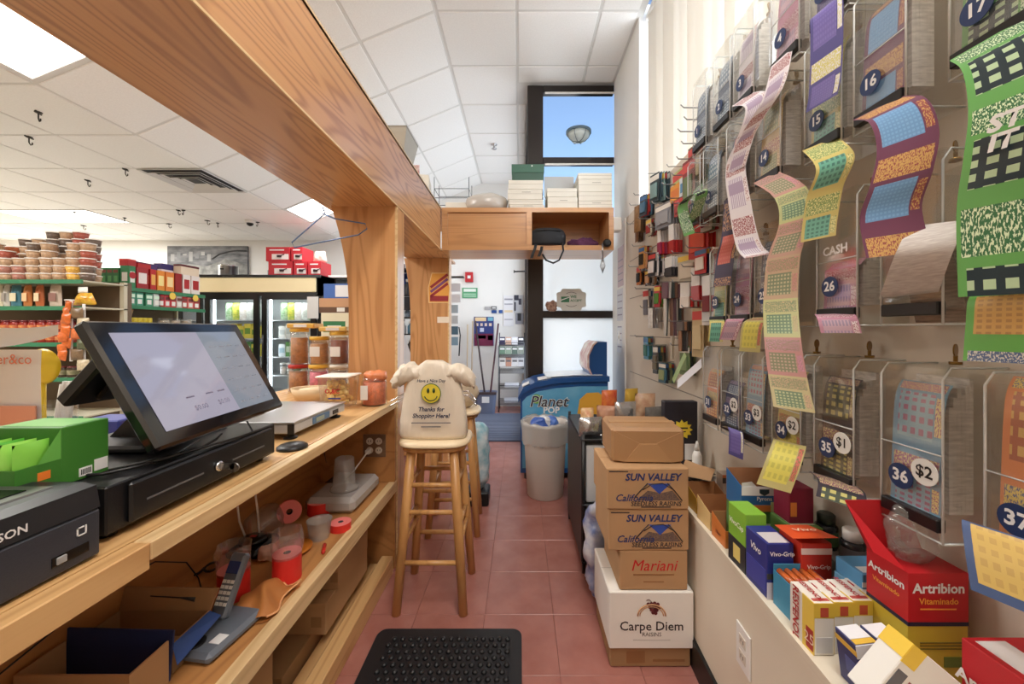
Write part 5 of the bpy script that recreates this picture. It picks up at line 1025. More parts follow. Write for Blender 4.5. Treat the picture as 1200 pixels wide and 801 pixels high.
# handle tools and bucket
for i, (pts, m, lab, cat, nm) in enumerate(((((547,440),(548,380)), M('pale_handle', (206,184,156), .5), 'pale wooden broom handle leaning on the wall, left one', 'broom handle', 'broom'), (((552,440),(554,376)), MC['pale_handle'], 'pale wooden broom handle leaning on the wall, right one', 'broom handle', 'broom'), (((570,476),(557,376)), M('dark_handle', (70,56,58), .5), 'dark long handled dustpan rod standing in the bucket', 'dustpan', 'dustpan'), (((573,476),(584,379)), M('maroon_handle', (86,50,60), .45), 'dark maroon broom standing in the bucket', 'broom', 'broom'))):
    yb = 6.2 if i < 2 else 5.9
    a = pY(*pts[0], yb); b = pY(*pts[1], 6.34 if i < 2 else 6.33); 
    if i < 2: a.z = 0
    tag(MB().tube([a, b], .011 if i < 2 else .014, 8).build(nm, m, None), lab, cat)
t = thing('utility_bucket', 'grey-blue plastic bucket holding the brooms', 'bucket', pY(569.5, 487, 5.88)*1); t.location.z = 0
MB().loft([[(a*c_*1.0, b*s__, z) for c_, s__ in ((-1,-.7),(-.7,-1),(.7,-1),(1,-.7),(1,.7),(.7,1),(-.7,1),(-1,.7))] for z, a, b in ((0,.13,.1),(.3,.16,.12),(.33,.175,.13),(.32,.15,.11),(.02,.12,.09))], cap=False).build('tub', M('bucket_grey', (116,124,148), .45), t); MB().box(-.05,.06,-.125,-.121,.18,.27).build('label', m_print_w, t); MB().box(-.165,.165,-.13,-.118,.3,.34).build('dark_rim', M('dark_handle', (70,56,58), .5), t)
# newspaper rack
NR = 5.95; sN = FPX/NR
nr = thing('newspaper_rack', 'wire newspaper rack with tiers against the entrance wall', 'rack', pY(599.5, 480, NR)); nr.location.z = 0
wr_ = .2
for x in (-wr_, wr_):
    for y in (0, .3): MB().tube([(x,y,0),(x,y,1.22 if y else 1.02)], .008, 6).build('upright', M('rack_grey', (90,92,96), .4, .6), nr)
for k, z in enumerate((.12,.36,.60,.84,1.02)):
    w_ = MB(); [w_.tube([(-wr_,.3*q/6,z+.04*q/6),(wr_,.3*q/6,z+.04*q/6)], .004, 5) for q in range(7)]; w_.tube([(-wr_,0,z+.05),(wr_,0,z+.05)], .004, 5)
    w_.build('wire_shelf', MC['rack_grey'], nr)
for k, (z, cols) in enumerate(((1.10,((60,56,90),(206,170,150),(216,214,220),(50,50,60))), (.95,((110,140,120),(150,170,150),(90,110,100),(140,150,140))), (.78,((216,212,210),(190,140,120),(206,204,206),(196,196,200))))):
    for i, c_ in enumerate(cols):
        t = thing('newspaper', 'folded paper in the wire rack, %s tier, %s from left' % (('top','second','third')[k], ORD[i]), 'newspaper', (nr.location.x-.19+.096*i, NR+.04+.02*k-.02, z-.06-(.02 if k == 2 else 0)), (-.25,0,0), 'papers in the wire rack')
        MB().box(0,.09,0,.008,0,.12 if k < 2 else .15).build('paper', C(c_), t); MB().box(.01,.08,-.0008,0,.07,.1).build('headline', m_print_w if k < 2 else C((110,108,112)), t)
for i, z in enumerate((.365, .125)): tag(MB().box(0,.22,0,.2,0,.02).build('newspaper', C((206,208,214)), None, (nr.location.x-.11, NR+.05, z+.012), (.13,0,.1*i)), ('flat paper on the fourth tier of the wire rack', 'flat paper on the lowest tier of the wire rack')[i], 'newspaper')
# card stand near the second post
cs3 = thing('card_stand', 'slim dark stand of cards beside the second post', 'stand', pY(535, 430, 4.7)); cs3.location.z = 0
MB().box(-.11,-.09,0,.02,0,1.98).build('pole', m_black, cs3); MB().box(-.12,.09,-.04,.06,1.90,1.915).build('top_plate', m_black, cs3); MB().box(-.12,.05,-.1,.1,0,.02).build('base', m_black, cs3)
for i in range(6): MB().box(-.085,.02+.03*(i > 3),-.012,.0,1.10+.13*i-.02,1.20+.13*i-.02).build('card', C(((120,150,170),(70,100,120),(190,196,200),(160,176,186),(216,216,220),(206,206,212))[i]), cs3)
MB().tube([(.03,0,.95),(.045,0,1.2),(.03,0,1.3)], .008, 6).build('black_handle', m_black, cs3)
# entrance mat: ribbed
em = thing('entrance_mat', 'dark grey-blue ribbed entrance mat on the floor', 'mat', (-.36, 5.1, .0005)); m_em = M('mat_slate', (56,62,78), .8); m_em2 = M('mat_rib_slate', (112,120,140), .7)
MB().box(-.42,.40,-.72,.72,0,.006).build('backing', m_em, em)
rb = MB(); [rb.box(-.41, .39, -.70+.06*k, -.70+.06*k+.032, .006, .014, T=None) for k in range(24)]; rb.build('ribs', m_em2, em)['kind'] = 'stuff'
# ---- post stickers
t = thing('sticker', 'orange and maroon ice lolly sticker on the second post', 'sticker', (-.757, 3.5985, 1.27+(386-337)/126))
so = [(-.10,-.14),(.09,-.14),(.10,0),(.07,.14),(-.07,.14),(-.105,0)]
MB().prism(so, -.001, 0, ax='y').build('sticker', C((236,206,150)), t); MB().prism([(a*.93, b*.95) for a, b in so], -.0016, -.001, ax='y').build('yellow_field', C((226,160,70)), t); mr_ = C((150,40,50))
MB().box(-.085,.085,-.0024,-.0016,-.125,-.075).build('maroon_band', mr_, t)
for k in range(3): MB().box(-.1,.1,-.0024-.0002*k,-.0016,-.012,.012,T=Matrix.Translation((0,0,.0+.042*k-.02)) @ Matrix.Rotation(-.65,4,'Y')).build('diagonal_stripe', (mr_, C((120,70,120)), mr_)[k], t)
tag(MB().box(-.055,.055,-.001,0,-.028,.028).build('paper_tag', M('paper_cream', (240,226,206), .6), None, (-.72, 3.5985, 1.27+(386-374.5)/126)), 'small cream paper tag on the second post', 'tag')
# ---- on top of the cabinet and beam
ZC = 2.2905; YT = 3.27; sT = FPX/YT
def topbox(lab, x0, x1, y0, y1, col, dep=.3, yoff=0, cat='box', lip=True):
    a = pY(x0, y1, YT); z0 = ZC if False else a.z; w = (x1-x0)/sT; h = (y1-y0)/sT
    return a, w, h
m_wb = M('white_box', (224,220,208), .6, var=.02); 
cols3 = [(596.5,638,(('third',5.5),('third',6),('third',12),('third',11))), (641,677,(('x',14.5),('x',10.5))), (678,718.5,(('x',10),('x',10.5),('x',15),('x',7.5)))]
for ci, (x0, x1, st_) in enumerate(cols3):
    z = ZC; w = (x1-x0)/sT
    for li, (_, hp) in enumerate(st_):
        h = hp/sT; jx = rnd(-.008,.008)+(-.012 if ci == 0 and li > 1 else 0)
        t = thing('white_box', 'white carton on the overhead cabinet, %s stack, %s from bottom' % (('left','middle','right')[ci], ORD[li]), 'box', ((x0-VX)/sT+jx, YT+.01, z), group='white cartons on the overhead cabinet')
        MB().box(0,w-.006,0,.30,0,h-.0015,c=.002).build('carton', m_wb, t); MB().box(-.0008,w-.0052,-.0012,.0,h*.55,h*.55+.002).build('lid_edge', C((170,164,150)), t)
        if li % 2 == 0: MB().box(w*.4,w*.65,-.0016,0,h*.7,h*.7+.004).build('printed_line', C((150,144,134)), t)
        z += h
    if ci == 0: zg = z
    if ci == 1: zm = z
t = thing('green_box', 'dark green lidded box on top of the left white cartons', 'box', ((600-VX)/sT, YT+.03, zg+.0005)); MB().box(0,.27,0,.2,0,.10,c=.002).build('box', C((44,84,68)), t); MB().box(-.004,.274,-.004,.204,.07,.14,c=.002).build('lid', C((52,98,80)), t); e_ = MB(); disc(e_, (.17,-.0045,.125), (1,0,0), (0,0,1), .006); e_.build('white_dot', m_print_w, t)
tag(MB().box(0,.27,0,.01,0,.19).build('grey_folder', C((196,198,200)), None, ((640-VX)/sT, YT+.25, zm+.001)), 'grey folder standing behind the middle white cartons', 'folder')
tag(blob(MB(), .36, .16, .22, .012, seed=95).build('wrapped_papers', M('grey_wrap', (196,190,182), .25, bump=.6, bs=18), None, ((569-VX)/sT, YT+.12, ZC)), 'plastic wrapped bundle of papers on the cabinet', 'bundle')
wrk = thing('wire_basket', 'thin wire basket with white boxes on the cabinet left end', 'wire basket', ((530-VX)/sT, YT+.18, ZC))
for z in (.02,.12,.2): MB().tube([(-.17,-.1,z),(.13,-.1,z),(.13,.1,z),(-.17,.1,z),(-.17,-.1,z)], .003, 5).build('wire_loop', M('rack_grey'  , (90,92,96), .4), wrk)
for x, y in ((-.17,-.1),(.13,-.1),(.13,.1),(-.17,.1)): MB().tube([(x,y,0),(x,y,.3)], .003, 5).build('wire_post', MC['rack_grey'], wrk)
tag(MB().box(0,.2,0,.16,0,.09,c=.003).build('white_box', m_wb, None, ((526-VX)/sT-.05, YT+.11, ZC+.003)), 'white box inside the wire basket', 'box')
tag(MB().box(-.07,.07,-.10,.12,0,.11,c=.003).build('white_box', m_wb, None, (-.75, 2.90, 2.286), (0,0,.15)), 'white box at the end of the beam top', 'box')
t = thing('grey_bin', 'grey tapered drawer bin perched on the edge of the beam', 'bin', (-.735, 2.35, 2.286)); MB().loft([[(a*c_, b*s__, z) for c_, s__ in ((-1,-1),(1,-1),(1,1),(-1,1))] for z, a, b in ((0,.05,.09),(.13,.075,.12),(.15,.078,.122))], sm=False).build('bin', C((176,172,160)), t); MB().box(-.08,.08,-.124,.124,.15,.16).build('rim', C((150,146,136)), t)
tag(pillow(MB(), .07, .09, .05, crump=.02, seed=97).build('small_packet', M('redwhite', (226,214,206), .5, c2=(176,80,80), vs=40), None, (-.715, 2.6, 2.286)), 'small red and white packet on the beam beside the grey bin', 'packet')
# ---- in the open cabinet bay
t = thing('waist_bag', 'black waist bag with straps hanging out of the cabinet bay', 'bag', pY(642, 285, 3.27)+Vector((0,.0,-.0)))
t.location.z = 1.9765; t.location.y = 3.272
MB().loft([[(.15*w_*math.cos(a)*1.0, .06*w_*math.sin(a), z*1.15) for a in [2*PI*q/20 for q in range(20)]] for z, w_ in ((.0,.9),(.02,1.0),(.08,1.02),(.11,.9),(.125,.7))]).build('pouch', M('nylon_black', (30,32,36), .7), t); MB().tube([(-.10,-.05,.115),(0,-.058,.125),(.1,-.05,.115)], .006, 6).build('zip', m_black, t)
def strap(pts): 
    b_ = MB(); n_ = len(pts)
    b_.loft([[(x-.012,y-.0015,z),(x+.012,y-.0015,z),(x+.012,y+.0015,z),(x-.012,y+.0015,z)] for x, y, z in pts], sm=False); return b_
strap([(-.10,-.03,.02),(-.11,-.062,-.03),(-.13,-.064,-.08),(-.14,-.062,-.115)]).build('strap', MC['nylon_black'], t); strap([(-.05,-.03,.0),(-.06,-.062,-.05),(-.08,-.064,-.10)]).build('strap', MC['nylon_black'], t); MB().tube([(.12,-.03,.03),(.125,-.062,-.05),(.09,-.064,-.13),(.04,-.064,-.155),(-.02,-.064,-.13),(-.05,-.064,-.08)], .008, 6).build('strap', MC['nylon_black'], t)
tag(blob(MB(), .25, .11, .18, .025, seed=99, n=28, sc=24).build('purple_cloth', M('purple_knit', (96,52,84), .9), None, (.55, 3.42, 1.958)), 'crumpled purple cloth in the cabinet bay', 'cloth')
t = thing('kitchen_tongs', 'steel whisk hanging below the right end of the cabinet', 'whisk', (.685, 3.225, 1.99)); MB().tube([(0,0,0),(0,0,-.12)], .007, 8).build('handle', m_steel, t)
for q in range(4): MB().tube([(0,0,-.11),(.022*math.cos(q*PI/4),.022*math.sin(q*PI/4),-.19),(0,0,-.25),(-.022*math.cos(q*PI/4),-.022*math.sin(q*PI/4),-.19),(0,0,-.11)], .002, 5).build('wire', m_steel, t)
tag(MB().lathe([(.03,0),(.035,.02),(.02,.04)], 16, T=Matrix.Rotation(PI/2,4,'X')).build('round_knob', m_black, None, (.72, 3.234, 1.99)), 'round dark knob beside the hanging whisk', 'knob')
t = thing('door_closer', 'white boxed device with a black lens at the cabinet right end', 'sensor', (.785, 3.33, 2.17)); MB().box(0,.08,-.04,.04,-.06,.06,c=.01).build('case', m_white, t); MB().lathe([(.025,0),(.03,.02)], 16, T=Matrix.Translation((0.0,0,0)) @ Matrix.Rotation(-PI/2,4,'Y')).build('lens', m_black, t)
# notices and switch on the right jamb
for i, (y0, y1, z0, z1, c_, lab) in enumerate(((3.40,3.6,1.66,2.02,(196,170,176),'pinkish notice sheet on the right jamb, upper one'), (3.42,3.62,1.35,1.64,(206,208,216),'white notice sheet on the right jamb, middle one'), (3.44,3.62,1.06,1.3,(222,224,228),'plain white notice on the right jamb, lower one'))):
    t = thing('notice', lab, 'notice', (.9055, y0, z0)); MB().box(-.001,0,0,y1-y0,0,z1-z0).build('sheet', C(c_), t); [MB().box(-.0016,-.001,.02,y1-y0-.02,.05+.06*k,.06+.06*k).build('printed_line', C((140,130,150)), t) for k in range(4)]
tag(MB().box(-.004,0,-.035,.035,-.06,.06,c=.001).box(-.012,-.004,-.006,.006,-.012,.012).build('light_switch', m_white, None, (.9055, 3.55, 1.2)), 'white light switch on the right jamb', 'light switch')
t = thing('wall_outlet', 'white outlet plate low on the cream half wall', 'outlet', (fx(1.10)-.0005, 1.10, .36), (0,0,-math.atan(.0505))); MB().box(-.005,0,-.037,.037,-.06,.06,c=.0015).build('plate', m_white, t)
for z in (-.022,.022): s_ = MB().box(-.007,-.005,-.017,.017,z-.014,z+.014,c=.0008).build('socket', M('ivory', (214,206,192), .4), t); MB().box(-.0075,-.007,-.007,-.005,z-.004,z+.006).box(-.0075,-.007,.005,.007,z-.004,z+.006).build('slots', m_print_k, s_)
# ================================================================== TICKET DISPENSERS ON THE RIGHT WALL
def ticket(name, border, title, play, sym, grid=(6,4), tcol=(240,236,220)):
    if name in MC: return MC[name]
    m = bpy.data.materials.new(name); m.use_nodes = True; nt = m.node_tree; N = nt.nodes; L = nt.links; b = N['Principled BSDF']; b.inputs['Roughness'].default_value = .3
    tc = N.new('ShaderNodeTexCoord'); sp = N.new('ShaderNodeSeparateXYZ'); L.new(tc.outputs['UV'], sp.inputs[0])
    def op(o, a, bb=None, cl=False):
        n = N.new('ShaderNodeMath'); n.operation = o; n.use_clamp = cl
        for i, x in enumerate((a, bb)):
            if x is None: continue
            if isinstance(x, (int, float)): n.inputs[i].default_value = x
            else: L.new(x, n.inputs[i])
        return n.outputs[0]
    u = sp.outputs[0]; v = op('FRACT', sp.outputs[1])
    def band(x, a, c): return op('MULTIPLY', op('GREATER_THAN', x, a), op('LESS_THAN', x, c))
    def mixc(f, A, B):
        n = N.new('ShaderNodeMix'); n.data_type = 'RGBA'; L.new(f, n.inputs[0])
        for i, x in ((6, A), (7, B)):
            if isinstance(x, tuple): n.inputs[i].default_value = lin(x)+(1,)
            else: L.new(x, n.inputs[i])
        return n.outputs[2]
    # play area symbols
    gu = op('FRACT', op('MULTIPLY', u, grid[0]*1.5)); gv = op('FRACT', op('MULTIPLY', v, grid[1]*2.4))
    cell = op('MULTIPLY', band(gu, .22, .80), band(gv, .25, .78))
    cm = N.new('ShaderNodeCombineXYZ'); L.new(op('MULTIPLY', u, 46), cm.inputs[0]); L.new(op('MULTIPLY', sp.outputs[1], 34), cm.inputs[1])
    nz = N.new('ShaderNodeTexNoise'); nz.inputs['Scale'].default_value = 1.0; nz.inputs['Detail'].default_value = 3; L.new(cm.outputs[0], nz.inputs[0])
    scr = op('GREATER_THAN', nz.outputs[0], .53)
    playc = mixc(op('MULTIPLY', cell, .85), play, sym)
    titc = mixc(scr, title, tcol)
    col = mixc(op('MULTIPLY', band(u, .10, .80), band(v, .10, .60)), border, playc)
    col = mixc(op('MULTIPLY', band(u, .83, .96), band(v, .15, .55)), col, mixc(scr, tcol, title))
    col = mixc(op('MULTIPLY', band(u, .05, .95), band(v, .66, .94)), col, titc)
    if name == 'tk_rainbow':
        hs_ = N.new('ShaderNodeHueSaturation'); fl_ = op('FLOOR', sp.outputs[1]); L.new(op('ADD', op('MULTIPLY', op('SINE', op('MULTIPLY', fl_, 2.3)), .09), .52), hs_.inputs['Hue']); hs_.inputs['Saturation'].default_value = .75; L.new(col, hs_.inputs['Color']); col = hs_.outputs[0]
    hq = N.new('ShaderNodeHueSaturation'); hq.inputs['Saturation'].default_value = .86; L.new(col, hq.inputs['Color']); L.new(hq.outputs[0], b.inputs['Base Color']); MC[name] = m; return m
TK = {
 'blue': ticket('tk_blue', (112,54,88), (206,160,70), (84,146,200), (104,166,214), (10,8), (150,56,60)),
 'green': ticket('tk_green', (84,160,64), (40,110,60), (30,50,58), (186,216,166), (3,3), (214,232,190)),
 'purple': ticket('tk_purple', (70,64,140), (206,200,90), (98,84,168), (112,98,180), (9,7), (226,226,236)),
 'gold': ticket('tk_gold', (206,170,90), (176,80,60), (150,150,80), (206,190,110), (6,5), (236,214,130)),
 'teal': ticket('tk_teal', (206,190,90), (120,150,70), (92,176,150), (60,120,110), (5,4), (236,226,140)),
 'pink': ticket('tk_pink', (196,130,160), (160,60,90), (206,170,190), (150,130,170), (8,2), (236,220,226)),
 'white': ticket('tk_white', (222,216,222), (150,60,70), (170,150,180), (226,222,230), (8,1), (236,230,230)),
 'night': ticket('tk_night', (50,56,100), (110,60,110), (70,100,140), (210,216,220), (5,5), (150,160,190)),
 'rainbow': ticket('tk_rainbow', (196,150,90), (150,150,80), (120,140,90), (206,190,120), (7,5), (216,90,80)),
 'dark': ticket('tk_dark', (52,46,56), (120,50,90), (70,80,64), (200,190,90), (3,4), (206,196,120)),
 'lime': ticket('tk_lime', (92,190,56), (80,110,160), (226,176,60), (196,140,50), (6,6), (230,230,220)),
 'orange': ticket('tk_orange', (226,130,50), (236,206,80), (186,100,60), (230,190,90), (4,4), (110,110,150)),
 'sky': ticket('tk_sky', (104,160,196), (176,84,136), (140,184,206), (180,80,126), (4,4), (236,216,130)),
 'yellow': ticket('tk_yellow', (196,186,110), (120,130,70), (222,212,60), (196,190,60), (4,4), (220,90,70)),
 'red': ticket('tk_red', (70,66,96), (60,60,100), (206,84,74), (216,110,96), (6,6), (226,170,110)),
 'fun': ticket('tk_fun', (58,84,132), (66,104,156), (206,170,64), (190,150,60), (5,4), (226,226,214)),
 'navy': ticket('tk_navy', (70,90,120), (80,100,130), (96,130,160), (226,230,236), (4,4), (200,210,220)),
}
m_bar = M('tear_bar_black', (26,25,26), .3); m_badge = M('badge_navy', (30,52,96), .35); m_badgew = M('badge_white', (230,230,226), .4)
m_tkback = M('ticket_back_grey', (226,222,218), .6, c2=(176,172,170), vs=30, stretch=(1,2,6)); m_key = M('brass_key', (150,116,64), .3, .9)
XF = .80; XW = .919; DH = .33
def disp_meshes():
    D = .12; w = .062; e = .0035; out = {}
    b = MB(); b.box(-.003, 0, -w, w, 0, DH); out['back_plate'] = (b.build('back_plate', m_acr, mesh=True), m_acr)
    b = MB(); b.box(-D, -.003, -w, -w+e, 0, DH); out['side_panel'] = (b.build('side_panel', m_acr, mesh=True), m_acr)
    b = MB(); b.box(-D, -.003, w-e, w, 0, DH); out['side_panel_far'] = (b.build('side_panel', m_acr, mesh=True), m_acr)
    b = MB(); b.box(-D-e, -D, -w, w, .05, DH); out['front_panel'] = (b.build('front_panel', m_acr, mesh=True), m_acr)
    b = MB(); b.box(-D-e, 0, -w, w, DH, DH+e); out['lid'] = (b.build('lid', m_acr, mesh=True), m_acr)
    b = MB(); r = .0022
    for y in (-w, w):
        b.tube([(-D-e,y,.0),(-D-e,y,DH-.02),(-D+.012,y,DH+.002),(0,y,DH+.002)], r, 6); b.tube([(-D-e,y,0),(0,y,0)], r, 6)
    b.tube([(-D-e,-w,DH*.5),(-D-e,w,DH*.5)], .0015, 6); b.tube([(-D-e,-w,.0),(-D-e,w,.0)], r, 6)
    out['rim'] = (b.build('rim', m_acre, mesh=True), m_acre)
    b = MB(); b.box(-D-.010, -D+.008, -w+.004, w-.004, .018, .044, c=.002); out['tear_bar'] = (b.build('tear_bar', m_bar, mesh=True), m_bar)
    b = MB(); b.lathe([(.010,0),(.010,.006)], 14, c=(-.03,0,DH+e)); b.lathe([(.013,-.0012),(.013,.0012)], 16, T=Matrix.Translation((-.03,0,DH+.033)) @ Matrix.Rotation(.5,4,'Z') @ Matrix.Rotation(PI/2,4,'X')); b.box(-.034,-.026,-.001,.001,DH+.004,DH+.022, T=None)
    out['key'] = (b.build('key', m_key, mesh=True), m_key)
    return out
DM = disp_meshes()
def strip(name, mat, path, w, n, parent=None, tilt=0, back=False):
    """hanging ticket strip: path of (x, y, z) centre points, width along y with a slight tilt towards the camera"""
    P = [Vector(p) for p in path]
    def at(f):
        k = f*(len(P)-1); i = min(int(k), len(P)-2); q = k-i
        a = P[max(i-1,0)]; b = P[i]; c = P[i+1]; d = P[min(i+2,len(P)-1)]
        return .5*((2*b)+(c-a)*q+(2*a-5*b+4*c-d)*q*q+(3*b-a-3*c+d)*q**3)
    def fn(a, f):
        p = at(f); o = (a-.5)*w; tt = tilt[0]+(tilt[1]-tilt[0])*f if isinstance(tilt, tuple) else tilt
        return (p.x+o*math.sin(tt), p.y-o*math.cos(tt), p.z)
    # u runs from far (left in view) to near
    mb = MB().surf(lambda a, f: fn(a, f), 4, 28, 0, True, uvs=(1, -n)); 
    return mb.build(name, mat, parent)
def dispenser(Y, zbar, num, style, lab, hang=None, price=None, fill=.75, n=None, key=True, fan=True):
    z0 = zbar-.03
    t = thing('ticket_dispenser', lab, 'ticket dispenser', (XW, Y, z0), (0,0,0), 'clear lottery ticket dispensers')
    for k, (me, mt_) in DM.items():
        if k == 'key' and not key: continue
        put(k.replace('_far',''), me, t)
    if num:
        bd = MB(); disc(bd, (-.1245, .018, .10), (0,-1,0), (0,0,1), .026, 0, 28); o = bd.build('number_badge', m_badge, t); text(num, .034, m_print_w, o, (-.1262, .018, .10), (0,-1,0), (0,0,1), bold=.03)
    if price:
        bd = MB(); disc(bd, (-.1245, -.03, .125), (0,-1,0), (0,0,1), .026, 0, 28); o = bd.build('price_badge', m_badgew, t); text(price, .032, m_print_k, o, (-.1262, -.03, .125), (0,-1,0), (0,0,1), bold=.02)
    # folded tickets inside: a fan-fold block with the printed strip coming forward and down behind the front panel
    m = TK[style]
    if fan:
        fb = MB(); hh = DH*fill
        for i in range(6):
            x = -.052-.0078*i; zt = .06+hh*(.97-.04*((i*7) % 3)-.03*i)
            fb.box(x-.0074, x, -.05, .05, .05, min(zt, DH-.02))
        fb.build('folded_tickets', m_tkback, t)
        strip('feed_strip', m, [(-.09,0,.06+hh*.9),(-.105,0,.06+hh*.75),(-.112,0,.14),(-.114,0,.07),(-.117,0,.02)], .1, n or 2.2, t)
    if hang:
        P, nn, w, tl_ = hang[:4]
        lp = [Vector((-.132,0,.03))]+[Vector(q)-Vector((XW,Y,z0)) for q in P]
        strip('hanging_strip', TK[hang[4]] if len(hang) > 4 else m, lp, w, nn, t, tl_)
    return t
def hp(*pts, X=.765): return [pX(a, b, X-dx) for a, b, dx in [(p+(0,))[:3] for p in pts]]
ZA, ZB2, ZD, ZE = 2.09, 1.76, 1.31, .895
# top row
dispenser(1.72, ZA, '1', 'navy', 'pale blue ticket dispenser, farthest away in the top row')
dispenser(1.53, ZA, '2', 'navy', 'pale ticket dispenser, second farthest in the top row')
dispenser(1.38, ZA, '3', 'white', 'ticket dispenser numbered 3 in the top row with a white strip', (hp((886,120),(872,165),(862,200)), 1.8, .085, .25))
dispenser(1.165, ZA, '4', 'pink', 'ticket dispenser numbered 4 in the top row with a pink strip', (hp((905,110),(880,150),(862,190),(866,235),(876,285),(888,300)), 4.2, .085, (.1,.5), 'white'))
dispenser(1.0, ZA, '5', 'purple', 'ticket dispenser in the top row trailing a purple strip', (hp((968,10),(968,60),(966,100),(962,122)), 2.0, .085, .2))
dispenser(.80, ZA, '6', 'blue', 'ticket dispenser in the top row above the one numbered 16', None)
# second row
dispenser(1.775, ZB2, '11', 'green', 'dim ticket dispenser in the second row beside the hanging goods', (hp((822,225),(800,240),(808,275)), 1.4, .07, .3), fill=.5)
dispenser(1.62, ZB2, '12', 'navy', 'pale blue ticket dispenser, second farthest in the second row')
dispenser(1.43, ZB2, '13', 'red', 'ticket dispenser in the second row with a red and navy strip', (hp((856,275),(850,300),(846,335)), 1.2, .085, .3))
dispenser(1.245, ZB2, '14', 'gold', 'ticket dispenser numbered 14 trailing a very long multicoloured strip', (hp((925,225,.0),(932,258,.01),(918,300,.02),(914,350,.02),(916,395,.03),(922,440,.03),(930,480,.03)), 7.0, .10, (.15,.55), 'rainbow'))
dispenser(1.02, ZB2, '15', 'teal', 'ticket dispenser numbered 15 with a teal and gold strip', (hp((978,190),(966,225),(960,260),(958,280)), 2.0, .085, .35))
dispenser(.86, ZB2, '16', 'blue', 'ticket dispenser numbered 16 with a blue ticket strip', (hp((1050,130),(1062,165,.01),(1054,210,.02),(1042,250,.02),(1052,298,.02)), 2.3, .095, (.2,.6)))
d17 = dispenser(.655, ZB2, '17', 'green', 'ticket dispenser numbered 17 with a dark green strip at the right edge', (hp((1176,60),(1188,110,.02),(1184,170,.03),(1176,240,.03),(1180,345,.03)), 2.6, .10, (.1,.5)), fill=.9)
# third row
dispenser(1.56, ZD, '23', 'teal', 'ticket dispenser in the third row with a pale teal strip, farthest one', (hp((840,378),(838,400)), .8, .075, .3))
dispenser(1.45, ZD, '24', 'pink', 'ticket dispenser in the third row with a mauve strip', (hp((858,375),(850,398)), .8, .075, .3)) if False else None
dispenser(1.40, ZD, '24', 'pink', 'ticket dispenser in the third row with a mauve strip', (hp((860,376),(852,398)), .8, .075, .3))
dispenser(1.25, ZD, '25', 'navy', 'ticket dispenser in the third row with a yellow ticket tip', (hp((882,380),(878,412)), 1.0, .085, .25, 'yellow'))
d26 = dispenser(.975, ZD, '26', 'pink', 'ticket dispenser in the third row with a small pink and mint ticket', (hp((980,372),(985,390)), .7, .085, .4), fill=.35)
dispenser(.79, ZD, None, 'night', 'ticket dispenser in the third row stuffed with brown pamphlets', fan=False)
dispenser(.60, ZD+.03, '28', 'lime', 'ticket dispenser in the third row with a bright green strip at the right edge', (hp((1185,345),(1182,380),(1180,425)), 1.2, .10, (.1,.3)))
# lowest row
dispenser(1.62, ZE, '31', 'orange', 'ticket dispenser in the lowest row with orange tickets, farthest one', fill=.6)
dispenser(1.47, ZE, '32', 'night', 'ticket dispenser in the lowest row with a mauve strip', (hp((862,505),(862,535)), 1.0, .07, .2, 'purple'), price='$2', fill=.5)
dispenser(1.33, ZE, '33', 'sky', 'ticket dispenser in the lowest row with pale blue tickets, third from the far end', price='$3')
dispenser(1.16, ZE, '34', 'yellow', 'ticket dispenser numbered 34 with a yellow ticket hanging out', (hp((925,518),(918,540,.03),(906,572,.05)), 1.0, .085, (.4,.7)), price='$2')
dispenser(.985, ZE, '35', 'dark', 'ticket dispenser numbered 35 priced one dollar with dark tickets', (hp((985,570),(984,590,.03)), .6, .095, .5), price='$1')
dispenser(.79, ZE, '36', 'sky', 'ticket dispenser numbered 36 priced two dollars with light blue tickets', price='$2', fill=.8)
dispenser(.60, ZE, '37', 'orange', 'ticket dispenser with an orange strip at the bottom right edge', (hp((1182,625),(1186,660,.02),(1196,715,.03)), 1.0, .10, .4, 'fun'), fill=.9)
for s_, px, py in (('ST', 1176, 142), ('IT', 1172, 166)): text(s_, .034, m_print_w, d17, pX(px, py, .725)-d17.location, (math.sin(.3), -math.cos(.3), 0), (0,0,1), bold=.04, shear=.2)
text('CASH', .03, m_print_w, d26, (-.1262, .0, .19), (0,-1,0), (0,0,1), bold=.03)
# pamphlets sticking out of the third row
t = thing('pamphlet', 'curled white lottery pamphlet leaning out of the third row', 'pamphlet', pX(1085, 345, .79))
q0 = pX(1085, 345, .79)
MB().surf(lambda a, b: tuple(Vector(pX(1030+70*a+35*b, 350-8*a-(85*b)-6*math.sin(PI*b), .80-.06*math.sin(PI*b*.9)))-q0), 6, 10).build('sheet', M('pamphlet_white', (222,218,212), .6, c2=(192,184,180), vs=40, stretch=(1,1,10)), t)
for i in range(2): tag(MB().box(-.001,.001,-.05,.05,0,.17).build('pamphlet', M('pamphlet_brown', (110,92,80), .6, c2=(170,150,130), vs=26, stretch=(1,1,8)), None, (.86+.02*i, .79, ZD-.025), (0, math.radians(-14+5*i), 0)), ('brown printed pamphlet, front one in the third row', 'brown printed pamphlet, rear one in the third row')[i], 'pamphlet')
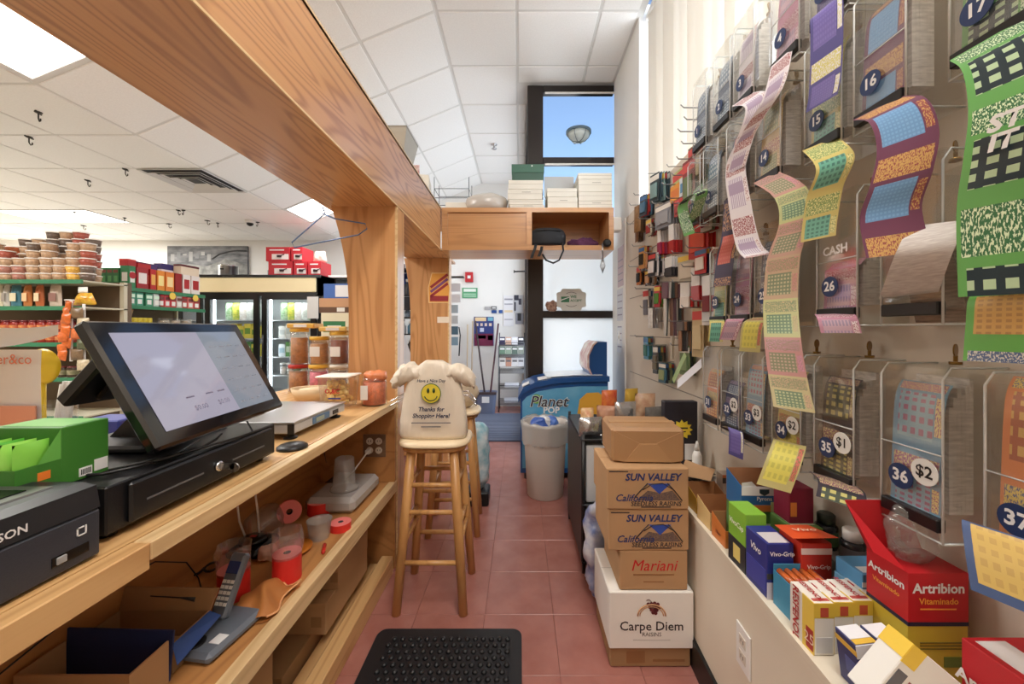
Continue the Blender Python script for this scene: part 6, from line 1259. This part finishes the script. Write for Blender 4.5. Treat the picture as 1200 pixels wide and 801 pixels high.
# ---- peg hooks with hanging goods
m_hook = M('hook_zinc', (150,150,150), .35, .9)
XH = .84
def hookset(px, py, n, w, h, kind, cols, lab, cat='pack', dx=.016):
    p = pX(px, py, XH); L_ = n*dx+.03; w *= 1.3; h *= 1.1; ang = rnd(.1,.35)
    tag(MB().tube([(.085,0,0),(.0,0,0),(-L_*.5,0,-.001),(-L_*.5-.01,0,.012)], .0028, 6).build('peg_hook', m_hook, None, p), 'peg hook carrying the %s' % lab, 'hook', 'peg hooks on the right wall')
    for i in range(n):
        x = .06-i*dx; c_ = cols[i % len(cols)]
        t = thing('hanging_'+kind, '%s, %s from the wall' % (lab, ORD[i]), cat, (p.x+x, p.y, p.z-.004), (rnd(-.03,.03), rnd(-.03,.03), ang+rnd(-.02,.02)), lab)
        if kind == 'card':
            MB().box(-.0015,.0015,-w/2,w/2,-h,0).build('card', C(c_), t); MB().box(-.0105,-.0015,-w*.35,w*.35,-h*.85,-h*.35,c=.002).build('blister', C(cols[(i+1) % len(cols)], .25), t); MB().box(-.0022,-.0015,-w/2,w/2,-h*.24,-h*.06).build('header_print', C(((232,228,220),(206,70,64),(236,200,90),(70,110,160))[(i+len(lab)) % 4]), t)
        elif kind == 'box':
            MB().box(-dx*.45,dx*.45,-w/2,w/2,-h,0,c=.001).build('carton', C(c_), t); MB().box(-dx*.45-.0006,-dx*.45,-w*.4,w*.4,-h*.8,-h*.3).build('print', C(cols[(i+1) % len(cols)]), t)
        elif kind == 'brush':
            MB().box(-.004,.004,-w*.18,w*.18,-h,-h*.3,c=.002).build('handle', C(c_, .4), t); MB().box(-.006,.006,-w*.4,w*.4,-h*.3,0,c=.002).build('head', C(cols[(i+1) % len(cols)], .6), t)
        elif kind == 'pouch':
            pillow(MB(), w, h, dx*.9, crump=.004, seed=i, T=Matrix.Translation((0,0,-h)) @ Matrix.Rotation(PI/2,4,'Z')).build('pouch', M('pouch_%d_%d_%d' % c_, c_, .35, var=.2, vs=40), t)
        elif kind == 'lighter':
            MB().box(-.006,.006,-w/2,w/2,-h,-h*.55,c=.002).build('body', C(c_, .3), t); MB().box(-.0015,.0015,-w/2,w/2,-h*.55,0).build('card', m_print_w, t)
HS = [
 (752, 228, 4, .06, .13, 'card', [(52,62,74),(70,110,140),(190,60,60)], 'small dark blister cards on the top far hook'),
 (768, 203, 5, .07, .16, 'card', [(60,80,90),(44,60,66),(120,150,150)], 'blue green blister cards on the top hook'),
 (790, 195, 2, .16, .19, 'card', [(214,202,160),(186,190,120)], 'large cream garden cards near the blinds'),
 (812, 168, 4, .09, .17, 'card', [(120,90,66),(196,176,140),(90,70,52)], 'brown printed cards at the top of the wall'),
 (786, 216, 3, .07, .08, 'box', [(224,150,50),(216,120,50)], 'small orange cartons on the second hook row', ),
 (798, 205, 3, .08, .09, 'box', [(210,218,226),(80,140,180)], 'blue and white cartons on the second hook row'),
 (793, 232, 4, .07, .08, 'card', [(150,40,46),(190,70,70)], 'small red cards on the second hook row'),
 (808, 186, 5, .08, .22, 'card', [(60,70,44),(130,40,40),(96,110,60)], 'dark green and red seed cards'),
 (748, 240, 5, .06, .17, 'pouch', [(96,70,46),(140,104,66),(76,54,38)], 'brown leather pouches on the far hook'),
 (775, 238, 4, .12, .13, 'card', [(150,152,158),(130,132,140)], 'grey mesh cards in the middle'),
 (770, 266, 4, .03, .15, 'lighter', [(186,40,54),(150,40,80)], 'red lighters on white cards, left hook'),
 (784, 262, 4, .035, .15, 'lighter', [(196,44,50),(170,36,46)], 'red lighters on white cards, right hook'),
 (812, 256, 3, .10, .17, 'card', [(196,40,40),(226,90,70)], 'red plier cards'),
 (750, 288, 4, .05, .14, 'card', [(206,150,90),(50,44,40),(220,170,130)], 'orange combs on the far hook'),
 (768, 296, 6, .06, .13, 'card', [(226,220,220),(36,36,40)], 'white topped black packs'),
 (796, 296, 2, .12, .14, 'card', [(222,212,196),(196,190,176)], 'beige paper cards'),
 (752, 338, 3, .05, .19, 'card', [(214,210,206),(120,120,130)], 'white tubes on the far hook'),
 (768, 334, 4, .045, .12, 'card', [(90,140,60),(196,60,70)], 'green and red packs'),
 (787, 330, 7, .05, .27, 'brush', [(130,96,80),(60,70,70),(190,186,180),(110,80,90)], 'long handled brushes in a row'),
 (812, 312, 4, .04, .15, 'lighter', [(196,36,40),(160,34,40)], 'red bottle packs'),
 (824, 322, 4, .04, .15, 'lighter', [(170,36,44),(120,40,50)], 'dark red bottle packs'),
 (808, 360, 2, .07, .22, 'card', [(206,188,150),(190,170,130)], 'bamboo mat packs'),
 (752, 394, 3, .05, .14, 'card', [(90,150,180),(70,120,110)], 'blue packs on the lowest far hook'),
 (778, 376, 2, .03, .2, 'brush', [(232,226,210),(226,220,206)], 'cream plastic spoons'),
 (796, 404, 3, .06, .14, 'card', [(130,150,110),(60,70,70),(110,130,90)], 'green tool cards on the lowest row'),
 (766, 404, 4, .05, .16, 'card', [(80,80,80),(120,110,90),(60,90,80)], 'dark tool cards on the lowest row'),
 (822, 352, 3, .06, .10, 'card', [(230,230,230),(210,214,220)], 'white packets below the red bottle packs'),
 (758, 256, 4, .05, .10, 'card', [(200,190,170),(150,60,60),(90,70,60)], 'assorted small cards beside the leather pouches'),
 (800, 238, 4, .06, .09, 'pouch', [(176,44,50),(206,90,80),(150,36,44)], 'small red pouches under the cartons'),
 (760, 316, 5, .05, .09, 'card', [(226,222,214),(50,48,52),(200,150,110)], 'white and black comb cards'),
 (784, 300, 5, .05, .10, 'lighter', [(40,40,46),(70,66,70)], 'black lighters on white cards'),
 (800, 330, 4, .05, .12, 'lighter', [(200,40,44),(226,220,214)], 'red and white bottle cards'),
 (760, 360, 4, .05, .12, 'pouch', [(226,224,220),(200,206,214),(160,150,150)], 'clear pouches of white plastic parts'),
 (798, 376, 5, .05, .14, 'brush', [(60,56,54),(150,110,84),(96,90,88)], 'short dark brushes below the long ones'),
 (774, 424, 4, .05, .11, 'card', [(70,110,130),(150,160,120),(60,60,64)], 'tool cards at the very bottom of the wall'),
 (824, 236, 4, .06, .12, 'card', [(206,200,190),(140,40,44),(90,110,80)], 'pale cards beside the bare hooks'),
 (818, 290, 4, .06, .11, 'card', [(190,40,44),(236,226,216),(60,70,110)], 'red and navy cards under the plier cards'),
 (742, 262, 3, .05, .12, 'pouch', [(120,84,56),(90,64,46)], 'brown pouches nearest the jamb'),
 (744, 312, 3, .045, .12, 'card', [(196,120,60),(40,38,40)], 'orange and black cards nearest the jamb'),
]
for h_ in HS: hookset(*h_)
for i, (px, py) in enumerate(((802,126),(806,140),(798,154))): tag(MB().tube([(.085,0,0),(0,0,0),(-.06,0,.0),(-.075,0,.014)], .0028, 6).build('peg_hook', m_hook, None, pX(px+14, py, XH)), 'empty peg hook below the blinds, %s from top' % ORD[i], 'hook')
for i, (px, py) in enumerate(((826,262),(820,250),(812,240))): tag(MB().tube([(.085,0,0),(0,0,0),(-.06,0,.0),(-.075,0,.014)], .0028, 6).build('peg_hook', m_hook, None, pX(px, py, XH)), 'bare peg hook beside the green strip, %s one' % ORD[i], 'hook')
tag(MB().box(.0,.002,-.02,.02,-.17,0).build('green_ruler', M('green_bent', (156,180,120), .4), None, pX(803, 415, .83), (.5,.2,0)), 'pale green bent plastic strip below the brushes', 'plastic strip')
tag(MB().box(.0,.001,-.025,.025,-.2,0).build('receipt_strip', M('receipt', (222,224,232), .6), None, pX(822, 425, .80), (.9,.35,0)), 'white ticket strip curling over the parcel', 'ticket strip')
# slat wall joints behind the goods
for z in (2.15, 1.84, 1.53, 1.22, .92): MB().box(-.0012,.0, .0, 1.3, -.003, .003).build('wall_joint', M('joint_grey', (150,140,130), .7), wr, (.92, 1.95, z))
# ================================================================== CARTONS ON THE LEDGE
def led(px, py, z=ZL+.0005): return pZ(px, py, z)
orw = (214,160,60)
def openbox(lab, loc, w, d, h, col, inner, rz=0, front=None, txt=None, name='open_carton'):
    t = thing(name, lab, 'open carton', loc, (0,0,rz), 'open shelf cartons on the ledge'); e = .0016; m = C(col); hb = h
    hf = front or h*.7
    MB().box(0,w,0,d,0,e).build('bottom', C(inner), t); MB().box(0,w,0,e,e,hf).build('front_wall', m, t); MB().box(0,w,d-e,d,e,hb).build('back_wall', C(inner), t)
    MB().prism([(e,e),(d-e,e),(d-e,hb),(e,hf)], 0, e, ax='x').build('side_wall', m, t); MB().prism([(e,e),(d-e,e),(d-e,hb),(e,hf)], w-e, w, ax='x').build('side_wall', C(inner), t)
    for q in (txt or ()): text(q[0], q[1], C(q[2]), t, (q[3]*w,-.0012,q[4]*hf) if q[5] == 'f' else (-.0012,q[3]*d,q[4]*hf), (1,0,0) if q[5] == 'f' else (0,-1,0), (0,0,1), bold=.02)
    return t
# back group: newspapers, cans, loose papers
for i, (dx, dy, rz, c_) in enumerate(((.70,1.62,.3,(150,146,142)), (.72,1.66,-.2,(206,202,198)), (.71,1.70,.6,(96,92,92)), (.70,1.64,1.0,(190,150,110)))):
    tag(MB().surf(lambda a, b: (-.08+.16*a, -.06+.12*b, .004+.012*math.sin(3*a+i)*math.sin(PI*b)+.02*a*b), 6, 6).build('loose_paper', M('paper_%d' % i, c_, .6), None, (dx+.05, dy, ZL+.002+.03*i), (0,0,rz)), ('grey','white','dark','tan')[i]+' loose paper heaped behind the cartons', 'paper', 'papers heaped on the ledge')
t = thing('squeeze_bottle', 'small white squeeze bottle at the wall behind the raisin parcel', 'bottle', (.84, 1.84, ZL)); MB().lathe([(.02,0),(.022,.008),(.022,.10),(.012,.125)], 16).build('bottle', m_white, t); MB().lathe([(.012,.125),(.009,.15),(.004,.17)], 12).build('nozzle', m_white, t)
for i in range(2): carton('glasses_box', 'grey glasses packet with a dark band, %s one by the ticket strip' % ('left','right')[i], 'packet', (.80+.042*i, 1.53, ZL+.005), .04, .05, .12, (170,158,146), (('f',0,1,.72,.9,(60,50,48)),('f',.0,1,.9,1,(196,110,60))))
openbox('open yellow medicine carton at the far end of the row', (.668, 1.47, ZL), .12, .10, .085, (214,170,70), (150,104,66), .0, .06)
openbox('open white and orange medicine carton, second from the far end', (.66, 1.345, ZL), .12, .10, .085, (222,190,130), (160,110,72), .0, .06, (('Neo', .02, (150,60,40), .7, .5, 'f'),))
openbox('open orange medicine carton beside the green box', (.655, 1.235, ZL), .10, .09, .08, (206,120,56), (170,120,80), .0, .055, (('Neo', .022, (120,50,36), .5, .5, 'f'),('Neo', .018, (120,50,36), .5, .5, 'l')))
carton('medicine_box', 'long low box carrying the blue and white open carton', 'box', (.70, 1.215, ZL), .15, .10, .128, (96,140,80), (('f',.1,.9,.3,.7,(226,226,216)),))
t = openbox('open blue and white carton with a dark shield logo at the wall', (.695, 1.215, ZL+.129), .125, .095, .105, (44,104,160), (170,120,84), -.02, .078, None)
MB().box(.0,.125,-.0008,0,.05,.078).build('white_panel', m_print_w, t); MB().box(.0,.125,-.0008,0,0,.02).build('orange_band', C((206,120,60)), t); MB().box(.09,.125,-.0012,0,.0,.03).build('cup_print', C((200,206,150)), t); text('Pyrona', .017, m_print_w, t, (.07,-.0014,.04), bold=.02)
MB().prism([(.055,.07),(.085,.07),(.085,.058),(.07,.05),(.055,.058)], -.0016, 0, ax='y').build('shield_logo', C((36,60,66)), t); MB().add([(.0,.001,.075),(.05,.001,.075),(.03,-.002,.095),(.0,-.001,.09)], [(0,1,2,3)]).build('torn_edge', m_print_w, t)
carton('medicine_box', 'lime green and black box standing on its end', 'box', (.642, 1.103, ZL), .06, .09, .172, (132,186,60), (('l',0,1,0,.45,(40,44,50)),('l',.3,.7,.1,.35,(226,206,120))), 0, txt=(('VivoCap', .022, (240,246,226), 'l', .5, .72, dict(shear=.1, bold=.02)),))
carton('medicine_box', 'dark blue medicine box with a white barcode panel on top', 'box', led(899, 702), .069, .095, .144, (44,52,130), (('f',0,1,.0,.3,(206,200,210)),('f',.0,1,.36,.46,(70,66,60)),('t',.1,.9,.05,.6,(206,202,206)),('l',.05,.95,.1,.5,(60,70,160))), 0, txt=(('Vivo-Grip', .016, (236,236,240), 'f', .55, .82, dict(bold=.02)), ('Vivo', .026, (236,236,240), 'l', .5, .75, dict(shear=.2, bold=.02))))
t = carton('medicine_box', 'red medicine box with an open orange lid', 'box', (.716, .985, ZL), .078, .085, .155, (196,52,36), (('f',0,1,.82,.92,(236,214,206)),), 0, txt=(('Vivo-Grip', .015, (246,226,216), 'f', .55, .62, dict(bold=.02)),))
MB().add([(-.01,.09,.157),(.082,.09,.157),(.078,-.02,.180),(-.025,-.005,.170),(-.01,.09,.158),(.082,.09,.158),(.078,-.02,.181),(-.025,-.005,.171)], [(3,2,1,0),(4,5,6,7),(0,1,5,4),(1,2,6,5),(2,3,7,6),(3,0,4,7)]).build('lid_flap', C((222,88,44)), t); text('Vivo', .03, C((250,226,200)), t, (.03,.03,.1755), (1,-.15,.1), (.15,1,-.17), bold=.01)
carton('medicine_box', 'green box behind the red carton with the orange lid', 'box', (.765, 1.085, ZL), .085, .1, .142, (96,140,74), (('t',.1,.9,.2,.8,(206,216,190)),))
carton('medicine_box', 'small maroon carton against the wall under the yellow ticket', 'box', (.772, 1.11, ZL+.1432), .07, .07, .10, (128,28,56), (('f',.05,.3,.2,.6,(226,150,70)),))
carton('medicine_box', 'low grey box under the two dark bottles', 'box', (.853, .95, ZL), .062, .22, .072, (150,150,146))
for i, (x, y, h) in enumerate(((.885, 1.12, .085), (.885, 1.03, .085))):
    t = thing('pill_bottle', ('dark bottle with a green label by the wall', 'dark bottle with a white cap by the wall')[i], 'bottle', (x, y, ZL+.0728)); MB().lathe([(.026,0),(.028,.006),(.028,h*.72),(.02,h*.8)], 18).build('bottle', C((36,38,42), .25), t); MB().lathe([(.0284,.012),(.0284,h*.6)], 18, cap=False).build('label', C((70,110,70) if i == 0 else (120,124,130)), t); MB().lathe([(.022,h*.8),(.022,h*1.1),(.018,h*1.14)], 18).build('cap', m_white if i else C((50,60,50)), t)
# tray of amber tubes and light blue boxes
t = thing('capsule_tray', 'blue tray of amber tubes beside the dark blue box', 'tray', led(926, 727), (0,0,0)); MB().box(0,.1,0,.002,0,.08).box(0,.1,.06,.062,0,.1).box(0,.002,.002,.06,0,.085).box(.098,.1,.002,.06,0,.085).box(.002,.098,.002,.06,0,.002).build('tray', C((60,140,176)), t)
for i in range(5):
    for j in range(4): MB().tube([(.012+.019*i,.006,.03+.018*j),(.012+.019*i,.057,.03+.018*j)], [.008,.008], 8).build('amber_tube', M('amber', (186,92,40), .25, var=.2, vs=50), t)
for i in range(4): carton('medicine_box', 'light blue flat box by the wall, %s from the bottom' % ORD[i], 'box', (.762+.004*i, .875, ZL+.0365*i), .085, .075, .036, ((86,150,190),(70,130,176),(110,170,206),(84,150,196))[i], (('t',.1,.5,.1,.4,(226,236,240)),('f',0,1,.2,.5,(226,236,240))), 0)
# Resfenol row
for i in range(4):
    p = led(953, 768)+Vector((.0455*i+.002, .004*i, 0))
    carton('medicine_box', 'white and yellow capsule box with red lettering, %s from left' % ORD[i], 'box', p, .0435, .075, .112, (232,228,218), (('f',0,1,.72,1,(222,190,70)),('f',.1,.9,.05,.35,(206,206,206)),('f',.3,.7,.74,.92,(190,80,60)),('l',0,.45,0,1,(228,196,84)),('l',.02,.3,.05,.45,(170,50,44)),('t',.1,.9,.1,.2,(190,90,80))), 0, txt=(('RESFENOL', .026, (176,44,48), 'lv', .72, .5, dict(bold=.02)), ('25', .03, (240,220,200), 'l', .16, .25), ('RESFENOL', .016, (176,44,48), 'tl', .5, .55, dict(bold=.02))), group='row of white and yellow capsule boxes')
# Artribion displays
t = thing('display_carton', 'red and yellow open display carton with white lettering against the wall', 'display carton', led(1064, 802), (0,0,0))
mr = C((186,28,36)); w, d = .118, .09
MB().box(0,w,0,d,0,.122).build('lower_body', M('artribion_yellow', (206,182,60), .4), t)
MB().box(-.0005,w+.0005,-.0008,d+.0005,.122,.22).build('upper_body', mr, t); MB().box(-.0008,w+.0008,-.0011,d+.0008,.116,.124).build('navy_line', C((40,36,60)), t)
MB().prism([(0,.22),(w,.22),(w*.82,.28),(w*.28,.325),(-.05,.325)], d-.002, d, ax='y').build('header_flap', mr, t)
MB().prism([(.0,.185),(d,.185),(d,.30),(d*.55,.26)], -.0015, 0, ax='x').build('side_flap', mr, t) if False else None
MB().add([(0,0,.22),(0,d,.22),(-.05,d,.325),(-.05,.02,.25)], [(0,1,2,3)]).build('side_wing', mr, t)
text('Artribion', .027, m_print_w, t, (w/2,-.002,.19), bold=.03); text('Vitaminado', .017, C((236,160,60)), t, (w/2,-.002,.165), bold=.02); MB().box(w*.2,w*.8,-.0012,0,.148,.1505).build('rule', C((236,160,60)), t)
text('Artribion', .021, m_print_w, t, (-.0018,d/2,.19), (0,-1,0), (0,0,1), bold=.03); text('Vitaminado', .013, C((236,160,60)), t, (-.0018,d/2,.166), (0,-1,0), (0,0,1), bold=.02)
MB().box(w*.6,w*.9,-.0012,0,.035,.055).build('green_label', C((110,130,50)), t); [MB().box(w*.2,w*.9,-.0012,0,.07+.006*k,.072+.006*k).build('small_print', C((120,110,40)), t) for k in range(3)]
tag(blob(MB(), .09, .11, .06, .015, seed=120, sc=30).build('plastic_pouch', clear('shrink_wrap'), None, led(1064,802)+Vector((.05,.045,.2206))), 'crinkled clear pouch inside the red and yellow display carton', 'pouch')
p = led(1146, 860)
carton('medicine_box', 'plain red carton with white lettering at the bottom right corner', 'box', (.775, .58, ZL), .13, .10, .16, (190,30,40), (('t',.1,.5,.1,.9,(230,226,226)),), 0, txt=(('Artribion', .035, (240,236,236), 'f', .5, .6, dict(bold=.03)), ('Vitaminado', .02, (236,160,60), 'f', .5, .35), ('Artribion', .03, (240,236,236), 'l', .5, .6, dict(bold=.03))))
# leaning blue boxes and the tilted white one in front
for i in range(2):
    carton('medicine_box', ('dark blue and yellow leaning box, left of the two', 'dark blue and yellow leaning box, right of the two')[i], 'box', led(1003, 818)+Vector((.012+.054*i, .004*i, .0)), .045, .05, .10, (52,58,110), (('f',0,1,.75,1,(226,226,230)),('l',0,1,.78,.88,(222,180,70)),('l',.1,.6,.3,.6,(80,90,150)),('t',.05,.95,.3,.95,(230,230,234)),('t',.05,.95,.05,.28,(222,180,70))), 0, 0, math.radians(-7))
carton('medicine_box', 'white box with a yellow corner tilted in front at the bottom edge', 'box', (.59, .655, ZL+.075), .115, .045, .12, (224,222,216), (('f',.0,.25,.7,1,(226,190,60)),('f',.3,.9,.2,.25,(130,130,136)),('f',.3,.9,.35,.4,(130,130,136)),('f',.3,.9,.5,.55,(150,80,80)),('f',.05,.22,.2,.6,(90,90,96)),('l',0,1,.75,1,(226,190,60))), 0, 0, math.radians(40))
